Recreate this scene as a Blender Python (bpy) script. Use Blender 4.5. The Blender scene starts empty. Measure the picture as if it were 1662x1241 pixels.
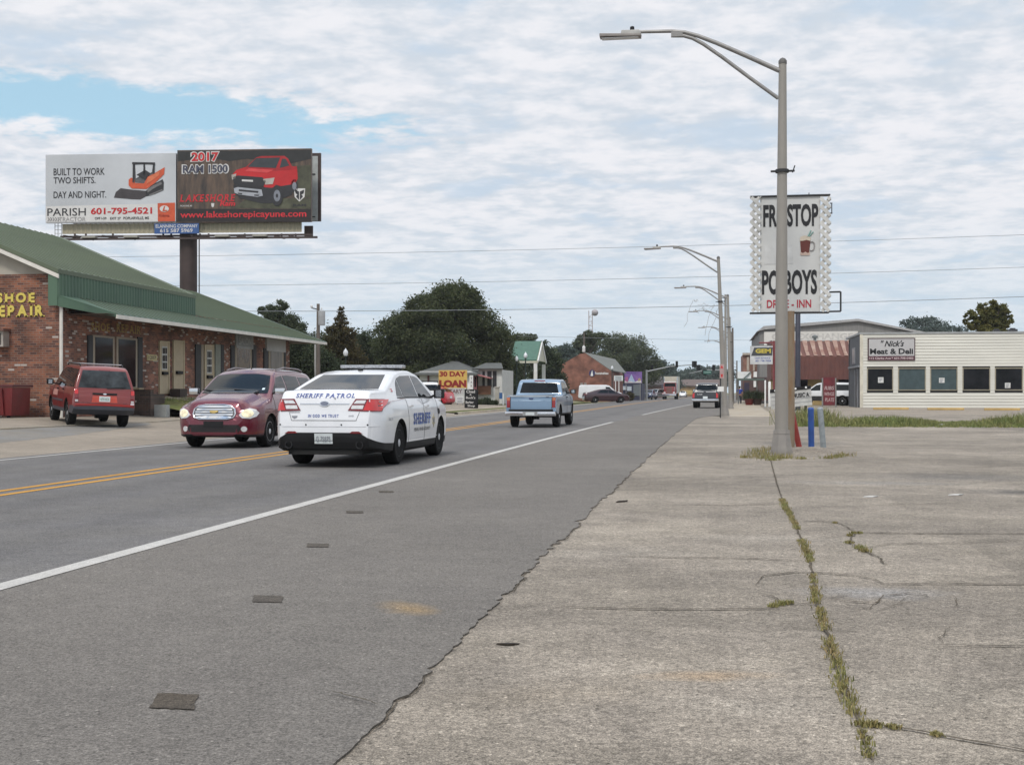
import bpy, bmesh, math, random
import numpy as np
from mathutils import Vector, Matrix
from mathutils.bvhtree import BVHTree

SC = bpy.context.scene
COL = SC.collection
R = math.radians
rng = random.Random(7)

# ------------------------------------------------------------------ camera
F_PX, HOR, CX, CAMH = 2000.0, 637.0, 831.0, 1.17     # focal length / horizon in photo pixels, eye height in metres
YAW = math.atan(319.0 / F_PX)
CS, SN = math.cos(YAW), math.sin(YAW)
cam_d = bpy.data.cameras.new('camera')
cam_d.sensor_width = 36.0
cam_d.lens = F_PX / 1662.0 * 36.0
cam_d.shift_y = (HOR - 620.5) / 1662.0
cam_d.clip_start = 0.05
cam_d.clip_end = 6000
cam = bpy.data.objects.new('camera', cam_d)
cam.location = (0, 0, CAMH)
cam.rotation_euler = (R(90), 0, YAW)
COL.objects.link(cam)
SC.camera = cam

# ------------------------------------------------------------------ light
SUN_EL, SUN_AZ = R(52), R(188)          # azimuth measured clockwise from +Y: the sun is behind the camera, a little left
SC.view_settings.view_transform = 'Standard'
SC.view_settings.look = 'None'
SC.view_settings.exposure = 0.0
SC.view_settings.gamma = 1.0
sun_d = bpy.data.lights.new('sun', 'SUN')
sun_d.energy = 2.0
sun_d.angle = R(11)
sun_d.color = (1.0, 0.95, 0.88)
sun = bpy.data.objects.new('sun', sun_d)
sdir = Vector((math.sin(SUN_AZ) * math.cos(SUN_EL), math.cos(SUN_AZ) * math.cos(SUN_EL), math.sin(SUN_EL)))
sun.rotation_euler = sdir.to_track_quat('Z', 'Y').to_euler()
sun.location = (0, -20, 40)
COL.objects.link(sun)

def make_world():
    w = bpy.data.worlds.new('World')
    SC.world = w
    w.use_nodes = True
    nt = w.node_tree
    N, L = nt.nodes, nt.links
    N.clear()
    def nd(t, **k):
        n = N.new(t)
        for a, b in k.items(): setattr(n, a, b)
        return n
    def math_(op, a, b=None, c=None, clamp=False):
        n = nd('ShaderNodeMath', operation=op, use_clamp=clamp)
        for i, q in enumerate((a, b, c)):
            if q is None: continue
            if isinstance(q, (int, float)): n.inputs[i].default_value = q
            else: L.new(q, n.inputs[i])
        return n.outputs[0]
    def sstep(x, a, b):
        n = nd('ShaderNodeMapRange', interpolation_type='SMOOTHSTEP')
        L.new(x, n.inputs[0])
        n.inputs[1].default_value = a; n.inputs[2].default_value = b
        return n.outputs[0]
    def mixc(f, a, b):
        n = nd('ShaderNodeMix', data_type='RGBA')
        if isinstance(f, float): n.inputs[0].default_value = f
        else: L.new(f, n.inputs[0])
        for i, q in ((6, a), (7, b)):
            if isinstance(q, tuple): n.inputs[i].default_value = (*q, 1)
            else: L.new(q, n.inputs[i])
        return n.outputs[2]
    tc = nd('ShaderNodeTexCoord')
    sep = nd('ShaderNodeSeparateXYZ'); L.new(tc.outputs['Generated'], sep.inputs[0])
    x, y, z = sep.outputs
    zc = math_('MAXIMUM', z, 0.0)
    # project on a flat cloud deck
    inv = math_('DIVIDE', 1.0, math_('ADD', zc, 0.13))
    px, py = math_('MULTIPLY', x, inv), math_('MULTIPLY', y, inv)
    cmb = nd('ShaderNodeCombineXYZ'); L.new(px, cmb.inputs[0]); L.new(py, cmb.inputs[1])
    def noise(scale, det, rough, dist=0.0, off=0.0, sx=1.0):
        mp = nd('ShaderNodeMapping'); L.new(cmb.outputs[0], mp.inputs[0])
        mp.inputs['Location'].default_value = (off, off * 1.7, 0)
        mp.inputs['Scale'].default_value = (sx, 1, 1)
        n = nd('ShaderNodeTexNoise'); L.new(mp.outputs[0], n.inputs['Vector'])
        n.inputs['Scale'].default_value = scale; n.inputs['Detail'].default_value = det
        n.inputs['Roughness'].default_value = rough; n.inputs['Distortion'].default_value = dist
        return n.outputs[0]
    n1 = noise(3.0, 9, 0.55, 0.1, 3.1, 1.0)
    n2 = noise(11.5, 7, 0.58, 0.1, 11.0, 0.9)
    n3 = noise(0.55, 4, 0.5, 0.0, 5.0)
    den = math_('ADD', math_('MULTIPLY', n1, 0.5), math_('MULTIPLY', n2, 0.5))
    # the open blue gap, low to the left of the road (a place in the sky, as a direction)
    az = math_('ARCTAN2', x, y)
    el = math_('ARCSINE', z)
    da = math_('DIVIDE', math_('SUBTRACT', az, R(-27.0)), R(13.0))
    # gap narrows to the right and dips a little
    elc = math_('SUBTRACT', R(12.35), math_('MULTIPLY', math_('SUBTRACT', az, R(-29.0)), 0.02))
    de = math_('DIVIDE', math_('SUBTRACT', el, elc), R(1.4))
    rr = math_('SQRT', math_('ADD', math_('MULTIPLY', da, da), math_('MULTIPLY', de, de)))
    rr = math_('ADD', rr, math_('MULTIPLY', math_('SUBTRACT', n2, 0.5), 1.7))
    rr = math_('ADD', rr, math_('MULTIPLY', math_('SUBTRACT', n1, 0.5), 1.2))
    gap = sstep(rr, 1.05, 0.55)
    white = (0.88, 0.885, 0.925)
    grey = (0.645, 0.71, 0.79)
    shade = sstep(den, 0.40, 0.60)
    cloud = mixc(shade, grey, white)
    # thin places let some blue through
    thin = math_('MULTIPLY', sstep(n1, 0.47, 0.33), 0.42)
    cloud = mixc(thin, cloud, (0.50, 0.66, 0.84))
    # out of view overhead, cloud contrast is added to break up window reflections
    over = mixc(sstep(n1, 0.40, 0.56), (0.26, 0.40, 0.62), (1.0, 1.0, 1.0))
    cloud = mixc(sstep(el, R(19), R(38)), cloud, over)
    sky = nd('ShaderNodeTexSky', sky_type='NISHITA')
    sky.sun_disc = False; sky.sun_elevation = SUN_EL; sky.sun_rotation = SUN_AZ
    blue = nd('ShaderNodeMix', data_type='RGBA', blend_type='MULTIPLY'); blue.inputs[0].default_value = 1
    L.new(sky.outputs[0], blue.inputs[6]); blue.inputs[7].default_value = (0.115, 0.115, 0.115, 1)
    clear = mixc(0.65, blue.outputs[2], (0.50, 0.79, 0.95))
    allc = mixc(gap, cloud, clear)
    # smoother and paler towards the horizon
    hz = sstep(el, R(9.5), R(0.5))
    allc = mixc(math_('MULTIPLY', hz, 0.80), allc, (0.63, 0.755, 0.85))
    # an overcast sky is brighter overhead
    gain = math_('ADD', 1.0, math_('MULTIPLY', sstep(el, R(20), R(75)), 0.7))
    bg = nd('ShaderNodeBackground'); L.new(allc, bg.inputs[0]); L.new(gain, bg.inputs[1])
    out = nd('ShaderNodeOutputWorld'); L.new(bg.outputs[0], out.inputs[0])
make_world()

# ------------------------------------------------------------------ photo measurements -> real places
def wp(u, v, d):
    r = d * (u - CX) / F_PX
    return Vector((r * CS - d * SN, r * SN + d * CS, CAMH - (v - HOR) * d / F_PX))
def G(u, v, z=0.0):
    return wp(u, v, F_PX * (CAMH - z) / (v - HOR))
def Yat(u, X):
    q = (u - CX) / F_PX
    return X * (CS + q * SN) / (q * CS - SN)
def Xat(u, Y):
    q = (u - CX) / F_PX
    return Y * (q * CS - SN) / (CS + q * SN)
def dof(X, Y): return -X * SN + Y * CS
def zv(v, X, Y): return CAMH - (v - HOR) * dof(X, Y) / F_PX

# ------------------------------------------------------------------ materials
_m = {}
def nodes_of(m):
    nt = m.node_tree
    return nt, nt.nodes, nt.links, nt.nodes['Principled BSDF']
def M(name, c=(0.5, 0.5, 0.5), rough=0.6, metal=0.0, coat=0.0, var=0.12, vscale=3.0, bump=0.0, bscale=40.0,
      emit=0.0, c2=None, spec=0.5, island=0.0, stretch=None, alpha=1.0, crough=0.08):
    if name in _m: return _m[name]
    m = bpy.data.materials.new(name); m.use_nodes = True
    nt, N, L, B = nodes_of(m)
    B.inputs['Roughness'].default_value = rough
    B.inputs['Metallic'].default_value = metal
    B.inputs['Specular IOR Level'].default_value = spec
    if coat:
        B.inputs['Coat Weight'].default_value = coat
        B.inputs['Coat Roughness'].default_value = crough
    tc = N.new('ShaderNodeTexCoord')
    vec = tc.outputs['Object']
    if stretch:
        mp = N.new('ShaderNodeMapping'); L.new(vec, mp.inputs[0]); mp.inputs['Scale'].default_value = stretch
        vec = mp.outputs[0]
    if c2 is None:
        c2 = tuple(max(0, min(1, k * (1 - var * 1.6))) for k in c)
        c1 = tuple(max(0, min(1, k * (1 + var))) for k in c)
    else: c1 = c
    if var > 0 or c2 is not None:
        n = N.new('ShaderNodeTexNoise'); L.new(vec, n.inputs['Vector'])
        n.inputs['Scale'].default_value = vscale; n.inputs['Detail'].default_value = 6; n.inputs['Roughness'].default_value = 0.6
        mr = N.new('ShaderNodeMapRange'); L.new(n.outputs[0], mr.inputs[0])
        mr.inputs[1].default_value = 0.3; mr.inputs[2].default_value = 0.7
        mx = N.new('ShaderNodeMix'); mx.data_type = 'RGBA'
        L.new(mr.outputs[0], mx.inputs[0]); mx.inputs[6].default_value = (*c2, 1); mx.inputs[7].default_value = (*c1, 1)
        col = mx.outputs[2]
        if island > 0:
            g = N.new('ShaderNodeNewGeometry')
            hs = N.new('ShaderNodeHueSaturation'); L.new(col, hs.inputs['Color'])
            m1 = N.new('ShaderNodeMapRange'); L.new(g.outputs['Random Per Island'], m1.inputs[0])
            m1.inputs[3].default_value = 1 - island; m1.inputs[4].default_value = 1 + island
            L.new(m1.outputs[0], hs.inputs['Value'])
            m2 = N.new('ShaderNodeMath'); m2.operation = 'MULTIPLY_ADD'; L.new(g.outputs['Random Per Island'], m2.inputs[0])
            m2.inputs[1].default_value = -0.05; m2.inputs[2].default_value = 0.525
            L.new(m2.outputs[0], hs.inputs['Hue'])
            col = hs.outputs[0]
        L.new(col, B.inputs['Base Color'])
    else:
        B.inputs['Base Color'].default_value = (*c, 1)
    if bump:
        nb = N.new('ShaderNodeTexNoise'); L.new(vec, nb.inputs['Vector'])
        nb.inputs['Scale'].default_value = bscale; nb.inputs['Detail'].default_value = 4
        bp = N.new('ShaderNodeBump'); L.new(nb.outputs[0], bp.inputs['Height'])
        bp.inputs['Strength'].default_value = bump; bp.inputs['Distance'].default_value = 0.02
        L.new(bp.outputs[0], B.inputs['Normal'])
    if emit:
        B.inputs['Emission Color'].default_value = (*c, 1); B.inputs['Emission Strength'].default_value = emit
    _m[name] = m
    return m

def paint(name, c, rough=0.32, metal=0.0, coat=1.0):
    return M('paint_' + name, c, rough, metal, coat, var=0.05, vscale=1.5)

BLACK = M('black_plastic', (0.014, 0.014, 0.015), 0.6, spec=0.25)
TYRE = M('tyre_rubber', (0.012, 0.012, 0.012), 0.85, spec=0.15, bump=0.3, bscale=60)
LINER = M('wheel_well', (0.012, 0.012, 0.012), 0.9)
CHROME = M('chrome', (0.75, 0.76, 0.78), 0.12, 1.0, var=0.04)
ALLOY = M('alloy_silver', (0.52, 0.53, 0.55), 0.35, 0.35, var=0.05)
STEELBLK = M('black_steel', (0.03, 0.03, 0.032), 0.45, 0.3)
GLASS = M('car_glass', (0.008, 0.011, 0.013), 0.02, 0.0, 0.0, var=0.2, vscale=2.5, spec=0.30)
SHOPGLASS = M('shop_glass', (0.012, 0.012, 0.014), 0.06, 0, 0.0, var=0.5, vscale=1.2, spec=0.16)
REDLENS = M('red_lens', (0.55, 0.012, 0.015), 0.12, 0, 1.0, var=0.1)
DARKRED = M('dark_red_lens', (0.16, 0.008, 0.012), 0.15, 0, 1.0)
CLEARLENS = M('clear_lens', (0.72, 0.72, 0.72), 0.12, 0.2, 1.0, var=0.1, vscale=20)
AMBER = M('amber_lens', (0.75, 0.24, 0.04), 0.15, 0, 1.0)
WHITE = M('white_paint', (0.74, 0.74, 0.72), 0.5, var=0.05)
PLATE = M('licence_plate', (0.62, 0.66, 0.66), 0.4, var=0.04)
INKBLUE = M('blue_ink', (0.035, 0.075, 0.30), 0.5, var=0.05)
INKBLACK = M('black_ink', (0.012, 0.012, 0.014), 0.5, var=0.05)
INKRED = M('red_ink', (0.55, 0.025, 0.03), 0.5, var=0.08)
INKGREY = M('grey_ink', (0.22, 0.23, 0.26), 0.5, var=0.05)

# ------------------------------------------------------------------ mesh building
def frame(z):
    z = z.normalized()
    a = Vector((0, 0, 1)) if abs(z.z) < 0.9 else Vector((1, 0, 0))
    x = a.cross(z).normalized()
    return x, z.cross(x), z
class MB:
    def __init__(s): s.v, s.f, s.mi, s.cur = [], [], [], 0
    def face(s, idx): s.f.append(tuple(idx)); s.mi.append(s.cur)
    def add(s, vs, fs):
        b = len(s.v); s.v += [Vector(q) for q in vs]
        for q in fs: s.face([b + i for i in q])
        return s
    def poly(s, pts): return s.add(pts, [range(len(pts))])
    def box(s, c, size, rz=0.0, mat=None):
        x, y, z = (k / 2 for k in size)
        vs = [Vector((a * x, b * y, d * z)) for d in (-1, 1) for a, b in ((-1, -1), (1, -1), (1, 1), (-1, 1))]
        m = mat or Matrix.Rotation(rz, 3, 'Z')
        return s.add([m @ q + Vector(c) for q in vs], [(3, 2, 1, 0), (4, 5, 6, 7), (0, 1, 5, 4), (1, 2, 6, 5), (2, 3, 7, 6), (3, 0, 4, 7)])
    def bb(s, a, b):
        a, b = Vector(a), Vector(b)
        return s.box((a + b) / 2, [abs(k) for k in (b - a)])
    def tube(s, pts, r, n=8, cap=True, sq=None):
        pts = [Vector(q) for q in pts]
        rs = r if isinstance(r, (list, tuple)) else [r] * len(pts)
        b = len(s.v); up = None
        for i, p in enumerate(pts):
            t = (pts[min(i + 1, len(pts) - 1)] - pts[max(i - 1, 0)]).normalized()
            if up is None: x, y, _ = frame(t)
            else:
                x = (up - t * up.dot(t)).normalized(); y = t.cross(x)
            up = x
            for k in range(n):
                a = 2 * math.pi * (k + 0.5) / n
                s.v.append(p + (x * math.cos(a) + y * math.sin(a)) * rs[i])
        for i in range(len(pts) - 1):
            for k in range(n):
                k2 = (k + 1) % n
                s.face((b + i * n + k, b + i * n + k2, b + (i + 1) * n + k2, b + (i + 1) * n + k))
        if cap:
            s.face([b + k for k in range(n)][::-1]); s.face([b + (len(pts) - 1) * n + k for k in range(n)])
        return s
    def lathe(s, prof, n=24, o=(0, 0, 0), ax=(0, 0, 1)):
        x, y, z = frame(Vector(ax)); o = Vector(o); b = len(s.v)
        for r_, h in prof:
            for k in range(n):
                a = 2 * math.pi * k / n
                s.v.append(o + (x * math.cos(a) + y * math.sin(a)) * r_ + z * h)
        for i in range(len(prof) - 1):
            for k in range(n):
                k2 = (k + 1) % n
                s.face((b + i * n + k, b + i * n + k2, b + (i + 1) * n + k2, b + (i + 1) * n + k))
        s.face([b + k for k in range(n)][::-1]); s.face([b + (len(prof) - 1) * n + k for k in range(n)])
        return s
    def prism(s, pts, off):
        off = Vector(off); pts = [Vector(q) for q in pts]; n = len(pts)
        return s.add(pts + [q + off for q in pts], [tuple(range(n))[::-1], tuple(range(n, 2 * n))] + [(i, (i + 1) % n, n + (i + 1) % n, n + i) for i in range(n)])
    def grid(s, P):
        h, w = len(P), len(P[0])
        return s.add([q for row in P for q in row], [(i * w + j, i * w + j + 1, (i + 1) * w + j + 1, (i + 1) * w + j) for i in range(h - 1) for j in range(w - 1)])
    def flat(s, tm, o, ex, ey, sx=1.0, sy=None):
        """a 2-D mesh (verts, faces) laid on the plane o + x*ex + y*ey"""
        sy = sx if sy is None else sy
        o, ex, ey = Vector(o), Vector(ex), Vector(ey)
        return s.add([o + ex * (a * sx) + ey * (b * sy) for a, b in tm[0]], tm[1])
    def mesh(s, name, mats, smooth=False, recalc=True, bevel=0.0):
        me = bpy.data.meshes.new(name)
        me.from_pydata([tuple(q) for q in s.v], [], s.f)
        for m in (mats if isinstance(mats, (list, tuple)) else [mats]): me.materials.append(m)
        me.polygons.foreach_set('material_index', s.mi)
        if recalc or bevel:
            bm = bmesh.new(); bm.from_mesh(me)
            if recalc: bmesh.ops.recalc_face_normals(bm, faces=bm.faces)
            if bevel:
                ed = [e for e in bm.edges if len(e.link_faces) == 2 and e.calc_face_angle(0) > 0.6]
                bmesh.ops.bevel(bm, geom=ed, offset=bevel, segments=2, affect='EDGES', profile=0.7, clamp_overlap=True)
            bm.to_mesh(me); bm.free()
        if smooth or bevel:
            me.shade_smooth(); me.set_sharp_from_angle(angle=R(38))
        me.update()
        return me
    def build(s, name, mats, parent=None, smooth=False, label=None, recalc=True, world=False, bevel=0.0, kind=None):
        me = s.mesh(name, mats, smooth, recalc, bevel)
        return link(name, me, parent, label, world, kind)
def link(name, me, parent=None, label=None, world=False, kind=None):
    o = bpy.data.objects.new(name, me); COL.objects.link(o)
    if parent is not None:
        o.parent = parent
        if world: o.location = -parent.location
    if label: o['label'] = label
    if kind: o['kind'] = kind
    return o
def thing(name, label, cat, loc=(0, 0, 0), rz=0.0, group=None):
    o = bpy.data.objects.new(name, None); COL.objects.link(o)
    o.empty_display_size = 0.2
    o.location = loc; o.rotation_euler = (0, 0, rz)
    o['label'] = label; o['category'] = cat
    if group: o['group'] = group
    return o
def tag(o, label, cat, group=None):
    o['label'] = label; o['category'] = cat
    if group: o['group'] = group
    return o
def copy_tree(o, parent=None):
    c = o.copy(); COL.objects.link(c)
    if parent is not None: c.parent = parent
    for ch in list(o.children): copy_tree(ch, c)
    return c

# ------------------------------------------------------------------ lettering
_txt = {}
SERIF = {'S': '', 'H': 'lLrR', 'O': '', 'E': 'lL', 'R': 'lLR', 'P': 'lL', 'A': 'LR', 'I': 'cC', 'F': 'lL', 'T': 'C', 'L': 'lL', 'N': 'lLr', 'D': 'lL', 'M': 'lLrR', 'K': 'lLrR'}
def glyphs(body, bold, serif=False, shear=0.0, spacing=1.0):
    cu = bpy.data.curves.new('t', 'FONT'); cu.body = body; cu.size = 1.0
    cu.offset = bold; cu.resolution_u = 3; cu.shear = shear; cu.space_character = spacing
    ob = bpy.data.objects.new('t', cu)
    me = bpy.data.meshes.new_from_object(ob)
    vs = [(q.co.x, q.co.y) for q in me.vertices]; fs = [tuple(p.vertices) for p in me.polygons]
    bpy.data.objects.remove(ob); bpy.data.curves.remove(cu); bpy.data.meshes.remove(me)
    return vs, fs
def text(body, h=1.0, w=None, bold=0.012, serif=False, shear=0.0, spacing=1.0, italic=0.0):
    """2-D lettering mesh, centred on its own box; h is the height of its box, w stretches it"""
    key = (body, h, w, bold, serif, shear, spacing)
    if key in _txt: return _txt[key]
    if serif:
        vs, fs, x = [], [], 0.0
        for ch in body:
            if ch == ' ': x += 0.38; continue
            gv, gf = glyphs(ch, bold)
            a, b = min(q[0] for q in gv), max(q[0] for q in gv)
            lo, hi = min(q[1] for q in gv), max(q[1] for q in gv)
            o = len(vs); vs += [(q[0] - a + x, q[1]) for q in gv]; fs += [tuple(o + i for i in f) for f in gf]
            t, e = 0.075, 0.075
            for k in SERIF.get(ch, ''):
                wv = b - a
                xs = {'l': 0.05, 'r': wv - 0.05, 'c': wv / 2}[k.lower()] + x
                y0 = hi - t if k in 'lrc' else lo
                if ch in 'ER' and k in 'lL': pass
                o = len(vs); hw = 0.05 + e
                vs += [(xs - hw, y0), (xs + hw, y0), (xs + hw, y0 + t), (xs - hw, y0 + t)]; fs.append((o, o + 1, o + 2, o + 3))
            x += (b - a) + 0.20
        if shear: vs = [(q[0] + shear * q[1], q[1]) for q in vs]
    else:
        vs, fs = glyphs(body, bold, shear=shear, spacing=spacing)
    x0, x1 = min(q[0] for q in vs), max(q[0] for q in vs); y0, y1 = min(q[1] for q in vs), max(q[1] for q in vs)
    ky = h / (y1 - y0); kx = ky if w is None else w / (x1 - x0)
    vs = [((q[0] - (x0 + x1) / 2) * kx, (q[1] - (y0 + y1) / 2) * ky) for q in vs]
    _txt[key] = (vs, fs)
    return vs, fs
def letters(name, body, o, ex, ey, mat, parent, h, w=None, world=True, label=None, **k):
    mb = MB(); mb.flat(text(body, h, w, **k), o, ex, ey)
    return mb.build(name, mat, parent, world=world, recalc=False, label=label)
# ================================================================== ground, road, pavement
def surf(name, c, grain=0.25, blotch=0.14, rough=0.9, tint=(1.0, 0.93, 0.82), bands=None, spots=(), scale=1.0, bump=0.35, cracks=0.0, streak=0.0, slabs=False):
    """mineral surface: blotches, aggregate grain, optional wheel-track bands (in X) and old stains"""
    m = bpy.data.materials.new(name); m.use_nodes = True
    nt, N, L, B = nodes_of(m)
    B.inputs['Roughness'].default_value = rough; B.inputs['Specular IOR Level'].default_value = 0.25
    tc = N.new('ShaderNodeTexCoord'); vec = tc.outputs['Object']
    def noise(sc, det=5, rg=0.6, st=None, dist=0.0):
        v = vec
        if st:
            mp = N.new('ShaderNodeMapping'); L.new(v, mp.inputs[0]); mp.inputs['Scale'].default_value = st; v = mp.outputs[0]
        n = N.new('ShaderNodeTexNoise'); L.new(v, n.inputs['Vector'])
        n.inputs['Scale'].default_value = sc; n.inputs['Detail'].default_value = det; n.inputs['Roughness'].default_value = rg
        n.inputs['Distortion'].default_value = dist
        return n.outputs[0]
    def mr(x, a, b, c_, d):
        n = N.new('ShaderNodeMapRange'); L.new(x, n.inputs[0])
        for i, q in enumerate((a, b, c_, d)): n.inputs[i + 1].default_value = q
        return n.outputs[0]
    def mul(a, b):
        n = N.new('ShaderNodeMath'); n.operation = 'MULTIPLY'
        for i, q in enumerate((a, b)):
            if isinstance(q, (int, float)): n.inputs[i].default_value = q
            else: L.new(q, n.inputs[i])
        return n.outputs[0]
    f = mr(noise(0.35 * scale, 5, 0.6), 0.3, 0.7, 1 - blotch, 1 + blotch)
    f = mul(f, mr(noise(2.6 * scale, 5, 0.65), 0.3, 0.7, 1 - blotch * 0.7, 1 + blotch * 0.7))
    g1 = noise(55 * scale, 3, 0.7); g2 = noise(170 * scale, 2, 0.6)
    f = mul(f, mr(g1, 0.32, 0.68, 1 - grain, 1 + grain))
    f = mul(f, mr(noise(13 * scale, 4, 0.7), 0.32, 0.68, 1 - grain * .30, 1 + grain * .30))
    f = mul(f, mr(noise(27 * scale, 3, 0.7), 0.32, 0.68, 1 - grain * .22, 1 + grain * .22))
    f = mul(f, mr(g2, 0.3, 0.7, 1 - grain * 1.5, 1 + grain * 1.5))
    # pale chips of aggregate
    vo = N.new('ShaderNodeTexVoronoi'); L.new(vec, vo.inputs['Vector']); vo.inputs['Scale'].default_value = 42 * scale
    sp = N.new('ShaderNodeSeparateColor'); L.new(vo.outputs['Color'], sp.inputs[0])
    chip = mul(mr(sp.outputs[0], 0.90, 0.93, 0, 1), mr(vo.outputs['Distance'], 0.30, 0.22, 0, 1))
    f = mul(f, mr(chip, 0, 1, 1, 1 + grain * 2.0))
    pit = mul(mr(sp.outputs[1], 0.88, 0.92, 0, 1), mr(vo.outputs['Distance'], 0.34, 0.2, 0, 1))
    f = mul(f, mr(pit, 0, 1, 1, 1 - grain * 1.5))
    if slabs:
        bt = N.new('ShaderNodeTexBrick'); L.new(vec, bt.inputs['Vector']); bt.offset = 0.37
        for k, q in (('Color1', .90), ('Color2', 1.09), ('Mortar', 1.0)): bt.inputs[k].default_value = (q, q, q, 1)
        bt.inputs['Scale'].default_value = 1; bt.inputs['Mortar Size'].default_value = 0.004; bt.inputs['Brick Width'].default_value = 3.1; bt.inputs['Row Height'].default_value = 2.05
        f = mul(f, bt.outputs[0])
    if streak:
        f = mul(f, mr(noise(1.0, 5, 0.6, (0.22, 1.5, 1)), 0.35, 0.65, 1 - streak, 1 + streak))
    if bands:
        sx = N.new('ShaderNodeSeparateXYZ'); L.new(vec, sx.inputs[0])
        wob = N.new('ShaderNodeMath'); wob.operation = 'MULTIPLY_ADD'
        L.new(noise(0.25, 3), wob.inputs[0]); wob.inputs[1].default_value = 0.9; L.new(sx.outputs[0], wob.inputs[2])
        for x0, wd, k in bands:
            a = N.new('ShaderNodeMath'); a.operation = 'SUBTRACT'; L.new(wob.outputs[0], a.inputs[0]); a.inputs[1].default_value = x0 + 0.45
            b = N.new('ShaderNodeMath'); b.operation = 'ABSOLUTE'; L.new(a.outputs[0], b.inputs[0])
            q = N.new('ShaderNodeMapRange'); q.interpolation_type = 'SMOOTHSTEP'; L.new(b.outputs[0], q.inputs[0])
            q.inputs[1].default_value = wd; q.inputs[2].default_value = 0; q.inputs[3].default_value = 1; q.inputs[4].default_value = k
            f = mul(f, q.outputs[0])
    col = N.new('ShaderNodeVectorMath'); col.operation = 'SCALE'
    tn = N.new('ShaderNodeMix'); tn.data_type = 'RGBA'; L.new(mr(noise(0.8 * scale, 4), 0.35, 0.65, 0, 1), tn.inputs[0])
    tn.inputs[6].default_value = (*c, 1); tn.inputs[7].default_value = (c[0] * tint[0], c[1] * tint[1], c[2] * tint[2], 1)
    base = tn.outputs[2]
    for (px, py, rx, ry, ang, sc_, k) in spots:
        mp = N.new('ShaderNodeMapping'); mp.vector_type = 'TEXTURE'; L.new(vec, mp.inputs[0])
        mp.inputs['Location'].default_value = (px, py, 0); mp.inputs['Rotation'].default_value = (0, 0, ang); mp.inputs['Scale'].default_value = (rx, ry, 1e3)
        ln = N.new('ShaderNodeVectorMath'); ln.operation = 'LENGTH'; L.new(mp.outputs[0], ln.inputs[0])
        ad = N.new('ShaderNodeMath'); ad.operation = 'MULTIPLY_ADD'; L.new(noise(5.0, 5), ad.inputs[0]); ad.inputs[1].default_value = 1.2; L.new(ln.outputs['Value'], ad.inputs[2])
        mk = mr(ad.outputs[0], 1.55, 0.75, 0, k)
        mx = N.new('ShaderNodeMix'); mx.data_type = 'RGBA'; L.new(mk, mx.inputs[0]); L.new(base, mx.inputs[6]); mx.inputs[7].default_value = (*sc_, 1)
        base = mx.outputs[2]
    L.new(base, col.inputs[0]); L.new(f, col.inputs['Scale'])
    out = col.outputs[0]
    L.new(out, B.inputs['Base Color'])
    bp = N.new('ShaderNodeBump'); L.new(g1, bp.inputs['Height']); bp.inputs['Strength'].default_value = bump; bp.inputs['Distance'].default_value = 0.012
    L.new(bp.outputs[0], B.inputs['Normal'])
    return m

def offR(Y): return 0.00022 * Y * Y / (1 + Y / 400.0) if Y > 0 else 0.0
def offL(Y): return 0.00011 * (Y - 110) ** 2 / (1 + (Y - 110) / 300.0) if Y > 110 else 0.0
def blend(x0, Y, t):      # t: 0 = left side of the road, 1 = right side
    return x0 + offL(Y) * (1 - t) + offR(Y) * t
EDGE_X, LINE_X, YEL_X, LW_X = -1.15, -4.15, -8.0, -11.9
YS = [-12 + 0.5 * i for i in range(24)] + [0.16 * i for i in range(14)] + [2.24 + .045 * i for i in range(172)] + [10 + .1 * i for i in range(100)] + [20 + 0.5 * i for i in range(60)] + [50 + 2 * i for i in range(55)] + [160 + 10 * i for i in range(45)]
_er = random.Random(3)
_edge = {}
_chips = [(_er.uniform(2, 40), _er.uniform(.03, .16), _er.uniform(.008, .034)) for _ in range(90)]
def _chip(Y): return -sum(h for c, w, h in _chips if abs(Y - c) < w * (1 + .1 * math.sin(Y * 40)))
def edge(Y):
    k = round(Y, 3)
    if k not in _edge:
        _edge[k] = blend(EDGE_X, Y, 1) + (_er.gauss(0, .006) + _chip(Y) + 0.010 * math.sin(Y * 1.9) + 0.010 * math.sin(Y * 1.3 + 1) if Y < 45 else 0) + 1.25 * max(0.0, min(1.0, (Y - 54) / 11.0)) ** 2
    return _edge[k]
def sheet(name, x0, x1, z, mat, ys=YS, nx=1, zf=None, kind='structure', thick=0.0):
    mb = MB(); P = []
    for Y in ys:
        a, b = x0(Y), x1(Y)
        row = [Vector((a + (b - a) * i / nx, Y, 0)) for i in range(nx + 1)]
        for q in row: q.z = z + (zf(q.x, q.y) if zf else 0)
        P.append(row)
    mb.grid(P)
    if thick:
        mb.grid([[p[-1], p[-1] - Vector((0.012, 0, thick))] for p in P])
    o = mb.build(name, mat, None, recalc=False)
    o['kind'] = kind
    return o

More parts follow.
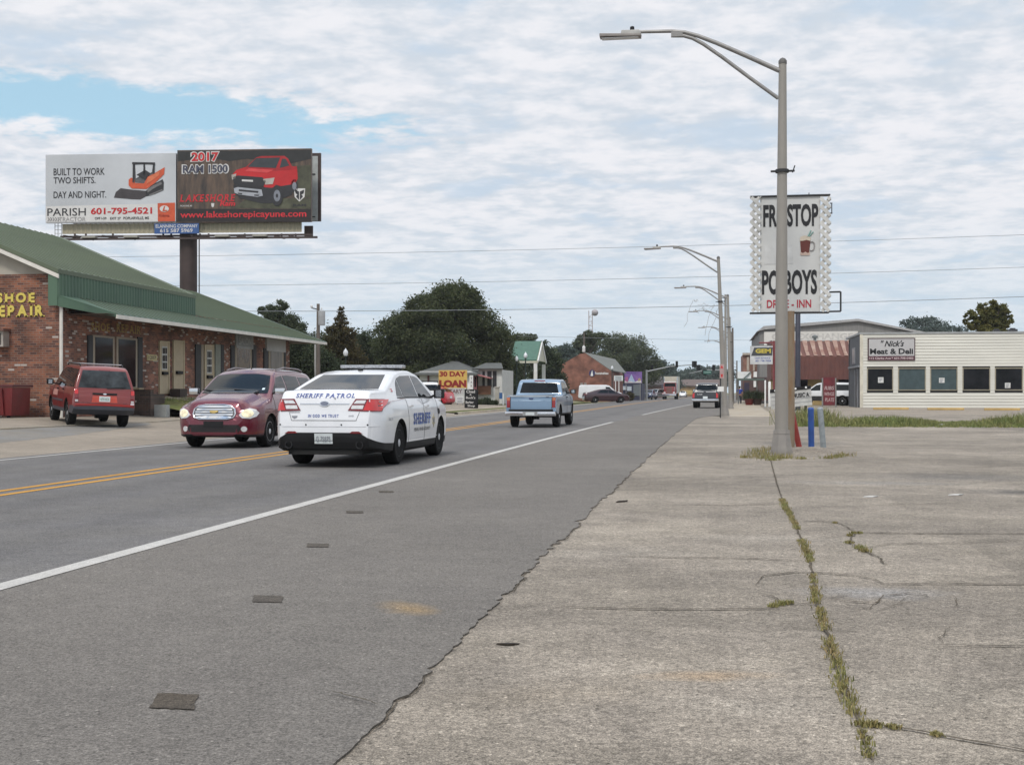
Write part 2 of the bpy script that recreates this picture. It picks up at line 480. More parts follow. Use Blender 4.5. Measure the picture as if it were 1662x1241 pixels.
g_pt = G(660, 992)
ASPH = surf('asphalt_lane', (0.150, 0.142, 0.134), 0.32, 0.14, tint=(0.95, 0.96, 1.0), bands=[(-6.9, 0.75, 0.86), (-5.1, 0.75, 0.86), (-6.0, 0.45, 0.90), (-9.1, 0.75, 0.88), (-10.9, 0.75, 0.88), (-10.0, 0.4, 0.92)], streak=0.0)
SHLD = surf('asphalt_shoulder', (0.158, 0.144, 0.128), 0.34, 0.11, tint=(0.96, 0.96, 0.97), spots=[(g_pt.x, g_pt.y, 0.30, 0.17, R(-50), (0.33, 0.22, 0.10), 0.6)])
c_pt, c_pt2 = G(1150, 1100), G(1040, 1170)
CONC = surf('old_concrete', (0.250, 0.217, 0.176), 0.42, 0.26, tint=(0.93, 0.93, 0.95), streak=0.04, bump=0.5, slabs=True,
            spots=[(c_pt.x, c_pt.y, 0.32, 0.13, R(12), (0.36, 0.235, 0.125), 0.38), (G(1560, 775).x, G(1560, 775).y, 1.8, 1.1, 0.1, (0.15, 0.142, 0.132), 0.55),
                   (G(1430, 785).x, G(1430, 785).y, 1.6, 0.5, 0.0, (0.20, 0.19, 0.178), 0.5), (G(1420, 965).x, G(1420, 965).y, 0.55, 0.30, 0.0, (0.245, 0.243, 0.245), 0.55),
                   (G(1655, 800).x, G(1655, 800).y, 0.8, 0.5, 0.1, (0.07, 0.066, 0.062), 0.8), (G(1250, 875).x, G(1250, 875).y, 0.9, 0.3, 0.0, (0.32, 0.285, 0.24), 0.5), (G(1000, 900).x, G(1000, 900).y, 0.9, 0.5, 0.3, (0.31, 0.275, 0.23), 0.5), (G(900, 1130).x, G(900, 1130).y, 0.6, 0.3, 0.6, (0.225, 0.19, 0.148), 0.6), (G(1240, 1150).x, G(1240, 1150).y, 0.4, 0.25, 0.2, (0.31, 0.275, 0.23), 0.5), (G(1500, 1130).x, G(1500, 1130).y, 0.5, 0.35, 0.2, (0.23, 0.205, 0.17), 0.5)])
LOT = surf('dusty_lot', (0.275, 0.235, 0.188), 0.22, 0.14, tint=(0.92, 0.92, 0.93))
DIRT = surf('dirt_and_dry_grass', (0.20, 0.175, 0.12), 0.3, 0.3, tint=(0.75, 0.95, 0.75), scale=0.5)
WHT = surf('road_paint_white', (0.47, 0.45, 0.42), 0.16, 0.10, tint=(0.94, 0.95, 0.96))
YEL = surf('road_paint_yellow', (0.52, 0.27, 0.055), 0.16, 0.10, tint=(0.95, 0.93, 0.9))

# wide ground to the horizon
mb = MB(); mb.poly([(-2500, -60, -0.06), (2500, -60, -0.06), (2500, 4500, -0.06), (-2500, 4500, -0.06)])
o = mb.build('ground', DIRT, recalc=False); o['kind'] = 'structure'

sheet('road', lambda Y: blend(LW_X - 0.35, Y, 0), lambda Y: blend(LINE_X, Y, 1), 0.020, ASPH)
sheet('road_shoulder', lambda Y: blend(LINE_X, Y, 1), edge, 0.020, SHLD, thick=0.03)
sheet('edge_line', lambda Y: blend(LINE_X - 0.075, Y, 1), lambda Y: blend(LINE_X + 0.075, Y, 1), 0.024, WHT, ys=[y for y in YS if y < 48.5])
sheet('edge_line', lambda Y: blend(LINE_X - 0.075, Y, 1), lambda Y: blend(LINE_X + 0.075, Y, 1), 0.024, WHT, ys=[y for y in YS if 63 < y < 160])
sheet('far_edge_line', lambda Y: blend(LW_X - 0.06, Y, 0), lambda Y: blend(LW_X + 0.06, Y, 0), 0.024, WHT, ys=[y for y in YS if y < 130])
for dx in (-0.17, 0.17):
    sheet('centre_line', lambda Y: blend(YEL_X + dx - 0.06, Y, 0.1), lambda Y: blend(YEL_X + dx + 0.06, Y, 0.1), 0.024, YEL)

# dark core-drill patches in the shoulder
PATCH = surf('patch_asphalt', (0.082, 0.072, 0.062), 0.40, 0.25)
for i, (u, v) in enumerate(((283, 1138), (435, 972), (516, 885), (576, 831), (627, 798))):
    p = G(u, v, 0.02); mb = MB(); w_, h_ = 0.085, 0.105
    pts = []
    for k in range(24):
        a = 2 * math.pi * k / 24; c_, s_ = math.cos(a), math.sin(a)
        q = 1 / max(abs(c_), abs(s_)) * (1 + _er.uniform(-.07, .07))
        pts.append((p.x + c_ * q * w_ - s_ * q * 0.035, p.y + s_ * q * h_, 0.0242))
    mb.poly(pts); o = mb.build('road_patch', PATCH, recalc=False); o['kind'] = 'structure'

# pavement and forecourt on the right
YC = [-12, -6] + [0.5 * i for i in range(0, 124)]
def zr(x, y):
    t = max(0.0, min(1.0, (y - 48) / 26.0)); k = max(0.0, min(1.0, (x - 3.2) / 3.0))
    return 0.20 * t * t * (3 - 2 * t) * k
def zmicro(x, y):
    return zr(x, y) + 0.010
sheet('forecourt', lambda Y: blend(EDGE_X, Y, 1) - 0.6, lambda Y: 70.0, 0.0, CONC, ys=YC, nx=60, zf=zmicro)
sheet('parking_lot', lambda Y: blend(EDGE_X, Y, 1) + 1.5, lambda Y: 90.0, -0.003, LOT, ys=[61 + 2 * i for i in range(60)], nx=40, zf=zr)
# sidewalk that starts beyond the driveway
SWLK = surf('sidewalk_concrete', (0.36, 0.32, 0.265), 0.15, 0.12)
mb = MB(); P = []
for Y in [60 + 2 * i for i in range(60)]:
    x = blend(EDGE_X, Y, 1) + 1.15; z = 0.12 if Y > 65 else 0.005 + 0.115 * max(0, (Y - 61) / 4)
    P.append([Vector((x, Y, -0.02)), Vector((x + 0.01, Y, z)), Vector((x + 2.3, Y, z)), Vector((x + 2.31, Y, -0.02))])
mb.grid(P); o = mb.build('sidewalk', SWLK, recalc=False); o['kind'] = 'structure'
mb = MB(); mb.poly([G(1195, 683, .006), G(1262, 684, .006), G(1252, 680, .006), G(1200, 680, .006)])
o = mb.build('sandy_patch', M('pale_sand', (0.42, 0.36, 0.27), 0.95), recalc=False); o['kind'] = 'structure'

# left side: dusty verge and lot that climbs to the shops
def zl(x, y=0):
    t = max(0.0, min(1.0, (-13.0 - x) / 7.6))
    return 0.38 * t
def GL(u, v, dz=0.0):
    z = 0.0
    for _ in range(30):
        p = G(u, v, z); z = 0.6 * z + 0.4 * (zl(p.x) + dz)
    return G(u, v, z)
sheet('dusty_verge', lambda Y: -75.0, lambda Y: blend(LW_X - 0.2, Y, 0), 0.004, LOT, ys=[-12 + 2 * i for i in range(55)], nx=84, zf=zl)
sheet('verge', lambda Y: -75.0, lambda Y: blend(LW_X - 0.2, Y, 0), 0.0, DIRT, ys=[98 + 3 * i for i in range(90)], nx=50, zf=lambda x, y: zl(x) * max(0, 1 - (y - 98) / 60))
DRIVE = surf('driveway_asphalt', (0.20, 0.195, 0.188), 0.16, 0.12)
def gl_poly(name, pts, mat, dz=0.006, n=1):
    mb = MB(); Q = [GL(u, v, dz) for u, v in pts]
    mb.poly(Q); o = mb.build(name, mat, recalc=False); o['kind'] = 'structure'
    return o
gl_poly('driveway', [(-220, 745), (0, 718.5), (120, 706), (246, 688.5), (240, 685.5), (110, 692), (0, 697.5), (-220, 707)], DRIVE)
mb = MB()
for a, b in (((-220, 706.5), (0, 697)), ((0, 697), (110, 691.5)), ((110, 691.5), (243, 685.5)), ((243, 685.5), (300, 681))):
    p, q = GL(*a), GL(*b); t = (q - p).normalized(); n = Vector((-t.y, t.x, 0)) * 0.09
    mb.prism([p - n, q - n, q + n, p + n], (0, 0, 0.035))
o = mb.build('low_kerb', surf('kerb_concrete', (0.36, 0.33, 0.28), 0.2, 0.15)); o['kind'] = 'structure'

# kerb across the road in front of the far houses
mb = MB(); P = []
for Y in [64 + 2 * i for i in range(24)]:
    x = blend(LW_X - 1.2, Y, 0)
    P.append([Vector((x, Y, 0)), Vector((x - 0.02, Y, 0.13)), Vector((x - 0.2, Y, 0.13)), Vector((x - 0.22, Y, 0.0))])
mb.grid(P); o = mb.build('kerb', surf('pale_kerb', (0.42, 0.38, 0.31), 0.15, 0.2), recalc=False); o['kind'] = 'structure'
mb = MB(); P = []
for Y in [66 + 2 * i for i in range(40)]:
    x = blend(LW_X - 1.45, Y, 0)
    P.append([Vector((x - k, Y, 0.09 + 0.012 * k)) for k in (0, 1.2)] )
mb.grid(P); o = mb.build('verge_grass', surf('short_grass', (0.10, 0.125, 0.035), 0.35, 0.3, tint=(1.3, 1.0, 0.8), scale=0.5), recalc=False); o['kind'] = 'structure'
mb = MB(); P = []
for Y in [66 + 2 * i for i in range(40)]:
    x = blend(LW_X - 2.7, Y, 0)
    P.append([Vector((x - k, Y, 0.12 + 0.004 * k)) for k in (0, 1.6)])
mb.grid(P); o = mb.build('far_sidewalk', SWLK, recalc=False); o['kind'] = 'structure'
mb = MB(); P = []
for Y in [64 + 3 * i for i in range(40)]:
    x = blend(LW_X - 4.35, Y, 0)
    P.append([Vector((x - k, Y, 0.14 + 0.008 * k)) for k in (0, 4, 10, 20)])
mb.grid(P); o = mb.build('front_lawn', _m.get('x') or bpy.data.materials['short_grass'], recalc=False); o['kind'] = 'structure'

# ------------------------------------------------------------------ joints and cracks in the forecourt
JOINT = surf('joint_dirt', (0.088, 0.074, 0.056), 0.3, 0.3)
_cr = random.Random(11)
def strip(mb, pts, w, z=0.0085, jag=0.02, step=0.06):
    """a ragged dark line along ground points"""
    P = [Vector(p) for p in pts]; out = []
    for a, b in zip(P[:-1], P[1:]):
        n = max(1, int((b - a).length / step))
        for i in range(n): out.append(a.lerp(b, i / n))
    out.append(P[-1]); L_, R_ = [], []
    for i, p in enumerate(out):
        t = (out[min(i + 1, len(out) - 1)] - out[max(i - 1, 0)]); t.z = 0
        if t.length < 1e-6: continue
        t.normalize(); n = Vector((-t.y, t.x, 0)); e = min(1.0, i / 3 + .15, (len(out) - 1 - i) / 3 + .15)
        p = p + n * _cr.uniform(-jag, jag); ww = w * (0.5 + 0.85 * abs(t.x) ** 2) * e * _cr.uniform(0.45, 1.3) / 2
        zz = zmicro(p.x, p.y) + z
        L_.append(Vector((p.x + n.x * ww, p.y + n.y * ww, zz))); R_.append(Vector((p.x - n.x * ww, p.y - n.y * ww, zz)))
    mb.grid([[a, b] for a, b in zip(L_, R_)])
    return out
MAIN = [(1250, 745), (1262, 790), (1272, 820), (1288, 848), (1300, 875), (1312, 905), (1318, 930), (1325, 980), (1343, 1035), (1362, 1100), (1380, 1150), (1396, 1180), (1406, 1215), (1414, 1245)]
LINES = [  # (pixel polyline, width, jag)
    (MAIN, 0.020, 0.008),
    ([(1398, 1181), (1450, 1186), (1500, 1195), (1560, 1207), (1662, 1224), (1720, 1232)], 0.016, 0.006),
    ([(1095, 821), (1180, 822), (1262, 820)], 0.022, 0.006), ([(985, 905), (1100, 908), (1210, 909), (1308, 913)], 0.017, 0.006),
    ([(900, 988), (1010, 992), (1100, 993), (1280, 992)], 0.016, 0.006), 
    ([(1150, 775), (1250, 776)], 0.02, 0.01), ([(1120, 745), (1250, 743)], 0.03, 0.01),
    ([(1290, 848), (1330, 848), (1358, 850), (1382, 862), (1400, 867), (1480, 868), (1662, 869), (1760, 870)], 0.022, 0.01),
    ([(1388, 868), (1378, 882), (1392, 892), (1424, 906), (1440, 922)], 0.022, 0.012), ([(1300, 875), (1345, 875), (1380, 873)], 0.012, 0.006),
    ([(1225, 955), (1240, 938), (1290, 932), (1330, 933), (1390, 938), (1420, 944), (1432, 951), (1520, 951), (1662, 952), (1760, 952)], 0.016, 0.008),
    ([(1228, 965), (1262, 975), (1270, 985), (1292, 984), (1330, 985)], 0.016, 0.01), ([(1262, 975), (1255, 990)], 0.012, 0.008),
    ([(1335, 975), (1365, 972), (1385, 967)], 0.015, 0.01), ([(1335, 975), (1380, 980), (1420, 983), (1435, 970), (1480, 966), (1500, 968), (1515, 974)], 0.014, 0.01),
    ([(1420, 983), (1412, 992), (1380, 990), (1372, 984)], 0.011, 0.01), ([(1460, 982), (1480, 970)], 0.013, 0.01), ([(1430, 995), (1445, 988), (1462, 984), (1480, 980)], 0.012, 0.01),
    ([(1500, 948), (1530, 946), (1590, 950)], 0.012, 0.008), ([(1548, 970), (1555, 982), (1550, 992)], 0.010, 0.01), ([(1530, 1050), (1525, 1040), (1545, 1020)], 0.008, 0.008),
    ([(1555, 998), (1600, 1003), (1640, 1004)], 0.010, 0.01), ([(1522, 1051), (1600, 1053), (1700, 1054)], 0.008, 0.005), ([(1430, 790), (1520, 790), (1600, 786)], 0.014, 0.01),
    ([(1300, 826), (1420, 822), (1560, 818)], 0.010, 0.01), ([(1250, 774), (1340, 770)], 0.016, 0.008), ([(1560, 762), (1640, 757)], 0.02, 0.01), ([(1390, 1060), (1410, 1064), (1430, 1062)], 0.007, 0.006),
    ([(1350, 900), (1450, 885), (1560, 884), (1662, 880)], 0.008, 0.008), ([(1165, 918), (1180, 925)], 0.012, 0.01),
    ([(1230, 1200), (1262, 1198)], 0.008, 0.006), ([(1000, 815), (1028, 817)], 0.02, 0.006), ([(1165, 697), (1290, 697)], 0.035, 0.02), ([(1400, 703), (1500, 706)], 0.04, 0.02)]
mb = MB(); MAINPTS = None
for px, w_, j in LINES:
    pts = strip(mb, [G(u, v) for u, v in px], max(w_, .012) * (1.6 if px is MAIN else 1.0), jag=j)
    if px is MAIN: MAINPTS = pts
o = mb.build('pavement_cracks', JOINT, recalc=False); o['kind'] = 'structure'
# dirt-filled gap between asphalt and concrete
mb = MB()
for Y0 in range(0, 40):
    pts = []
    for i in range(11):
        Y = Y0 + i * 0.1
        if Y > 40: break
        pts.append((edge(min(YS, key=lambda q: abs(q - Y))) + 0.01, Y, 0))
    w_ = 0.016
    if _cr.random() < .4: strip(mb, pts, w_ * _cr.uniform(0.5, 1.5), z=0.0075, jag=0.004, step=0.05)
o = mb.build('pavement_edge_gap', JOINT, recalc=False); o['kind'] = 'structure'
mb = MB(); strip(mb, [G(538, 1126, .02), G(565, 1133, .02), G(590, 1140, .02), G(620, 1149, .02)], 0.010, z=0.0245, jag=0.006, step=0.02)
o = mb.build('asphalt_crack', JOINT, recalc=False); o['kind'] = 'structure'

# ------------------------------------------------------------------ weeds and grass (stuff)
def blades(name, pts, n, h, spread, mat, wid=0.006, lean=0.7, zf=None, seg=1):
    """n grass blades around a list of weighted points"""
    r = random.Random(len(pts) + n); vs, fs = [], []
    for _ in range(n):
        p, k = r.choice(pts)
        x = p[0] + r.gauss(0, spread * k); y = p[1] + r.gauss(0, spread * k); z = (zf(x, y) if zf else 0) + 0.004
        hh = h * k * r.uniform(0.35, 1.2); a = r.uniform(0, 6.283); l = r.uniform(0, lean) * hh
        dx, dy = math.cos(a) * l, math.sin(a) * l; b = r.uniform(0, 6.283); wx, wy = math.cos(b) * wid, math.sin(b) * wid
        o = len(vs)
        vs += [(x - wx, y - wy, z), (x + wx, y + wy, z), (x + dx * .4 + wx * .7, y + dy * .4 + wy * .7, z + hh * .6), (x + dx * .4 - wx * .7, y + dy * .4 - wy * .7, z + hh * .6), (x + dx, y + dy, z + hh * math.sqrt(max(0.1, 1 - (l / hh) ** 2 * .6)))]
        fs += [(o, o + 1, o + 2, o + 3), (o + 3, o + 2, o + 4)]
    me = bpy.data.meshes.new(name); me.from_pydata(vs, [], fs); me.materials.append(mat); me.update()
    o = link(name, me); o['kind'] = 'stuff'
    return o
WEED = M('weed_blades', (0.165, 0.185, 0.05), 0.7, c2=(0.25, 0.19, 0.085), vscale=2.2, island=0.35)
GRASS = M('grass_blades', (0.12, 0.17, 0.038), 0.7, c2=(0.20, 0.185, 0.07), vscale=0.55, island=0.35)
wpts = []
for p in MAINPTS:
    v = HOR + F_PX * CAMH / max(0.5, dof(p.x, p.y))
    k = 0.0
    for a, b, q in ((812, 838, 1.0), (838, 862, 0.8), (880, 915, 1.0), (935, 950, .7), (955, 985, .9), (990, 1030, .9), (1040, 1090, 1.0), (1095, 1170, 1.1), (1195, 1241, .7)):
        if a <= v <= b: k = q
    if k: wpts.append((p, k))
for u, v, k in ((1268, 985, 1), (1280, 983, .8), (1255, 988, .8), (1395, 893, 1.2), (1405, 898, 1.2), (1378, 884, .9), (1385, 868, .8), (1355, 851, .6), (1400, 1183, .9), (1420, 1184, .8), (1450, 1187, .6), (1520, 1200, .6), (1380, 872, .8), (1395, 868, .7)):
    wpts += [(G(u, v), k)] * 4
blades('weeds_in_cracks', wpts, 4600, 0.028, 0.017, WEED, wid=0.0035, lean=0.9, zf=zmicro)
wp2 = [(G(u, v), k) for u, v, k in ((1235, 738, 1.3), (1228, 742, 1.1), (1243, 734, 1.2), (1238, 745, .9), (1262, 744, 1), (1270, 745, .9), (1372, 741, .8), (1360, 743, .7), (1345, 745, .6), (1300, 746, .5), (1252, 748, .7), (1210, 744, .6))]
blades('weeds_round_pole', wp2, 900, 0.11, 0.11, WEED, wid=0.006, zf=zmicro)
gp = []
r_ = random.Random(5)
for _ in range(1500):
    u = r_.uniform(1292, 1700); Y = r_.uniform(42.8, 48.6)
    x = Xat(u, Y) ; k = 0.75 + 0.5 * math.sin(x * 0.9) * math.sin(x * 0.37 + 1) + (0.8 if u < 1345 else 0)
    k *= max(0.25, min(1, (Y - 42.5) / 2.2))
    gp.append(((x, Y), max(0.25, k)))
for _ in range(300):
    x = r_.uniform(20, 40); gp.append(((x, r_.uniform(43, 48.5)), r_.uniform(.5, 1)))
blades('roadside_grass', gp, 15000, 0.42, 0.22, GRASS, wid=0.014, lean=0.75, zf=zr)
sheet('grass_bed', lambda Y: 3.6 + 0.12 * math.sin(Y * 5), lambda Y: 60.0, 0.008, bpy.data.materials['short_grass'], ys=[43.0 + 0.5 * i for i in range(13)], nx=40, zf=zr)
# ================================================================== vehicles
def lin(pts, x):
    if x <= pts[0][0]: return pts[0][1]
    for (a, p), (b, q) in zip(pts[:-1], pts[1:]):
        if x <= b: return p + (q - p) * (x - a) / (b - a) if b > a else q
    return pts[-1][1]
def lins(pts, x, s):
    a, b = pts[0][0], pts[-1][0]
    return sum(lin(pts, min(b, max(a, x + s * k))) for k in (-1, -.5, 0, .5, 1)) / 5
LEVELS = [0.16, 0.2, 0.24, 0.28, 0.32, 0.36, 0.40, 0.44, 0.48, 0.52, 0.56, 0.6, 0.64, 0.68, 0.72, 0.76, 0.8, 0.84, 0.88, 0.92, 0.96, 1.0, 1.04, 1.08, 1.12, 1.16, 1.2, 1.26, 1.32, 1.38, 1.44, 1.5, 1.56, 1.62, 1.68, 1.74, 1.8, 1.86, 1.92, 1.98, 2.05, 2.15, 2.3]
class Car:
    def __init__(s, S, name, label, cat, loc, rz, paint_mat, group=None, rules=(), tyre_r=None):
        s.S = S; s.paint = paint_mat
        s.t = thing(name, label, cat, loc, rz, group)
        top, bot, plan, prof = S['top'], S['bot'], S['plan'], S['prof']
        y0, y1 = top[0][0], top[-1][0]; r = S.get('r', 0.07); sm = S.get('smooth', 0.05); crown = S.get('crown', 0.025)
        n = S.get('n', 60); ys = {round(y0 + (y1 - y0) * i / n, 4) for i in range(n + 1)}
        for q in list(top) + list(plan):
            for d in (-sm, -sm / 2, 0, sm / 2, sm):
                if y0 <= q[0] + d <= y1: ys.add(round(q[0] + d, 4))
        for q in S.get('cuts', ()): ys.add(q)
        ys = sorted(ys)
        ys = [ys[0]] + [b for a, b in zip(ys[:-1], ys[1:]) if b - a > 0.004]
        s.W = lambda y, z: lins(plan, y, 0.06) * lins(prof, z, 0.03)
        bm = bmesh.new(); rings = []
        for y in ys:
            Z = lins(top, y, sm) if y not in (y0, y1) else lin(top, y); zb = lin(bot, y)
            Zc = max(Z - r, zb + 0.06); half = []
            w0 = s.W(y, zb)
            half += [(0, zb), (w0 * .5, zb), (max(w0 - 0.05, 0.02), zb), (w0, zb + 0.03)]
            lv = [q for q in LEVELS]
            for q in lv: half.append((s.W(y, min(max(q, zb + 0.03), Zc)), min(max(q, zb + 0.03), Zc)))
            wc = s.W(y, Zc); rr = min(r * 1.3, wc * .5)
            for k in range(1, 6):
                a = math.pi / 2 * k / 5
                half.append((wc - rr * (1 - math.cos(a)) , Zc + (Z - Zc) * math.sin(a)))
            xe = wc - rr
            for k in range(1, 11):
                x = xe * (1 - k / 10); half.append((x, Z + crown * (1 - (x / xe) ** 2) + (S['dome'](x, y) if 'dome' in S else 0)))
            ring = [bm.verts.new((x, y, z)) for x, z in half] + [bm.verts.new((-x, y, z)) for x, z in half[-2:0:-1]]
            rings.append(ring)
        m = len(rings[0])
        for a, b in zip(rings[:-1], rings[1:]):
            for k in range(m):
                k2 = (k + 1) % m
                bm.faces.new((a[k], a[k2], b[k2], b[k]))
        bm.faces.new(rings[0]); bm.faces.new(rings[-1][::-1])
        bmesh.ops.remove_doubles(bm, verts=bm.verts, dist=1e-4)
        bmesh.ops.dissolve_degenerate(bm, dist=1e-5, edges=bm.edges)
        bmesh.ops.recalc_face_normals(bm, faces=bm.faces)
        me = bpy.data.meshes.new('tmp'); bm.to_mesh(me)
        s.bvh = BVHTree.FromBMesh(bm); bm.free()
        ob = bpy.data.objects.new('tmp', me); COL.objects.link(ob)
        # wheel arches and any load bed are cut out
        s.tr = S['tyre'][0]; ra = s.tr + S.get('arch_gap', 0.05)
        mb = MB()
        for y in S['axles']:
            w = s.W(y, s.tr)
            for sg in (-1, 1):
                mb.lathe([(ra, 0), (ra, 0.75)], 28, (sg * (w - 0.36), y, s.tr), (sg, 0, 0))
        for b in S.get('holes', ()): mb.bb(*b)
        cut = bpy.data.objects.new('cut', mb.mesh('cut', LINER)); COL.objects.link(cut)
        md = ob.modifiers.new('b', 'BOOLEAN'); md.object = cut; md.operation = 'DIFFERENCE'; md.solver = 'EXACT'
        dg = bpy.context.evaluated_depsgraph_get()
        me2 = bpy.data.meshes.new_from_object(ob.evaluated_get(dg))
        bpy.data.objects.remove(ob); bpy.data.objects.remove(cut)
        bm = bmesh.new(); bm.from_mesh(me2)
        for co, no in S.get('bisect', ()): bmesh.ops.bisect_plane(bm, geom=bm.verts[:] + bm.edges[:] + bm.faces[:], dist=1e-4, plane_co=co, plane_no=no)
        groups = {}
        rules = list(S.get('rules', ())) + list(rules)
        for f in bm.faces:
            c = f.calc_center_median(); nm = f.normal; key = ('body', s.paint)
            arch = any(math.hypot(c.y - y, c.z - s.tr) < ra - 0.004 and abs(c.x) > s.W(y, s.tr) - 0.4 for y in S['axles']) or (abs(c.x) < s.W(c.y, 0.4) - 0.3 and any(abs(c.y - y) < ra + .01 and abs(c.x) > s.W(y, .4) - .38 and abs(nm.x) > .9 for y in S['axles']))
            rim = any(abs(math.hypot(c.y - y, c.z - s.tr) - ra) < 0.012 and abs(nm.x) < 0.35 for y in S['axles'])
            if arch or rim or nm.z < -0.9: key = ('body', LINER)
            else:
                for nme, pred, mt in rules:
                    if pred(c, nm): key = (nme, mt or s.paint); break
            groups.setdefault(key[0], {}).setdefault(key[1].name, (key[1], []))[1].append(f)
        for nme, mats in groups.items():
            parts = [(k, v) for k, v in mats.items()]
            me3 = bpy.data.meshes.new(nme); vm, vs, fs, mi = {}, [], [], []
            for i, (k, (mt, fl)) in enumerate(parts):
                me3.materials.append(mt)
                for f in fl:
                    idx = []
                    for v in f.verts:
                        if v.index not in vm: vm[v.index] = len(vs); vs.append(v.co[:])
                        idx.append(vm[v.index])
                    fs.append(idx); mi.append(i)
            # doors come as one mesh per side/leaf: names may carry a '#' key
            me3.from_pydata(vs, [], fs); me3.polygons.foreach_set('material_index', mi)
            me3.shade_smooth(); me3.set_sharp_from_angle(angle=R(40)); me3.update()
            o = link(nme.split('#')[0], me3, s.t)
            setattr(s, 'part_' + nme.replace('#', '_'), o)
        bm.free(); bpy.data.meshes.remove(me2)
    # -- laying things on the body
    AX = {'back': (Vector((0, 1, 0)), lambda a, b: Vector((a, -9, b))), 'front': (Vector((0, -1, 0)), lambda a, b: Vector((a, 9, b))),
          'right': (Vector((-1, 0, 0)), lambda a, b: Vector((9, a, b))), 'left': (Vector((1, 0, 0)), lambda a, b: Vector((-9, a, b))),
          'top': (Vector((0, 0, -1)), lambda a, b: Vector((a, b, 9)))}
    def hit(s, ax, a, b, off=0.0):
        d, f = s.AX[ax]; o = f(a, b)
        loc, nm, _, _ = s.bvh.ray_cast(o, d)
        if loc is None:
            loc, nm, _, _ = s.bvh.find_nearest(o + d * 7.5)
        if nm.dot(d) > 0: nm = -nm
        return loc + nm * off, nm
    def patch(s, name, ax, poly, mat, off=0.004, res=0.06, parent=None, label=None, skirt=True):
        bm = bmesh.new(); f = bm.faces.new([bm.verts.new((a, b, 0)) for a, b in poly])
        for k in (0, 1):
            lo, hi = min(p[k] for p in poly), max(p[k] for p in poly); n = int((hi - lo) / res)
            for i in range(1, n + 1):
                pl = [0, 0, 0]; pl[k] = lo + (hi - lo) * i / (n + 1); no = [0, 0, 0]; no[k] = 1
                bmesh.ops.bisect_plane(bm, geom=bm.verts[:] + bm.edges[:] + bm.faces[:], dist=1e-6, plane_co=pl, plane_no=no)
        bmesh.ops.triangulate(bm, faces=bm.faces)
        base = {}
        for v in bm.verts:
            p, nm = s.hit(ax, v.co.x, v.co.y, off); base[v] = nm; v.co = p
        if skirt:
            be = [e for e in bm.edges if len(e.link_faces) == 1]
            ret = bmesh.ops.extrude_edge_only(bm, edges=be)
            nv = [g for g in ret['geom'] if isinstance(g, bmesh.types.BMVert)]
            for v in nv:
                p, _, _, _ = s.bvh.find_nearest(v.co); d = (p - v.co)
                v.co = p + (d.normalized() * 0.006 if d.length > 1e-6 else Vector())
        me = bpy.data.meshes.new(name); bm.to_mesh(me); bm.free(); me.materials.append(mat)
        me.shade_smooth(); me.set_sharp_from_angle(angle=R(50))
        return link(name, me, parent or s.t, label)
    def both(s, name, poly, mat, **k):
        return [s.patch(name, ax, poly, mat, **k) for ax in ('right', 'left')]
    def mirror(s, name, ax, poly, mat, **k):
        return [s.patch(name, ax, poly, mat, **k), s.patch(name, ax, [(-a, b) for a, b in poly], mat, **k)]
    def write(s, name, ax, body, ctr, h, w=None, mat=None, off=0.007, parent=None, flip=None, **k):
        vs, fs = text(body, h, w, **k)
        sx = {'back': 1, 'front': -1, 'right': 1, 'left': -1, 'top': 1}[ax]
        pts = [s.hit(ax, ctr[0] + a * sx, ctr[1] + b, off)[0] for a, b in vs]
        mb = MB(); mb.add(pts, fs)
        return mb.build(name, mat or INKBLUE, parent or s.t, recalc=False)
    def wheels(s, style='alloy', mat=None, spokes=5):
        R_, w = s.S['tyre']; rim_r = s.S.get('rim', R_ * 0.66)
        mat = mat or ALLOY
        tm = MB().lathe([(rim_r, -w / 2 + .01), (R_ - .035, -w / 2), (R_ - .008, -w / 2 + .022), (R_, -w / 2 + .05), (R_, w / 2 - .05), (R_ - .008, w / 2 - .022), (R_ - .035, w / 2), (rim_r, w / 2 - .01)], 36, (0, 0, 0), (1, 0, 0)).mesh('wheel', TYRE, True)
        mb = MB(); f = w / 2 - 0.015
        mb.lathe([(rim_r + .004, f), (rim_r - .02, f + .006), (rim_r - .03, f - .012), (rim_r - .035, -.02), (rim_r - .03, -f)], 32, (0, 0, 0), (1, 0, 0))
        if style == 'steel':
            mb.lathe([(rim_r - .03, .01), (rim_r * .72, .035), (rim_r * .5, .05), (rim_r * .42, .03)], 24, (0, 0, 0), (1, 0, 0))
        else:
            for k in range(spokes):
                a = 2 * math.pi * k / spokes; ca, sa = math.cos(a), math.sin(a); wd = 0.33 * rim_r if spokes == 5 else 0.2 * rim_r
                pts = []
                for (rr, t, h) in ((0.05, -1, .075), (rim_r - .02, -.8, f - .004), (rim_r - .02, .8, f - .004), (0.05, 1, .075)):
                    pts.append((h * 1.0 if rr > .1 else f - .01, rr * ca - t * wd / 2 * sa, rr * sa + t * wd / 2 * ca))
                mb.prism(pts, (-0.03, 0, 0))
        rm = mb.mesh('rim', mat, True)
        hm = MB().lathe([(rim_r * .30, .03), (rim_r * .29, f + .002), (rim_r * .2, f + .012), (.01, f + .016)], 20, (0, 0, 0), (1, 0, 0)).mesh('hub_cap', ALLOY if style == 'steel' else mat, True)
        bk = MB().lathe([(rim_r - .034, -.03), (.03, -.028)], 24, (0, 0, 0), (1, 0, 0)).mesh('brake_disc', STEELBLK, True)
        s.wh = []
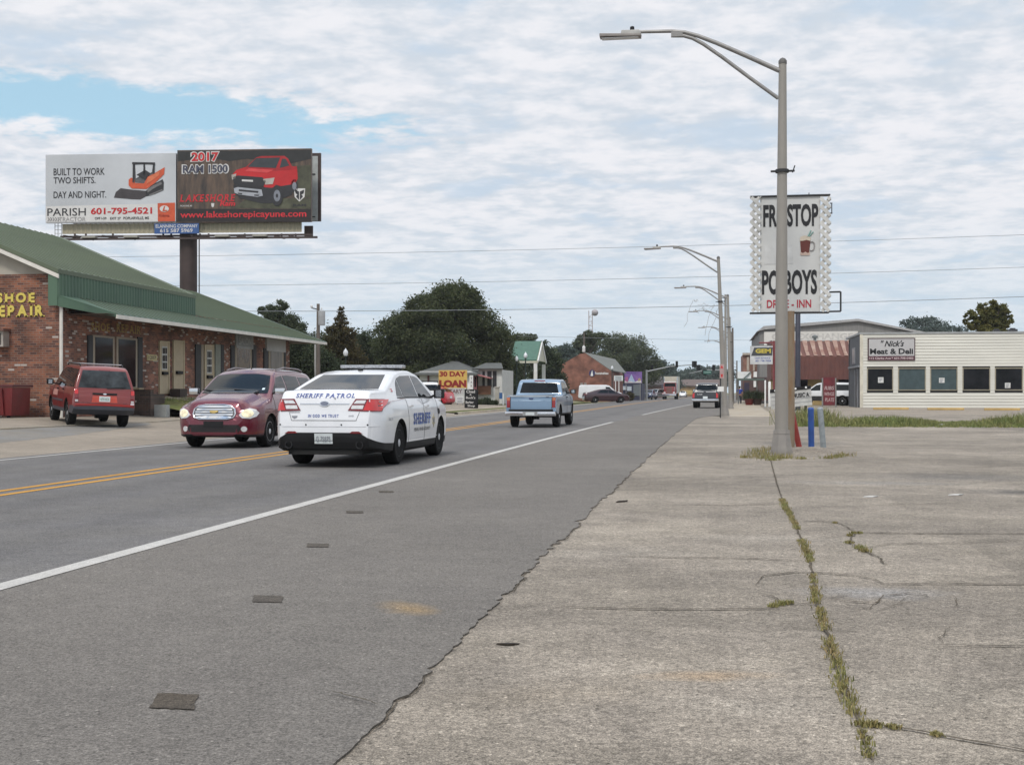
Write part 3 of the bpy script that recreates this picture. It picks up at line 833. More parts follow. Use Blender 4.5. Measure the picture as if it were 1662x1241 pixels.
        for y in s.S['axles']:
            for sg in (1, -1):
                o = link('wheel', tm, s.t); o.location = (sg * (s.W(y, R_) - w / 2 - 0.012), y, R_)
                if sg < 0: o.rotation_euler = (0, 0, math.pi)
                link('rim', rm, o); link('hub_cap', hm, o); link('brake_disc', bk, o)
                s.wh.append(o)
        mb = MB()
        for y in s.S['axles']: mb.tube([(-s.W(y, R_) + .1, y, R_), (s.W(y, R_) - .1, y, R_)], 0.04, 8)
        mb.build('axle', STEELBLK, s.t)
    def mirrors(s, y, z, mat, size=(0.10, 0.12, 0.17), out=0.07):
        for sg in (1, -1):
            p, _ = s.hit('right' if sg > 0 else 'left', y, z)
            mb = MB(); mb.box((p.x + sg * (out + size[0] / 2), p.y, p.z + size[2] * .35), size)
            o = mb.build('door_mirror', mat, s.t, bevel=0.025)
            mb = MB(); mb.prism([(p.x - sg * .03, p.y - .04, p.z - .03), (p.x - sg * .03, p.y + .06, p.z - .03), (p.x + sg * (out + .03), p.y + .03, p.z + .02), (p.x + sg * (out + .03), p.y - .03, p.z + .02)], (0, 0, 0.035))
            mb.build('mirror_arm', BLACK, o)
            mb = MB(); mb.box((p.x + sg * (out + size[0] / 2 ), p.y - size[1] / 2 - .001, p.z + size[2] * .35), (size[0] * .1 + .09, .004, size[2] * .72))
            mb.build('mirror_glass', CHROME, o)
    def plate(s, ax, z, body='', col=INKBLUE, mat=PLATE, x=0.0, w=0.305, h=0.152):
        o = s.patch('licence_plate', ax, [(x - w / 2, z - h / 2), (x + w / 2, z - h / 2), (x + w / 2, z + h / 2), (x - w / 2, z + h / 2)], mat, off=0.012, res=0.2)
        if body: s.write('plate_lettering', ax, body, (x, z - .005), h * .5, w * .8, col, off=0.017, parent=o)
        return o
def doors(spans, z0, z1, mt=None):
    out = []
    for i, (a, b) in enumerate(spans):
        for sg in (1, -1):
            out.append(('door#%d%s' % (i, 'r' if sg > 0 else 'l'), (lambda c, n, a=a, b=b, sg=sg: a < c.y < b and z0 < c.z < z1 and c.x * sg > 0 and n.x * sg > .4), mt))
    return out
def band(name, pred, mt): return (name, pred, mt)

PROF_SEDAN = [(0.16, .92), (0.26, .965), (.42, .99), (.6, 1.0), (.78, .995), (.94, .97), (1.04, .93), (1.1, .895), (1.3, .80), (1.45, .725), (1.56, .66)]
PROF_SUV = [(0.2, .93), (.34, .97), (.5, .99), (.7, 1.0), (.9, .99), (1.02, .965), (1.08, .945), (1.3, .90), (1.55, .84), (1.7, .79), (1.85, .75)]
SEDAN = dict(
    top=[(-2.68, .58), (-2.665, .76), (-2.63, .92), (-2.57, 1.09), (-2.53, 1.145), (-2.44, 1.165), (-2.05, 1.18), (-1.93, 1.19), (-1.05, 1.455), (-.75, 1.505), (-.3, 1.535), (.1, 1.535), (.5, 1.48), (1.35, 1.08), (1.5, 1.03), (2.15, .90), (2.36, .78), (2.46, .58)],
    bot=[(-2.68, .42), (-2.63, .30), (-2.3, .25), (-1.9, .21), (1.9, .2), (2.3, .22), (2.46, .34)],
    plan=[(-2.68, .80), (-2.66, .83), (-2.55, .90), (-2.35, .945), (-1.4, .965), (0, .965), (1.4, .955), (2.0, .92), (2.3, .80), (2.42, .68), (2.46, .6)],
    prof=PROF_SEDAN, axles=(-1.435, 1.435), tyre=(0.345, 0.24), rim=0.235, r=0.055, smooth=0.04, crown=0.02, cuts=(-.95, .12, 1.18), n=70)
# ------------------------------------------------------------------ sheriff sedan
def rect(x0, z0, x1, z1): return [(x0, z0), (x1, z0), (x1, z1), (x0, z1)]
def ell(cx, cz, rx, rz, n=18): return [(cx + rx * math.cos(2 * math.pi * k / n), cz + rz * math.sin(2 * math.pi * k / n)) for k in range(n)]
PW = paint('police_white', (0.74, 0.75, 0.77), 0.3)
SEAM = M('panel_gap', (0.05, 0.05, 0.05), 0.8)
S = dict(SEDAN)
S['top'] = [(-2.68, .58), (-2.665, .74), (-2.64, .92), (-2.61, 1.02), (-2.575, 1.14), (-2.53, 1.175), (-2.44, 1.185), (-2.05, 1.195), (-1.95, 1.20)] + SEDAN['top'][8:]
S['plan'] = [(-2.68, .72), (-2.66, .76), (-2.58, .82), (-2.45, .88), (-2.3, .92), (-1.9, .95), (-1.4, .96)] + SEDAN['plan'][5:]
def blk(c, n):
    if c.y < -1.8: return c.z < .545 - .55 * max(0.0, abs(c.x) - .60)
    return c.z < (.345 if c.y < 1.9 else .36)
S['bisect'] = [((0, 0, .545), (0, 0, 1)), ((.6, 0, .545), (.55, 0, 1)), ((-.6, 0, .545), (-.55, 0, 1)), ((0, 0, .345), (0, 0, 1))]
rules = [('bumper_cladding', blk, BLACK)] + doors([(-.95, .12), (.12, 1.18)], .33, 1.03) + [
    ('trunk_lid', lambda c, n: c.y < -1.98 and c.z > 1.12 and abs(c.x) < .78 and n.z > .3, None), ('hood', lambda c, n: c.y > 1.42 and n.z > .5 and c.z > .76, None),
    ('roof', lambda c, n: c.z > 1.46 and n.z > .7, None)]
pc = G(561, 750); PCX, PCY = -5.76, 20.75
car = Car(S, 'sheriff_sedan', 'white sheriff patrol sedan with roof light bar driving away in the near lane', 'police car', (PCX, PCY, 0.02), R(-0.6), PW, rules=rules)
car.wheels('steel', STEELBLK); car.t.scale = (.935, 1, .995)
car.patch('rear_window', 'back', [(-.69, 1.215), (.69, 1.215), (.56, 1.45), (-.56, 1.45)], GLASS)
car.patch('windshield', 'front', [(-.70, 1.10), (.70, 1.10), (.55, 1.47), (-.55, 1.47)], GLASS)
for poly in ([(-1.40, 1.10), (-1.03, 1.09), (-1.03, 1.375), (-1.17, 1.31)], [(-.99, 1.09), (-.05, 1.07), (-.05, 1.45), (-.70, 1.435), (-.99, 1.39)], [(.01, 1.07), (1.02, 1.05), (.95, 1.13), (.48, 1.41), (.30, 1.44), (.01, 1.45)]):
    car.both('side_window', poly, GLASS)
for poly in (rect(-1.42, 1.065, 1.05, 1.082),): car.both('window_trim', poly, BLACK, off=0.007)
for sg in (1, -1):
    q = lambda P: [(sg * a, b) for a, b in P]
    tl = car.patch('tail_light', 'back', q([(.40, .88), (.885, .86), (.90, .98), (.885, 1.055), (.52, 1.06)]), DARKRED, off=0.010)
    car.patch('red_lens', 'back', q([(.66, .885), (.88, .875), (.89, .98), (.875, 1.045), (.73, 1.05)]), REDLENS, off=0.016, parent=tl)
    car.patch('reversing_lens', 'back', q([(.45, .905), (.65, .905), (.665, .96), (.47, .96)]), CLEARLENS, off=0.016, parent=tl)
    car.patch('reversing_lens', 'back', q([(.49, .985), (.675, .985), (.70, 1.035), (.54, 1.035)]), CLEARLENS, off=0.016, parent=tl)
    car.patch('rear_reflector', 'back', q([(.44, .535), (.66, .53), (.60, .565), (.48, .565)]), DARKRED, off=0.010)
    p, _ = car.hit('back', sg * .60, .36)
    MB().lathe([(.062, -.06), (.062, .05), (.05, .05), (.048, -.06)], 20, p + Vector((0, .03, 0)), (0, -1, 0)).build('exhaust_pipe', STEELBLK, car.t, smooth=True)
    car.patch('headlight', 'front', q([(.50, .64), (.80, .70), (.82, .80), (.58, .76)]), CLEARLENS, off=0.008)
    for x in (.30, .74): car.patch('parking_sensor', 'back', ell(sg * x, .665, .013, .013, 10), BLACK, off=.006, res=1)
    for (y0, z0) in ((-.86, .93), (.24, .92)):
        p, _ = car.hit('right' if sg > 0 else 'left', y0 + .08, z0, .02)
        MB().box(p, (.03, .19, .032)).build('door_handle', PW, car.t, bevel=.009)
car.patch('chrome_strip', 'back', rect(-.42, .976, .42, .992), CHROME, off=.008)
em = car.patch('emblem', 'back', ell(0, .985, .085, .042), CHROME, off=.014, res=1)
car.patch('emblem_centre', 'back', ell(0, .985, .068, .030), M('emblem_grey', (.16, .18, .24), .3), off=.018, res=1, parent=em)
for P in ([(-.60, .86), (-.595, .86), (-.545, .735), (-.55, .73)], [(.60, .86), (.595, .86), (.545, .735), (.55, .73)], [(-.55, .728), (.55, .728), (.55, .734), (-.55, .734)], rect(-.93, .634, .93, .640)):
    car.patch('panel_seam', 'back', P, SEAM if P[0][1] > .7 else M('soft_crease_shade', (.5, .5, .52), .5), off=.005)  # lowest strip paints a crease's shade in grey
for yv in (-.95, .12, 1.18):
    car.both('door_seam', rect(yv - .004, .34, yv + .004, 1.05), SEAM, off=.004)
car.both('body_crease', rect(-.90, .385, 1.12, .392), M('soft_crease_shade'), off=.005)  # shade of the body crease put into a grey strip
pl = car.plate('back', .455, 'G 75875', INKGREY)
car.write('deck_lettering', 'back', 'SHERIFF PATROL', (0, 1.108), .066, 1.0, INKBLUE, serif=True, shear=.2, bold=.02)
car.write('motto_lettering', 'back', 'IN GOD WE TRUST', (-.01, .80), .045, .52, INKBLUE, serif=True, bold=.022)
car.write('badge_lettering', 'back', 'INTERCEPTOR', (-.50, .855), .022, .17, INKGREY)
car.write('badge_lettering', 'back', 'AWD', (.46, .80), .025, .09, INKGREY)
car.patch('badge', 'back', [(-.55, .80), (-.45, .80), (-.46, .775), (-.50, .755), (-.54, .775)], INKGREY, off=.006)
LB2 = M('light_blue_ink', (.30, .42, .62), .5)
for ax, k in (('right', 1), ('left', 1)):
    yc = -.06
    car.write('side_lettering', ax, 'SHERIFF', (yc + .02, .712), .20, 1.24, LB2, off=.005, serif=True, shear=.12, bold=.035)
    car.write('side_lettering', ax, 'SHERIFF', (yc, .72), .185, 1.2, INKBLUE, off=.008, serif=True, shear=.12, bold=.02)
    car.write('county_lettering', ax, 'PEARL RIVER COUNTY', (yc + .02, .535), .055, 1.15, INKBLACK, bold=.01)
    star = [(.80 + (.125 if i % 2 == 0 else .068) * math.cos(math.pi / 2 + i * math.pi / 6), .66 + (.125 if i % 2 == 0 else .068) * math.sin(math.pi / 2 + i * math.pi / 6)) for i in range(12)]
    st = car.patch('star_badge', ax, star, M('badge_gold', (.42, .36, .20), .4), off=.006)
    car.patch('badge_centre', ax, ell(.80, .66, .05, .05), INKGREY, off=.009, parent=st)
    car.patch('side_vent', ax, ell(1.24, .82, .075, .05), BLACK, off=.010)
    car.write('quarter_lettering', ax, 'DIAL 911', (-2.02, .74), .05, .20, INKGREY)
fl = car.patch('flag_decal', 'right', rect(-1.66, 1.165, -1.54, 1.225), M('flag_white', (.7, .68, .68), .5), off=.006)
car.patch('flag_stripe', 'right', rect(-1.62, 1.17, -1.54, 1.185), INKRED, off=.009, parent=fl)
car.patch('flag_stripe', 'right', rect(-1.62, 1.20, -1.54, 1.213), INKRED, off=.009, parent=fl)
car.mirrors(.95, 1.08, BLACK, (.20, .10, .17), .06)
# light bar
mb = MB(); mb.box((0, .02, 1.608), (1.18, .26, .058)); lb = mb.build('light_bar', M('light_bar_lens', (.34, .35, .37), .2, coat=.8, var=.35, vscale=14), car.t, bevel=.02)
mb = MB()
for k in range(12): mb.box((-.53 + k * .0965, -.1125, 1.609), (.066, .006, .030))
mb.build('light_modules', M('led_module', (.50, .51, .54), .25, .5, var=.3, vscale=40), lb)
mb = MB(); mb.box((0, .02, 1.574), (1.06, .20, .02)); mb.build('light_bar_base', BLACK, lb)
for sg in (-1, 1): MB().box((sg * .45, .02, 1.552), (.05, .16, .03)).build('light_bar_foot', BLACK, lb)
MB().lathe([(.05, 0), (.045, .02), (.02, .035)], 16, (0, -.72, 1.525), (0, 0, 1)).build('antenna', BLACK, car.t, smooth=True)
mb = MB(); mb.tube([(1.02, .98, 1.08), (1.02, .98, 1.30)], .035, 10); mb.build('spot_lamp_stem', BLACK, car.t)
mb = MB(); mb.box((0, -.1, .225), (1.7, 1.9, .07)); mb.box((0, -1.9, .25), (1.25, 1.4, .09)); mb.box((0, 1.5, .22), (1.2, 1.4, .07)); mb.build('underbody', LINER, car.t)  # underbody enlarged to darken the ground beneath the car
car.patch('keyhole', 'back', ell(.17, 1.065, .014, .014, 10), INKGREY, off=.006, res=1)

# ------------------------------------------------------------------ maroon wagon coming the other way
MAROON = paint('maroon', (0.130, 0.010, 0.024), 0.26, 0.35)
HHR = dict(
    top=[(-2.26, .55), (-2.25, .85), (-2.21, 1.08), (-2.02, 1.48), (-1.88, 1.56), (-1.2, 1.605), (-.2, 1.61), (.25, 1.575), (.52, 1.49), (1.14, 1.06), (1.24, 1.00), (1.6, .93), (1.95, .86), (2.10, .80), (2.19, .72), (2.225, .58), (2.235, .45)],
    bot=[(-2.26, .36), (-2.1, .25), (2.0, .22), (2.235, .26)],
    plan=[(-2.26, .70), (-2.15, .80), (-1.8, .855), (-.9, .875), (.6, .865), (1.2, .875), (1.7, .865), (1.95, .82), (2.1, .72), (2.19, .58), (2.235, .42)],
    dome=lambda x, y: .10 * max(0, min(1, (y - 1.10) / .2)) * max(0, min(1, (2.2 - y) / .12)) * (lambda t: t * t * (3 - 2 * t))(max(0, min(1, (.68 - abs(x)) / .22))),
    prof=[(.2, .95), (.34, .985), (.5, 1.0), (.75, .995), (.92, .965), (1.02, .925), (1.08, .895), (1.3, .82), (1.5, .72), (1.62, .64)],
    axles=(-1.315, 1.315), tyre=(.325, .215), rim=.215, r=.115, smooth=.06, crown=.04, cuts=(-.9, .1, 1.05), n=64)
hb = lambda c, n: c.z < .30
rules = [('lower_cladding', lambda c, n: c.z < .285, M('maroon_dark', (.02, .008, .01), .5))] + doors([(-.9, .1), (.1, 1.05)], .3, 1.05) + [
    ('hood', lambda c, n: c.y > 1.16 and n.z > .55 and abs(c.x) < .62, None), ('roof', lambda c, n: c.z > 1.54 and n.z > .75, None)]
hx, hy = -10.06, 26.3
car = Car(HHR, 'maroon_wagon', 'maroon retro wagon with chrome grille and lit headlights coming toward the camera', 'car', (hx, hy, 0.02), math.pi, MAROON, rules=rules)
car.wheels('alloy', M('bright_alloy', (.66, .66, .68), .28, .35)); car.t.scale = (1.055, 1, 1.03)
car.patch('windshield', 'front', [(-.70, 1.10), (.70, 1.10), (.68, 1.20), (.57, 1.48), (.3, 1.515), (-.3, 1.515), (-.57, 1.48), (-.68, 1.20)], GLASS)
car.patch('rear_window', 'back', [(-.60, 1.12), (.60, 1.12), (.52, 1.44), (-.52, 1.44)], GLASS)
for poly in ([(-2.0, 1.10), (-1.0, 1.10), (-1.0, 1.46), (-1.72, 1.45), (-1.92, 1.36)], [(-.92, 1.10), (-.02, 1.09), (-.02, 1.48), (-.3, 1.49), (-.92, 1.47)], [(.06, 1.09), (.98, 1.09), (.93, 1.15), (.45, 1.44), (.06, 1.48)]):
    car.both('side_window', poly, GLASS)
gr = car.patch('grille', 'front', [(-.43, .69), (-.40, .615), (-.28, .585), (.28, .585), (.40, .615), (.43, .69), (.41, .78), (.33, .845), (.19, .865), (-.19, .865), (-.33, .845), (-.41, .78)], M('grille_dark', (.12, .12, .125), .4), off=.006)
for i in range(5):
    z = .622 + i * .052; w_ = .395 - abs(i - 1.6) * .022
    car.patch('grille_bar', 'front', rect(-w_, z - .017, w_, z + .017), CHROME, off=.022, parent=gr)
fr = [(-.43, .69), (-.40, .615), (-.28, .585), (.28, .585), (.40, .615), (.43, .69), (.41, .78), (.33, .845), (.19, .865), (-.19, .865), (-.33, .845), (-.41, .78)]
mb = MB(); L3 = [car.hit('front', a, b, .015)[0] for a, b in fr]; mb.tube(L3 + L3[:2], .016, 8); mb.build('grille_frame', CHROME, gr, smooth=True)
e_ = car.patch('emblem', 'front', [(-.075, .71), (-.03, .71), (-.03, .695), (.03, .695), (.03, .71), (.075, .71), (.085, .735), (.03, .735), (.03, .75), (-.03, .75), (-.03, .735), (-.085, .735)], M('emblem_gold', (.48, .36, .14), .3, .6), off=.045, res=1, parent=gr)
LIT = M('lit_headlight', (1.0, .80, .52), .1, coat=1, emit=.28, var=.35, vscale=12)
for sg in (1, -1):
    q = lambda P: [(sg * a, b) for a, b in P]
    h_ = car.patch('headlight', 'front', q([(.50, .66), (.56, .61), (.70, .595), (.79, .64), (.82, .71), (.78, .775), (.68, .80), (.56, .755)]), CLEARLENS, off=.012)
    car.patch('lit_lamp', 'front', q(ell(.65, .70, .10, .075)), LIT, off=.017, parent=h_)
    car.patch('fog_lamp', 'front', q(ell(.60, .39, .055, .055)), CLEARLENS, off=.010)
    car.patch('tail_light', 'back', q(ell(.66, .92, .07, .07)), REDLENS, off=.01)
    for (y0, z0) in ((-.76, .93), (.22, .93)):
        p, _ = car.hit('right' if sg > 0 else 'left', y0, z0, .018); MB().box(p, (.03, .16, .03)).build('door_handle', CHROME, car.t, bevel=.009)
    mb = MB(); mb.tube([(sg * .52, -1.7, 1.60), (sg * .54, -1.4, 1.64), (sg * .55, -.4, 1.66), (sg * .54, .1, 1.60)], .018, 8); mb.build('roof_rail', M('rail_grey', (.2, .18, .19), .4), car.t, smooth=True)
car.patch('lower_grille', 'front', [(-.50, .33), (.50, .33), (.56, .40), (.50, .475), (-.50, .475), (-.56, .40)], M('intake', (.010, .007, .008), .6), off=.006)
car.patch('plate_holder', 'front', rect(-.20, .42, .20, .545), BLACK, off=.012)
car.patch('chin_spoiler', 'front', [(-.60, .255), (.60, .255), (.62, .285), (-.62, .285)], BLACK, off=.01)
for ax, a in (('front', .30), ('front', -.42)):
    mb = MB(); P = [car.hit('front', a + k * .11, 1.125 + .012 * k, .014)[0] for k in range(5)]; mb.tube(P, .010, 6); mb.build('wiper', BLACK, car.t)
for yv in (-.9, .1, 1.05): car.both('door_seam', rect(yv - .004, .32, yv + .004, 1.08), SEAM, off=.004)
car.mirrors(.95, 1.10, CHROME, (.19, .10, .13), .05)
mb = MB(); mb.tube([(0, .12, 1.60), (0, .06, 1.66)], .012, 6); mb.build('antenna', BLACK, car.t)
car.patch('inspection_sticker', 'front', rect(-.60, 1.17, -.55, 1.21), M('sticker', (.6, .7, .75), .5), off=.008)
MB().box((0, 0, .235), (1.5, 1.9, .06)).box((0, 1.7, .25), (1.1, .8, .06)).build('underbody', LINER, car.t)  # underbody enlarged to stop light passing under the wagon

# ------------------------------------------------------------------ red utility wagon by the shops
RED = paint('faded_red', (0.185, 0.013, 0.010), 0.36)
EXPL = dict(
    top=[(-2.45, .58), (-2.44, .95), (-2.40, 1.10), (-2.22, 1.55), (-2.13, 1.655), (-2.0, 1.69), (-1.0, 1.715), (.1, 1.71), (.45, 1.65), (1.15, 1.15), (1.25, 1.12), (2.1, 1.02), (2.28, .93), (2.36, .80), (2.39, .58)],
    bot=[(-2.45, .50), (-2.3, .36), (2.2, .36), (2.39, .42)],
    plan=[(-2.45, .84), (-2.38, .875), (-2.0, .89), (1.8, .885), (2.2, .82), (2.36, .74), (2.39, .7)],
    prof=[(0.2, .93), (.34, .97), (.5, .99), (.7, 1.0), (.9, .985), (1.02, .955), (1.08, .935), (1.3, .865), (1.55, .775), (1.7, .715), (1.85, .68)], axles=(-1.42, 1.42), tyre=(.355, .23), rim=.225, arch_gap=.07, r=.06, smooth=.05, crown=.025, cuts=(-.85, .15, 1.1), n=60)
rules = [('bumper#r', lambda c, n: c.z < .60 and c.y < -1.95, M('grey_bumper', (.045, .048, .06), .55)), ('bumper#f', lambda c, n: c.z < .60 and c.y > 1.95, M('grey_bumper')), ('sill', lambda c, n: c.z < .46, M('grey_bumper'))] + doors([(-.85, .15), (.15, 1.1)], .46, 1.06) + [
    ('tailgate', lambda c, n: c.y < -2.1 and n.y < -.4 and abs(c.x) < .72 and .62 < c.z < 1.7, None), ('roof', lambda c, n: c.z > 1.64 and n.z > .8, None), ('hood', lambda c, n: c.y > 1.2 and n.z > .6, None)]
ep = GL(152, 690.5)
EXZ = zl(ep.x - .75)
car = Car(EXPL, 'red_wagon', 'faded red sport utility wagon with grey bumpers parked facing the brick shops', 'car', (ep.x - .75, ep.y + 1.05, EXZ + .004), R(38), RED, rules=rules)
car.t.rotation_euler = (Matrix.Rotation(0.05, 3, 'Y') @ Matrix.Rotation(R(38), 3, 'Z')).to_euler()
EX = car
car.wheels('alloy', ALLOY); car.t.scale = (.97, 1, 1)
DIRTY = M('dusty_glass', (.055, .065, .072), .25, 0, 0, c2=(.008, .010, .012), vscale=3.2, spec=.3)
rw = car.patch('rear_window', 'back', [(-.74, 1.10), (.74, 1.10), (.60, 1.585), (-.60, 1.585)], DIRTY)
car.patch('windshield', 'front', [(-.70, 1.18), (.70, 1.18), (.60, 1.62), (-.60, 1.62)], GLASS)
for poly in ([(-2.20, 1.10), (-.90, 1.10), (-.90, 1.62), (-2.04, 1.60)], [(-.88, 1.10), (.13, 1.10), (.13, 1.64), (-.88, 1.64)], [(.15, 1.10), (1.05, 1.10), (.98, 1.18), (.52, 1.56), (.15, 1.63)]):
    car.both('side_window', poly, GLASS)
for sg in (1, -1):
    q = lambda P: [(sg * a, b) for a, b in P]
    t_ = car.patch('tail_light', 'back', q(rect(.725, .70, .83, 1.06)), DARKRED, off=.012)
    car.patch('reversing_lens', 'back', q(rect(.735, .71, .82, .77)), CLEARLENS, off=.017, parent=t_)
    car.patch('brake_lens', 'back', q(rect(.735, .92, .825, 1.05)), REDLENS, off=.017, parent=t_)
    car.patch('headlight', 'front', q(rect(.48, .76, .70, .88)), CLEARLENS, off=.01)
    mb = MB(); mb.tube([(sg * .60, -1.8, 1.70), (sg * .60, -1.7, 1.755), (sg * .60, .1, 1.765), (sg * .60, .25, 1.70)], .017, 8); mb.build('roof_rail', BLACK, car.t, smooth=True)
    for (y0, z0) in ((-.70, 1.0), (.28, 1.0)):
        p, _ = car.hit('right' if sg > 0 else 'left', y0, z0, .015); MB().box(p, (.03, .15, .035)).build('door_handle', BLACK, car.t)
for y in (-1.6, -.2):
    mb = MB(); mb.tube([(-.60, y, 1.765), (.60, y, 1.765)], .017, 8); mb.build('roof_bar', M('rail_silver', (.35, .35, .36), .4), car.t)
for ax, a in (('right', 1), ('left', 1)):
    car.patch('body_moulding', ax, rect(-.83, .66, 1.05, .71), M('grey_bumper'), off=.012)
    car.patch('faded_door_panel', ax, rect(.2, .80, 1.0, .97), M('pale_patch', (.42, .20, .17), .6), off=.004)
pb = car.patch('plate_recess', 'back', [(-.36, .70), (.36, .70), (.33, .90), (-.33, .90)], M('recess_red', (.50, .075, .05), .5), off=.004)
car.plate('back', .80, '479 HCR', M('plate_green', (.2, .34, .3), .5))
car.patch('tailgate_handle', 'back', rect(-.34, .905, .34, .965), BLACK, off=.015)
car.patch('emblem', 'back', ell(0, .937, .05, .022), CHROME, off=.022, res=1)
car.write('badge_lettering', 'back', 'EXPLORER', (-.52, .69), .022, .27, CHROME)
car.write('badge_lettering', 'back', 'XLT', (.58, .69), .022, .12, CHROME)
car.patch('bumper_sticker', 'back', rect(.73, .655, .83, .70), M('sticker_white', (.7, .62, .66), .5), off=.019)
car.patch('scuff_strip', 'back', rect(-.80, .625, .80, .645), M('bright_red', (.50, .035, .028), .4), off=.008)
mb = MB(); P = [car.hit('back', .05 + k * .1, 1.10 + .006 * k, .02)[0] for k in range(6)]; mb.tube(P, .012, 6); mb.build('rear_wiper', BLACK, car.t)
car.patch('brake_lamp', 'back', rect(-.16, 1.585, .16, 1.61), DARKRED, off=.008)
car.mirrors(.92, 1.12, BLACK, (.20, .10, .17), .08)
mb = MB(); mb.box((0, -.5, .40), (1.1, 3.2, .07)); mb.box((.1, -1.42, .34), (.30, .26, .24)); mb.box((0, -2.0, .42), (.7, .5, .14)); mb.build('underbody', LINER, car.t)
for yv in (-.85, .15, 1.1): car.both('door_seam', rect(yv - .004, .48, yv + .004, 1.10), SEAM, off=.004)

# ------------------------------------------------------------------ light blue pickup
BLUE = paint('light_blue', (0.165, 0.255, 0.365), 0.4, 0.15)
PICK = dict(
    top=[(-2.55, .62), (-2.54, 1.05), (-2.515, 1.085), (-2.3, 1.09), (-.80, 1.095), (-.745, 1.13), (-.64, 1.52), (-.56, 1.60), (-.40, 1.64), (.4, 1.65), (.62, 1.60), (1.28, 1.16), (1.38, 1.12), (2.2, 1.03), (2.38, .95), (2.44, .80), (2.46, .58)],
    bot=[(-2.55, .54), (-2.45, .50), (-2.2, .44), (2.2, .40), (2.46, .46)],
    plan=[(-2.55, .845), (-2.5, .86), (-.8, .875), (1.8, .875), (2.2, .83), (2.42, .76), (2.46, .72)],
    prof=PROF_SUV, axles=(-1.55, 1.65), tyre=(.365, .225), rim=.225, arch_gap=.075, r=.05, smooth=.03, crown=.02, cuts=(-.78, .1, 1.2), n=60,
    holes=[((-.72, -2.44, .66), (.72, -.88, 1.4))])
rules = doors([(.1, 1.2)], .47, 1.1) + [('tailgate', lambda c, n: c.y < -2.47 and n.y < -.5 and abs(c.x) < .70 and c.z > .6, None), ('bed_liner', lambda c, n: -2.46 < c.y < -.86 and abs(c.x) < .73 and .6 < c.z < 1.08, LINER),
    ('roof', lambda c, n: c.z > 1.58 and n.z > .8, None), ('hood', lambda c, n: c.y > 1.3 and n.z > .6, None), ('sill', lambda c, n: c.z < .47, STEELBLK)]
bp_ = G(870, 690.3); bx = -5.72
car = Car(PICK, 'blue_pickup', 'light blue pickup truck with chrome step bumper driving away ahead of the patrol car', 'pickup truck', (bx, 42.6, 0.02), R(-0.8), BLUE, rules=rules)
car.wheels('alloy', ALLOY); car.t.scale = (.98, 1, .975)
car.patch('rear_window', 'back', [(-.69, 1.165), (.69, 1.165), (.60, 1.535), (-.60, 1.535)], GLASS)
car.patch('windshield', 'front', [(-.70, 1.19), (.70, 1.19), (.60, 1.59), (-.60, 1.59)], GLASS)
for poly in ([(-.60, 1.16), (.02, 1.15), (.02, 1.53), (-.52, 1.52)], [(.14, 1.15), (1.12, 1.15), (1.08, 1.2), (.62, 1.51), (.14, 1.53)]): car.both('side_window', poly, GLASS)
car.patch('brake_lamp', 'back', [(-.20, 1.57), (.20, 1.57), (.17, 1.605), (-.17, 1.605)], DARKRED, off=.012)
for sg in (1, -1):
    q = lambda P: [(sg * a, b) for a, b in P]
    t_ = car.patch('tail_light', 'back', q(rect(.715, .68, .825, 1.02)), M('faded_red_lens', (.26, .012, .015), .2, 0, .6), off=.012)
    car.patch('turn_lens', 'back', q(rect(.72, .91, .82, 1.01)), M('faded_amber', (.42, .13, .05), .2, 0, .6), off=.017, parent=t_)
    car.patch('light_surround', 'back', q(rect(.695, .64, .715, 1.05)), BLACK, off=.008)
    car.patch('headlight', 'front', q(rect(.48, .78, .72, .92)), CLEARLENS, off=.01)
    p, _ = car.hit('right' if sg > 0 else 'left', .24, 1.02, .015); MB().box(p, (.03, .15, .035)).build('door_handle', BLACK, car.t)
    mb = MB(); mb.box((sg * .62, -1.55, .40), (.30, .36, .03)); mb.build('mud_flap', LINER, car.t)
mb = MB(); mb.box((0, -2.66, .47), (1.70, .20, .15)); bm_ = mb.build('rear_bumper', CHROME, car.t, bevel=.03)
mb = MB(); mb.box((0, -2.764, .475), (.50, .012, .125)); mb.build('plate_recess', M('dull_metal', (.4, .4, .4), .4, .6), bm_)
mb = MB(); mb.box((0, -2.773, .475), (.30, .006, .10)); mb.build('licence_plate', PLATE, bm_)
mb = MB(); mb.box((0, -2.6, .59), (1.5, .06, .06)); mb.build('bumper_gap', LINER, car.t)
car.patch('tailgate_handle', 'back', [(-.085, 1.0), (.085, 1.0), (.07, .955), (.03, .94), (-.03, .94), (-.07, .955)], M('navy_handle', (.012, .03, .09), .4), off=.012)
car.patch('tailgate_crease', 'back', rect(-.67, .905, .67, .925), M('crease_highlight', (.36, .49, .62), .35), off=.008)  # crease highlight put into a paler blue strip
car.patch('tailgate_crease', 'back', rect(-.67, 1.0, .67, 1.012), M('crease_shade', (.09, .17, .28), .4), off=.005)  # crease shade put into a darker blue strip
car.patch('tailgate_badge', 'back', rect(.50, 1.02, .60, 1.045), M('navy_handle'), off=.01)
car.patch('tailgate_cap', 'back', rect(-.72, 1.045, .72, 1.075), M('rail_pale', (.42, .44, .44), .5), off=.012)
car.mirrors(1.05, 1.17, BLACK, (.19, .10, .15), .06)
mb = MB(); mb.box((0, -.2, .46), (1.3, 4.2, .10)); mb.lathe([(.13, -.12), (.13, .12)], 16, (0, -1.55, .38), (0, 0, 1)); mb.build('underbody', LINER, car.t)
for yv in (.1, 1.2): car.both('door_seam', rect(yv - .004, .48, yv + .004, 1.12), SEAM, off=.004)

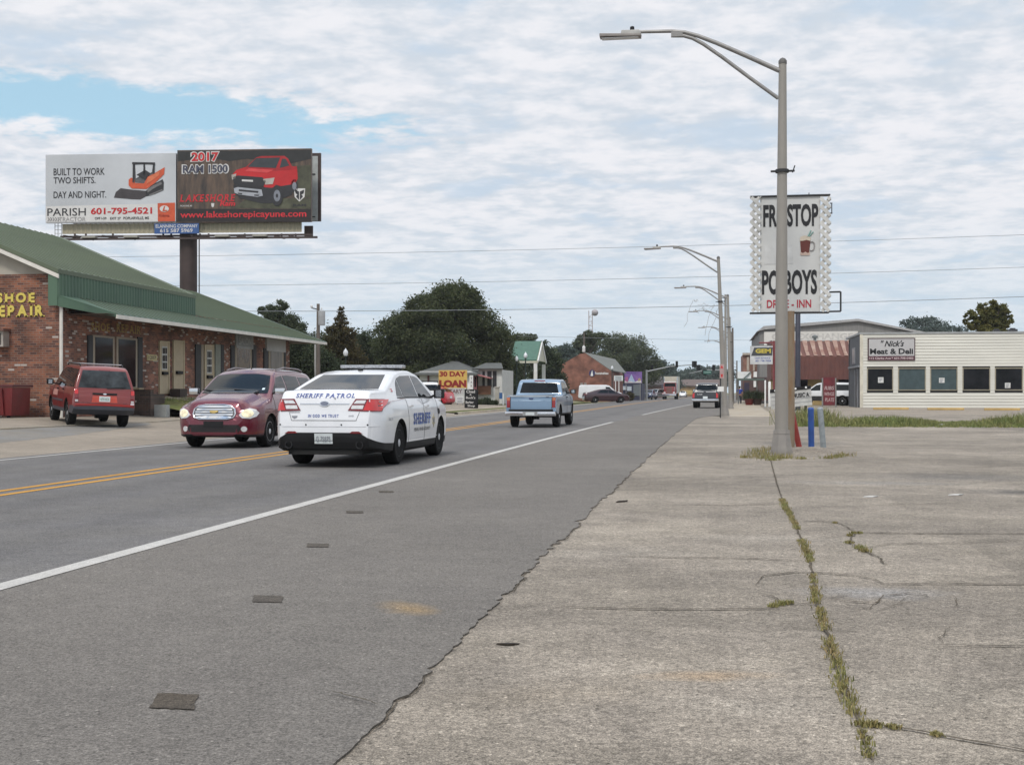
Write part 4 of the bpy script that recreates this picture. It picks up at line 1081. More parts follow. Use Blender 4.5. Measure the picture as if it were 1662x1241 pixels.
# ------------------------------------------------------------------ the smaller, farther vehicles
WIN_SED = dict(ws=[(-.68, 1.10), (.68, 1.10), (.54, 1.46), (-.54, 1.46)], rw=[(-.68, 1.22), (.68, 1.22), (.55, 1.44), (-.55, 1.44)],
    sw=[[(-1.30, 1.10), (-.03, 1.08), (-.03, 1.44), (-.8, 1.42)], [(.03, 1.08), (1.02, 1.06), (.45, 1.42), (.03, 1.44)]], hl=rect(.5, .68, .8, .78), tl=rect(.5, .86, .88, 1.04))
WIN_SUV = dict(ws=[(-.70, 1.18), (.70, 1.18), (.60, 1.62), (-.60, 1.62)], rw=[(-.68, 1.13), (.68, 1.13), (.60, 1.54), (-.60, 1.54)],
    sw=[[(-2.1, 1.13), (-.93, 1.13), (-.93, 1.57), (-2.0, 1.555)], [(-.86, 1.12), (.08, 1.12), (.08, 1.59), (-.86, 1.59)], [(.18, 1.12), (1.03, 1.12), (.5, 1.53), (.18, 1.58)]], hl=rect(.48, .76, .70, .90), tl=rect(.70, .72, .83, 1.06))
WIN_PICK = dict(ws=[(-.70, 1.19), (.70, 1.19), (.60, 1.59), (-.60, 1.59)], rw=[(-.69, 1.165), (.69, 1.165), (.60, 1.535), (-.60, 1.535)],
    sw=[[(-.60, 1.16), (.02, 1.15), (.02, 1.53), (-.52, 1.52)], [(.14, 1.15), (1.12, 1.15), (.62, 1.51), (.14, 1.53)]], hl=rect(.48, .78, .74, .93), tl=rect(.70, .68, .83, 1.02))
VAN = dict(
    top=[(-2.75, .6), (-2.74, 1.1), (-2.70, 1.75), (-2.6, 1.92), (-2.4, 1.97), (.6, 1.98), (1.0, 1.90), (1.75, 1.22), (1.85, 1.18), (2.45, 1.02), (2.6, .85), (2.63, .6)],
    bot=[(-2.75, .45), (-2.5, .35), (2.4, .33), (2.63, .4)], plan=[(-2.75, .90), (-2.6, .95), (2.0, .95), (2.45, .85), (2.63, .74)],
    prof=[(.2, .95), (.5, 1.0), (1.1, .99), (1.3, .96), (2.0, .83), (2.1, .8)], axles=(-1.7, 1.75), tyre=(.36, .23), r=.1, smooth=.06, n=44)
WIN_VAN = dict(ws=[(-.74, 1.27), (.74, 1.27), (.64, 1.83), (-.64, 1.83)], rw=[(-.70, 1.25), (.70, 1.25), (.66, 1.7), (-.66, 1.7)], sw=[[(.55, 1.25), (1.55, 1.22), (1.0, 1.72), (.55, 1.74)]], hl=rect(.5, .75, .76, .9), tl=rect(.80, .8, .90, 1.3))
HATCH = dict(
    top=[(-1.78, .5), (-1.77, .75), (-1.73, .90), (-1.62, 1.04), (-1.25, 1.32), (-1.0, 1.42), (-.6, 1.485), (0, 1.49), (.3, 1.43), (.95, 1.03), (1.1, .98), (1.55, .86), (1.74, .72), (1.77, .5)],
    bot=[(-1.78, .36), (-1.6, .24), (1.6, .22), (1.77, .3)], plan=[(-1.78, .58), (-1.68, .70), (-1.4, .79), (-.6, .82), (.9, .81), (1.4, .76), (1.7, .60), (1.77, .48)],
    prof=[(.2, .94), (.4, 1), (.7, 1.0), (.9, .97), (1.0, .93), (1.3, .82), (1.5, .70)], axles=(-1.15, 1.15), tyre=(.30, .19), r=.10, smooth=.10, crown=.04, n=50)
WIN_HAT = dict(ws=[(-.6, 1.06), (.6, 1.06), (.5, 1.40), (-.5, 1.40)], rw=[(-.55, 1.09), (.55, 1.09), (.46, 1.33), (-.46, 1.33)], sw=[[(-1.15, 1.05), (-.42, 1.02), (-.42, 1.37), (-.85, 1.33)], [(-.36, 1.02), (.72, 1.0), (.25, 1.36), (-.36, 1.38)]], hl=ell(.52, .72, .1, .09), tl=rect(.58, .78, .68, .95))
def plain_car(S, Wn, name, label, cat, loc, rz, pm, group=None, scale=None, style='alloy', wmat=None, bumper=None, rules=(), plate=True):
    rules = list(rules) + ([('bumper#r', lambda c, n: c.z < .58 and c.y < S['top'][0][0] + .3, bumper), ('bumper#f', lambda c, n: c.z < .58 and c.y > S['top'][-1][0] - .3, bumper)] if bumper else [])
    c = Car(S, name, label, cat, loc, rz, pm, group, rules)
    c.wheels(style, wmat or ALLOY)
    c.patch('windshield', 'front', Wn['ws'], GLASS, res=.15); c.patch('rear_window', 'back', Wn['rw'], GLASS, res=.15)
    for p in Wn['sw']: c.both('side_window', p, GLASS, res=.15)
    c.mirror('headlight', 'front', Wn['hl'], CLEARLENS, off=.01, res=.15); c.mirror('tail_light', 'back', Wn['tl'], REDLENS, off=.01, res=.15)
    if plate: c.plate('back', .70 if S is not SEDAN else .45)
    c.mirrors(.9 if S is not HATCH else .6, 1.12 if S is not HATCH else 1.03, BLACK, (.18, .09, .15), .05)
    if scale: c.t.scale = scale
    return c
def gpos(u, v, z=0.0):
    p = G(u, v, z); return p
# black pickup by the far kerb
RAM = dict(PICK); RAM['tyre'] = (.40, .26)
p = G(1148, 662.5); BLACKP = paint('black', (.016, .017, .022), .3)
c = plain_car(RAM, WIN_PICK, 'black_pickup', 'black pickup truck with silver rear bumper parked at the kerb beside the lamp poles', 'pickup truck', (p.x, p.y + 2.5, .02), R(-3), BLACKP, scale=(1.13, 1.13, 1.13))
mb = MB(); mb.box((0, -2.66, .52), (1.74, .2, .17)); mb.build('rear_bumper', CHROME, c.t, bevel=.03)
c.patch('tailgate_trim', 'back', rect(-.70, 1.04, -.12, 1.085), M('pale_trim', (.5, .5, .5), .4), off=.012); c.patch('tailgate_trim', 'back', rect(.05, 1.04, .70, 1.085), M('pale_trim'), off=.012)
c.write('tailgate_lettering', 'back', 'RAM', (-.36, .90), .07, .32, M('pale_trim'))
mb = MB(); mb.box((0, -.2, .5), (.9, 4.2, .1)); mb.build('underbody', LINER, c.t)
# dark blue pickup coming
p = G(1049, 648.5); NAVY = paint('navy', (.018, .035, .10), .3)
c = plain_car(PICK, WIN_PICK, 'navy_pickup', 'dark blue pickup truck with silver bed coming down the far lane', 'pickup truck', (p.x + .4, p.y + 2.4, .02), math.pi - R(9), NAVY)
c.both('bed_panel', rect(-2.4, .62, -.85, 1.05), M('bed_silver', (.5, .5, .53), .35, .4), off=.008)
c.patch('grille', 'front', rect(-.42, .68, .42, .92), BLACK, off=.01)
# red small hatch and white utility wagon beside the loan sign
p = G(722, 660, .12); CHERRY = paint('cherry_red', (.42, .018, .030), .22)
plain_car(HATCH, WIN_HAT, 'red_hatchback', 'small round red hatchback parked in front of the yellow loan sign', 'car', (p.x - 1.15, p.y + .2, .13), R(72), CHERRY)
p = wp(688, 650, 86); WHT_CAR = paint('fridge_white', (.68, .69, .70), .35)
c = plain_car(EXPL, WIN_SUV, 'white_utility_wagon', 'white sport utility wagon with roof bars parked left of the red hatchback', 'car', (p.x, p.y + 1.5, .18), R(12), WHT_CAR)
mb = MB()
for y in (-1.6, -.2): mb.tube([(-.66, y, 1.80), (.66, y, 1.80)], .02, 6)
for sg in (-.62, .62): mb.tube([(sg, -1.9, 1.72), (sg, -1.7, 1.79), (sg, .1, 1.79), (sg, .3, 1.72)], .02, 6)
mb.build('roof_rack', BLACK, c.t)
# by the brick building
p = G(930, 651); plain_car(SEDAN, WIN_SED, 'grey_sedan', 'pale grey sedan parked beside the white van near the brick gable building', 'car', (p.x - 1.6, p.y + 6, .1), R(-62), paint('pale_grey', (.33, .34, .33), .35))
p = wp(975, 645, 150); plain_car(VAN, WIN_VAN, 'white_van', 'white cargo van parked against the brick gable building', 'van', (p.x, p.y, .12), R(-82), WHT_CAR)
p = wp(985, 651.5, 150 - 12); c = plain_car(SEDAN, WIN_SED, 'dark_red_sedan', 'dark maroon sedan waiting at the roadside in front of the white van', 'car', (p.x, p.y, .03), R(-75), paint('wine', (.035, .010, .014), .3))
# far down the road
p = G(1120, 641.8); plain_car(SEDAN, WIN_SED, 'white_sedan', 'white sedan far down the road beyond the traffic signals', 'car', (p.x + .6, min(p.y, 330), .02), math.pi - R(4), WHT_CAR)
p = wp(1158, 640, 300); plain_car(SEDAN, WIN_SED, 'blue_sedan', 'small blue sedan far off beyond the black pickup', 'car', (p.x, p.y, .02), math.pi - R(6), paint('mid_blue', (.05, .09, .22), .3))
p = wp(1010, 640, 210); plain_car(EXPL, WIN_SUV, 'silver_utility_wagon', 'silver utility wagon half hidden behind the dark blue pickup', 'car', (p.x + 5.5, p.y + 6, .1), math.pi - R(25), paint('silver', (.42, .43, .44), .3, .4))
# by the deli
p = wp(1339, 657, 92); plain_car(EXPL, WIN_SUV, 'white_wagon', 'white sport utility wagon half hidden behind the dark red banner', 'car', (p.x, p.y, .2), R(74), WHT_CAR, bumper=BLACK, rules=[('lower_body', lambda c, n: c.z < .72, M('road_black', (.02, .02, .022), .6))])
p = wp(1389, 657, 95); c = plain_car(RAM, WIN_PICK, 'white_pickup', 'white pickup truck with black lower body parked beside the deli wall', 'pickup truck', (p.x, p.y, .2), R(82), WHT_CAR, rules=[('lower_body', lambda c, n: c.z < .85, M('road_black', (.02, .02, .022), .6))])
# ================================================================== buildings
def ray(u, v, P0, n, lift=0.0):
    """the point of the upright plane (through P0, facing n) seen at photo pixel u, v"""
    o = Vector((0, 0, CAMH)); d = wp(u, v, 1.0) - o; n = Vector(n); P = Vector(P0) + n * lift
    return o + d * ((P - o).dot(n) / d.dot(n))
class Face:
    """an upright plane on which measured things are drawn; ex runs to the viewer's right"""
    def __init__(s, P0, n): s.P, s.n = Vector(P0), Vector(n).normalized(); s.ex = Vector((0, 0, 1)).cross(s.n).normalized(); s.ez = Vector((0, 0, 1))
    def __call__(s, u, v, lift=0.0):
        p = ray(u, v, s.P, s.n); return p + s.n * lift
    def quad(s, mb, u0, v0, u1, v1, lift): return mb.poly([s(u0, v1, lift), s(u1, v1, lift), s(u1, v0, lift), s(u0, v0, lift)])
    def poly(s, mb, pts, lift): return mb.poly([s(u, v, lift) for u, v in pts])
    def slab(s, mb, u0, v0, u1, v1, t, lift=0.0):
        a = [s(u0, v1, lift), s(u1, v1, lift), s(u1, v0, lift), s(u0, v0, lift)]
        z0, z1 = min(a[0].z, a[1].z), max(a[2].z, a[3].z)
        z0, z1 = (a[0].z + a[1].z) / 2, (a[2].z + a[3].z) / 2
        a[0].z = a[1].z = z0; a[2].z = a[3].z = z1
        return mb.prism(a, s.n * t)
    def text(s, name, body, u0, v0, u1, v1, lift, mat, parent, world=True, **k):
        a, b = s((u0 + u1) / 2, (v0 + v1) / 2, lift), None
        w = (s(u1, v0, lift) - s(u0, v0, lift)).dot(s.ex); h = abs(s(u0, v0, lift).z - s(u0, v1, lift).z)
        return letters(name, body, a, s.ex, s.ez, mat, parent, h, w, world=world, **k)

def brick(name, axis, c1, c2, mortar, white=0.05, bw=0.22, bh=0.075):
    m = bpy.data.materials.new(name); m.use_nodes = True
    nt, N, L, B = nodes_of(m); B.inputs['Roughness'].default_value = 0.85
    tc = N.new('ShaderNodeTexCoord'); sp = N.new('ShaderNodeSeparateXYZ'); L.new(tc.outputs['Object'], sp.inputs[0])
    cb = N.new('ShaderNodeCombineXYZ'); L.new(sp.outputs[axis], cb.inputs[0]); L.new(sp.outputs[2], cb.inputs[1])
    def bt(a, b, mo):
        t = N.new('ShaderNodeTexBrick'); L.new(cb.outputs[0], t.inputs['Vector'])
        t.inputs['Color1'].default_value = (*a, 1); t.inputs['Color2'].default_value = (*b, 1); t.inputs['Mortar'].default_value = (*mo, 1)
        t.inputs['Scale'].default_value = 1.0; t.inputs['Mortar Size'].default_value = 0.008; t.inputs['Brick Width'].default_value = bw; t.inputs['Row Height'].default_value = bh
        t.inputs['Bias'].default_value = 0.0; return t
    b1 = bt(c1, c2, mortar); b2 = bt((0, 0, 0), (1, 1, 1), (0, 0, 0))
    ns = N.new('ShaderNodeTexNoise'); L.new(tc.outputs['Object'], ns.inputs['Vector']); ns.inputs['Scale'].default_value = 1.3; ns.inputs['Detail'].default_value = 6
    mr = N.new('ShaderNodeMapRange'); L.new(ns.outputs[0], mr.inputs[0]); mr.inputs[1].default_value = .3; mr.inputs[2].default_value = .7; mr.inputs[3].default_value = .58; mr.inputs[4].default_value = 1.4
    sc = N.new('ShaderNodeVectorMath'); sc.operation = 'SCALE'; L.new(b1.outputs[0], sc.inputs[0]); L.new(mr.outputs[0], sc.inputs['Scale'])
    th = N.new('ShaderNodeMath'); th.operation = 'GREATER_THAN'; L.new(b2.outputs[0], th.inputs[0]); th.inputs[1].default_value = 1 - white
    mx = N.new('ShaderNodeMix'); mx.data_type = 'RGBA'; L.new(th.outputs[0], mx.inputs[0]); L.new(sc.outputs[0], mx.inputs[6]); mx.inputs[7].default_value = (.42, .36, .32, 1)
    L.new(mx.outputs[2], B.inputs['Base Color'])
    bp = N.new('ShaderNodeBump'); L.new(b1.outputs['Fac'], bp.inputs['Height']); bp.invert = True; bp.inputs['Strength'].default_value = .4; bp.inputs['Distance'].default_value = .01
    L.new(bp.outputs[0], B.inputs['Normal'])
    return m
BR_S = brick('brick_end_wall', 0, (.265, .098, .052), (.085, .038, .032), (.20, .15, .12), .045)
BR_E = brick('brick_shop_front', 1, (.29, .115, .07), (.095, .045, .038), (.20, .15, .12), .08)
GREEN = M('green_metal_roof', (.112, .140, .086), .6, 0, 0, c2=(.092, .116, .074), vscale=.7, stretch=(1, .15, 1))
GREEN2 = M('green_metal_cladding', (.085, .152, .098), .55, 0, c2=(.062, .110, .076), vscale=1.1, stretch=(1, 1.2, .2))
SIDING = M('pale_siding', (.40, .37, .31), .7, var=.06)
TRIMW = M('white_trim', (.66, .63, .57), .55, var=.08)
SOFF = M('soffit_brown', (.10, .075, .06), .8)
BEIGE = M('beige_door', (.44, .36, .245), .6, var=.06)
DOORF = M('door_frame', (.30, .25, .19), .6, var=.06)
SHUT = M('black_shutter', (.020, .020, .024), .6)

XF, Y0, Y1, YM = -20.6, 36.9, Yat(470, -20.6), 47.2
XE, ZE = -19.2, 3.75
XRI = -26.3
mall = thing('strip_mall', 'brick strip of shops with green metal roof and SHOE REPAIR lettering', 'building', (XF, (Y0 + Y1) / 2, .35))
XB = -34.0
mb = MB(); mb.bb((XF - .25, Y0 + .25, -.1), (XF, Y1, 4.3))
mb.build('front_wall', BR_E, mall, world=True)
mb = MB(); mb.bb((XB, Y0, -.1), (XF + .001, Y0 + .25, 5.0)); mb.build('end_wall', BR_S, mall, world=True)
mb = MB(); mb.bb((XB, Y1 - .25, -.1), (XF - .25, Y1 - .001, 4.3)); mb.build('far_wall', BR_S, mall, world=True)
SL = .42
mb = MB()
za = lambda x: 5.12 + SL * (XF + .1 - x)
mb.prism([(XF + .02, Y0 + .03, 4.98), (XRI, Y0 + .03, za(XRI) - .12), (XB, Y0 + .03, 4.98)], (0, .2, 0)); mb.build('gable_siding', SIDING, mall, world=True)
# raised roof over the near shops
mb = MB(); t = .14
for a, b in (((XF + .1, za(XF + .1)), (XRI, za(XRI))), ((XRI, za(XRI)), (XB - .5, za(XRI) - SL * (XRI - XB + .5)))):
    mb.prism([(a[0], Y0 - .35, a[1]), (b[0], Y0 - .35, b[1]), (b[0], Y0 - .35, b[1] - t), (a[0], Y0 - .35, a[1] - t)], (0, YM - Y0 + .45, 0))
ro = mb.build('upper_roof', GREEN, mall, world=True)
mb = MB()
for k in range(int((YM - Y0) / .42)):
    y = Y0 - .2 + k * .42; mb.prism([(XF + .1, y, za(XF + .1) + .002), (XRI, y, za(XRI) + .002), (XRI, y, za(XRI) + .028), (XF + .1, y, za(XF + .1) + .028)], (0, .035, 0))
mb.build('roof_rib', GREEN, ro, label=None)
mb = MB(); mb.prism([(XF + .12, Y0 - .37, za(XF + .1) - .17), (XRI, Y0 - .37, za(XRI) - .17), (XRI, Y0 - .37, za(XRI) - .30), (XF + .12, Y0 - .37, za(XF + .1) - .30)], (0, .05, 0)); mb.build('rake_trim', TRIMW, mall, world=True)
# upright ribbed front between the two roofs
mb = MB(); P = []; y = Y0 - .33; i = 0
while y < YM + .05:
    x = XF + .06 + (.035 if i % 4 in (1, 2) else 0)
    dz = .03 * math.sin(y * .8)
    P.append([Vector((x, y, 4.22)), Vector((x, y, za(XF + .1) - .12 + dz * .3))]); y += .052; i += 1
mb.grid(P); mb.prism([(XF + .06, Y0 - .34, 3.95), (XF + .06, Y0 - .34, 5.0), (XF - .25, Y0 - .34, 5.0), (XF - .25, Y0 - .34, 3.95)], (0, .04, 0)); mb.build('roof_front_cladding', GREEN2, mall, world=True, recalc=False)
mb = MB(); mb.bb((XRI, YM - .06, 4.3), (XF + .05, YM + .08, za(XF)));  mb.prism([(XF + .05, YM - .05, 5.0), (XRI, YM - .05, za(XRI) - .15), (XRI, YM - .05, 5.0)], (0, .12, 0)); mb.build('upper_end_cladding', GREEN2, mall, world=True)
# lower roof: porch slope and the far part
YEV = 37.9; YEE = Y1 + 1.6
slb = (4.32 - ZE) / (XE - XF)
mb = MB()
def zb_(x): return ZE + slb * (XE - x)
for (a, b, y0, y1) in ((XE, XF, YEV, YM), (XE, XRI + .1, YM, YEE)):
    sl_ = slb if b == XF else .375
    mb.prism([(a, y0, ZE), (b, y0, ZE + sl_ * (a - b)), (b, y0, ZE + sl_ * (a - b) - .10), (a, y0, ZE - .10)], (0, y1 - y0, 0))
mb.prism([(XRI + .1, YM, ZE + .375 * (XE - XRI - .1)), (XB - .5, YM, 3.6), (XB - .5, YM, 3.5), (XRI + .1, YM, ZE + .375 * (XE - XRI - .1) - .1)], (0, YEE - YM, 0))
lr = mb.build('lower_roof', M('green_metal_roof_low', (.076, .128, .100), .55, 0, c2=(.064, .108, .085), vscale=.8, stretch=(1, .2, 1)), mall, world=True)
mb = MB()
for k in range(int((YEE - YEV) / .42)):
    y = YEV + .1 + k * .42; b = XF if y < YM else XRI + .1; sl_ = slb if y < YM else .375
    mb.prism([(XE, y, ZE + .002), (b, y, ZE + sl_ * (XE - b) + .002), (b, y, ZE + sl_ * (XE - b) + .028), (XE, y, ZE + .028)], (0, .035, 0))
mb.build('roof_rib', GREEN, lr)
mb = MB(); mb.prism([(XF + .06, Y0 - .30, 4.26), (XF + .06, Y0 - .30, 3.93), (XE, YEV, ZE - .10), (XE, YEV, ZE)], (.02, .05, 0)); mb.prism([(XF + .06, Y0 - .3, 4.27), (XE, YEV, ZE + .001), (XF, YEV + .01, 4.30)], (0, 0, .02)); mb.build('porch_end_panel', GREEN2, mall, world=True)
mb = MB(); mb.bb((XE - .02, YEV, ZE - .15), (XE + .03, YEE, ZE - .02)); mb.build('fascia', TRIMW, mall, world=True)
mb = MB(); mb.bb((XF - .3, YEV - .6, ZE - .02), (XE - .03, YEE - .02, ZE - .01)); mb.build('soffit', SOFF, mall, world=True)
mb = MB(); mb.bb((XF - 2, YEE - .1, ZE - .1), (XE - .03, YEE - .05, ZE)); mb.prism([(XE - .05, YEE - .12, ZE - .05), (XRI, YEE - .12, ZE + .375 * (XE - XRI) - .15), (XB, YEE - .12, ZE - .05)], (0, .05, 0)); mb.build('far_gable', SIDING, mall, world=True)
mb = MB(); mb.tube([(XF + .08, Y0 - .12, 3.95), (XF + .08, Y0 - .12, .35)], .055, 8); mb.build('downspout', TRIMW, mall, world=True)
FF = Face((XF, 45, 2), (1, 0, 0)); GF = Face((-25, Y0, 2), (0, -1, 0))
SIGNY = M('yellow_sign_paint', (.62, .50, .10), .5, var=.05)
GF.text('wall_lettering', 'SHOE', -5, 475, 57, 491.5, .03, SIGNY, mall, serif=True, bold=.05)
GF.text('wall_lettering', 'REPAIR', -21, 495, 73, 514, .03, SIGNY, mall, serif=True, bold=.05)
SIGNO = M('brass_lettering', (.40, .27, .06), .45, var=.1)
FF.text('shop_lettering', 'SHOE', 147, 524, 177, 537, .03, SIGNO, mall, serif=True, bold=.012)
FF.text('shop_lettering', 'REPAIR', 188, 527, 228, 540.5, .03, SIGNO, mall, serif=True, bold=.012)
def shopwin(u0, u1, v0, v1, sh=(), glass=SHOPGLASS, frame_m=DOORF):
    mb = MB(); FF.slab(mb, u0, v0, u1, v1, .05); w = mb.build('window', frame_m, mall, world=True)
    mb = MB(); FF.slab(mb, u0 + 3.2, v0 + 3, u1 - 3.2, v1 - 3, .012, .047); mb.build('pane', glass, w)
    for a, b in sh:
        mb = MB(); FF.slab(mb, a, v0 - 1, b, v1 + 1, .045); FF.slab(mb, a + 1, v0 + 3, b - 1, v1 - 4, .012, .042); mb.build('shutter', SHUT, mall, world=True)
shopwin(149, 184, 545, 600 + 29, [(141, 149)]); shopwin(187, 221, 548, 630.5, [(222, 230)])
def shopdoor(u0, u1, v0, v1, lattice=True, mat=BEIGE):
    mb = MB(); FF.slab(mb, u0, v0, u1, v1, .05); d = mb.build('door', mat, mall, world=True)
    mb = MB()
    for q in ((u0 - 1.3, v0 - 1.5, u0, v1), (u1, v0 - 1.5, u1 + 1.3, v1), (u0, v0 - 1.5, u1, v0)): FF.slab(mb, *q, .07)
    mb.build('door_frame', M('pale_frame', (.52, .44, .30), .6), d)
    w = u1 - u0
    if lattice:
        mb = MB(); FF.slab(mb, u0 + w * .18, v0 + 7, u1 - w * .18, v0 + 45, .012, .047); p = mb.build('door_window', M('pale_grid', (.50, .50, .48), .5), d)
        mb = MB()
        for i in range(3):
            for j in range(3): FF.slab(mb, u0 + w * (.24 + i * .19), v0 + 9.5 + j * 12, u0 + w * (.38 + i * .19), v0 + 19 + j * 12, .006, .058)
        mb.build('pane', SHOPGLASS, p)
    mb = MB(); FF.slab(mb, u0 + w * .15, v0 + 48, u0 + w * .75, v0 + 53, .09, .05); mb.build('mail_box', BLACK, d)
shopdoor(258.5, 271.5, 555, 639); shopdoor(281, 296, 554, 640.5, False)
shopdoor(331.5, 344, 561, 640)
mb = MB(); FF.slab(mb, 238, 575.5, 254, 585, .03); sg = mb.build('number_plaque', M('cream_plaque', (.52, .44, .22), .5), mall, world=True)
FF.text('plaque_lettering', '1207', 240, 577.5, 252, 583, .036, INKBLACK, sg, world=False)
for a, b, c_ in ((316, 324.5, SHUT), (325, 328.5, DOORF), (348, 356.5, M('pale_panel', (.22, .235, .20), .6)), (357.5, 362, SHUT)):
    mb = MB(); FF.slab(mb, a, 559, b, 640, .05); mb.build('shutter' if c_ is SHUT else 'side_panel', c_, mall, world=True)
TAN = M('papered_glass', (.20, .14, .085), .25, 0, .4, c2=(.06, .045, .035), vscale=2.5)
shopwin(380, 407, 561, 640, [(373.5, 379.5), (408.5, 415)], TAN); shopwin(434.5, 459, 566, 640, [(427, 434), (459.5, 463)], M('curtain_glass', (.24, .21, .17), .3, 0, .4, c2=(.07, .055, .045), vscale=3, stretch=(1, 3, .3)))
mb = MB(); FF.slab(mb, 381, 543.5, 408.5, 565.5, .08); sg = mb.build('shop_sign', M('grey_sign', (.34, .35, .35), .5), mall, world=True)
mb = MB(); FF.slab(mb, 383, 546, 406.5, 562, .01, .078); mb.build('sign_face', M('dull_sign_face', (.22, .23, .235), .5), sg)
FF.text('sign_lettering', 'SALON', 385, 548, 405, 560, .093, M('sign_pale_ink', (.42, .43, .43), .5), sg, world=False)
mb = MB(); FF.slab(mb, 430.5, 549, 461, 570.5, .09); mb.build('blank_sign', M('blank_sign', (.44, .44, .44), .5, var=.06), mall, world=True)
# air conditioner through the end wall
mb = MB(); GF.slab(mb, -14, 538, 15, 563, .35); ac = mb.build('air_conditioner', M('ac_shell', (.36, .33, .29), .5), mall, world=True)
mb = MB(); GF.slab(mb, -11, 541.5, 11.5, 560, .01, .348); mb.build('ac_grille', M('ac_dark', (.06, .05, .05), .6), ac)
mb = MB(); GF.slab(mb, -14, 534, 18, 538, .45); mb.build('ac_hood', M('rust_hood', (.16, .08, .06), .7), ac)
# raised walk in front of the shops, brick end and bank
YW0 = 41.6
mb = MB(); mb.bb((XF, YW0, -.1), (XF + .8, Y1 - .3, .99)); o = mb.build('raised_walk', SWLK); o['kind'] = 'structure'
pb_ = thing('brick_planter', 'low dark brick planter wall below the shoe repair windows', 'planter', (XF + 1.2, YW0 - .2, .38))
mb = MB(); mb.bb((XF + .0, YW0 - .55, .2), (XF + 1.1, YW0 - .3, 1.28)); mb.bb((XF + .85, YW0 - .3, .2), (XF + 1.1, YW0 + .6, 1.12)); mb.build('brick_wall', brick('planter_brick', 0, (.10, .06, .045), (.05, .035, .03), (.09, .08, .07), .02), pb_, world=True)
mb = MB(); mb.bb((XF - .0, YW0 - .60, 1.281), (XF + .7, YW0 - .25, 1.34)); mb.build('coping', M('tan_stone', (.34, .27, .17), .8), pb_, world=True)
mb = MB(); P = []
for i in range(22):
    y = YW0 - .2 + i * .85; top = .93 if i > 1 else .75 + .09 * i
    P.append([Vector((XF + .8 + k * .62, y + .1 * math.sin(k), max(zl(XF + .8 + k * .62), top - .028 * k * k * 1.2 - .04 * k) - .01 + rng.uniform(-.03, .03))) for k in range(6)])
mb.grid(P); o = mb.build('grass_bank', surf('bank_grass', (.155, .14, .06), .4, .35, tint=(.8, 1.05, .7)), recalc=False); o['kind'] = 'structure'
bank = []
for _ in range(500): bank.append(((XF + .9 + rng.random() * 2.2, YW0 + .5 + rng.random() * 14), rng.uniform(.4, 1.1)))
blades('bank_grass_blades', bank, 4500, .13, .12, GRASS, wid=.012, zf=lambda x, y: max(zl(x), .93 - .075 * (x - XF - .8) ** 2 - .064 * (x - XF - .8)))
mb = MB(); FF2 = None
mb.prism([(XF + .82, YW0 + 1.4, .96), (XF + 2.9, YW0 + 3.6, .46), (XF + 2.9, YW0 + 3.75, .46), (XF + .82, YW0 + 1.55, .96)], (0, 0, .07)); o = mb.build('pale_edging', SWLK); o['kind'] = 'structure'
pot = thing('planter_box', 'dark planter box with small plants between the two beige doors', 'planter', (XF + .35, Yat(276, XF), .99))
mb = MB(); mb.box((0, 0, .16), (.42, .65, .32)); mb.build('box', M('dark_wood', (.05, .035, .03), .8), pot, bevel=.015)
mb = MB(); mb.box((0, 0, .325), (.36, .58, .01)); mb.build('soil', M('soil', (.04, .03, .02), .95), pot)
cb = thing('concrete_block', 'pale concrete block standing at the planter foot behind the red wagon', 'block', (XF + 1.6, YW0 - .7, zl(XF + 1.6)))
mb = MB(); mb.box((0, 0, .22), (.45, .3, .44)); mb.build('block', M('block_grey', (.30, .31, .30), .8), cb, bevel=.02)

# red dumpster
dp = wp(2, 650, 38.6); dz = zl(dp.x)
du = thing('dumpster', 'red metal dumpster standing against the brick end wall', 'dumpster', (dp.x - .3, 35.7, dz), R(2))
DR = M('dumpster_red', (.17, .016, .018), .55, c2=(.10, .014, .014), vscale=2)
mb = MB(); mb.prism([(-.85, -.5, .08), (.85, -.5, .08), (.95, -.62, .95), (-.95, -.62, .95)], (0, 1.1, 0)); mb.build('bin', DR, du, bevel=.02)
mb = MB()
for x in (-.6, -.2, .2, .6): mb.box((x, -.60, .52), (.07, .06, .8), mat=Matrix.Rotation(R(8), 3, 'X'))
mb.build('rib', DR, du)
mb = MB(); mb.box((0, -.02, 1.0), (1.96, 1.24, .07)); mb.build('lid', M('lid_dark', (.09, .015, .018), .6), du, bevel=.02)
for x in (-.7, .7): MB().lathe([(.07, -.03), (.07, .03)], 14, (x, -.4, .07), (1, 0, 0)).build('castor', BLACK, du)

# ------------------------------------------------------------------ the deli
XD, YD, ZD0, ZD1 = 9.72, 82.6, .2, 4.95
deli = thing('deli_building', 'long white clapboard deli with five dark windows and a flat roof', 'building', (XD + 7, YD, ZD0))
CLAP = M('clapboard_cream', (.64, .625, .56), .6, var=.06, vscale=.8, stretch=(.3, 1, 2))
DF = Face((XD, YD, 2), (0, -1, 0))
wins = [(1407, 1449.5), (1457.5, 1502.5), (1509.5, 1554), (1562, 1607), (1614.5, 1660), (1668, 1714)]
WZ0, WZ1 = zv(633.5, XD + 3, YD), zv(597, XD + 3, YD)
wx = [(DF(a, 610).x, DF(b, 610).x) for a, b in wins]
XR = 26.0
mb = MB(); nb = 25; bh = (ZD1 - ZD0) / nb
for i in range(nb):
    z0, z1 = ZD0 + i * bh, ZD0 + (i + 1) * bh; xs = [(XD, XR)]
    if z1 > WZ0 + .02 and z0 < WZ1 - .02:
        xs = []; c = XD
        for a, b in wx: xs.append((c, a)); c = b
        xs.append((c, XR))
    for a, b in xs: mb.prism([(a, YD - .045, z0), (a, YD, z0), (a, YD, z1), (a, YD - .012, z1)], (b - a, 0, 0))
mb.build('clapboard_wall', CLAP, deli, world=True)
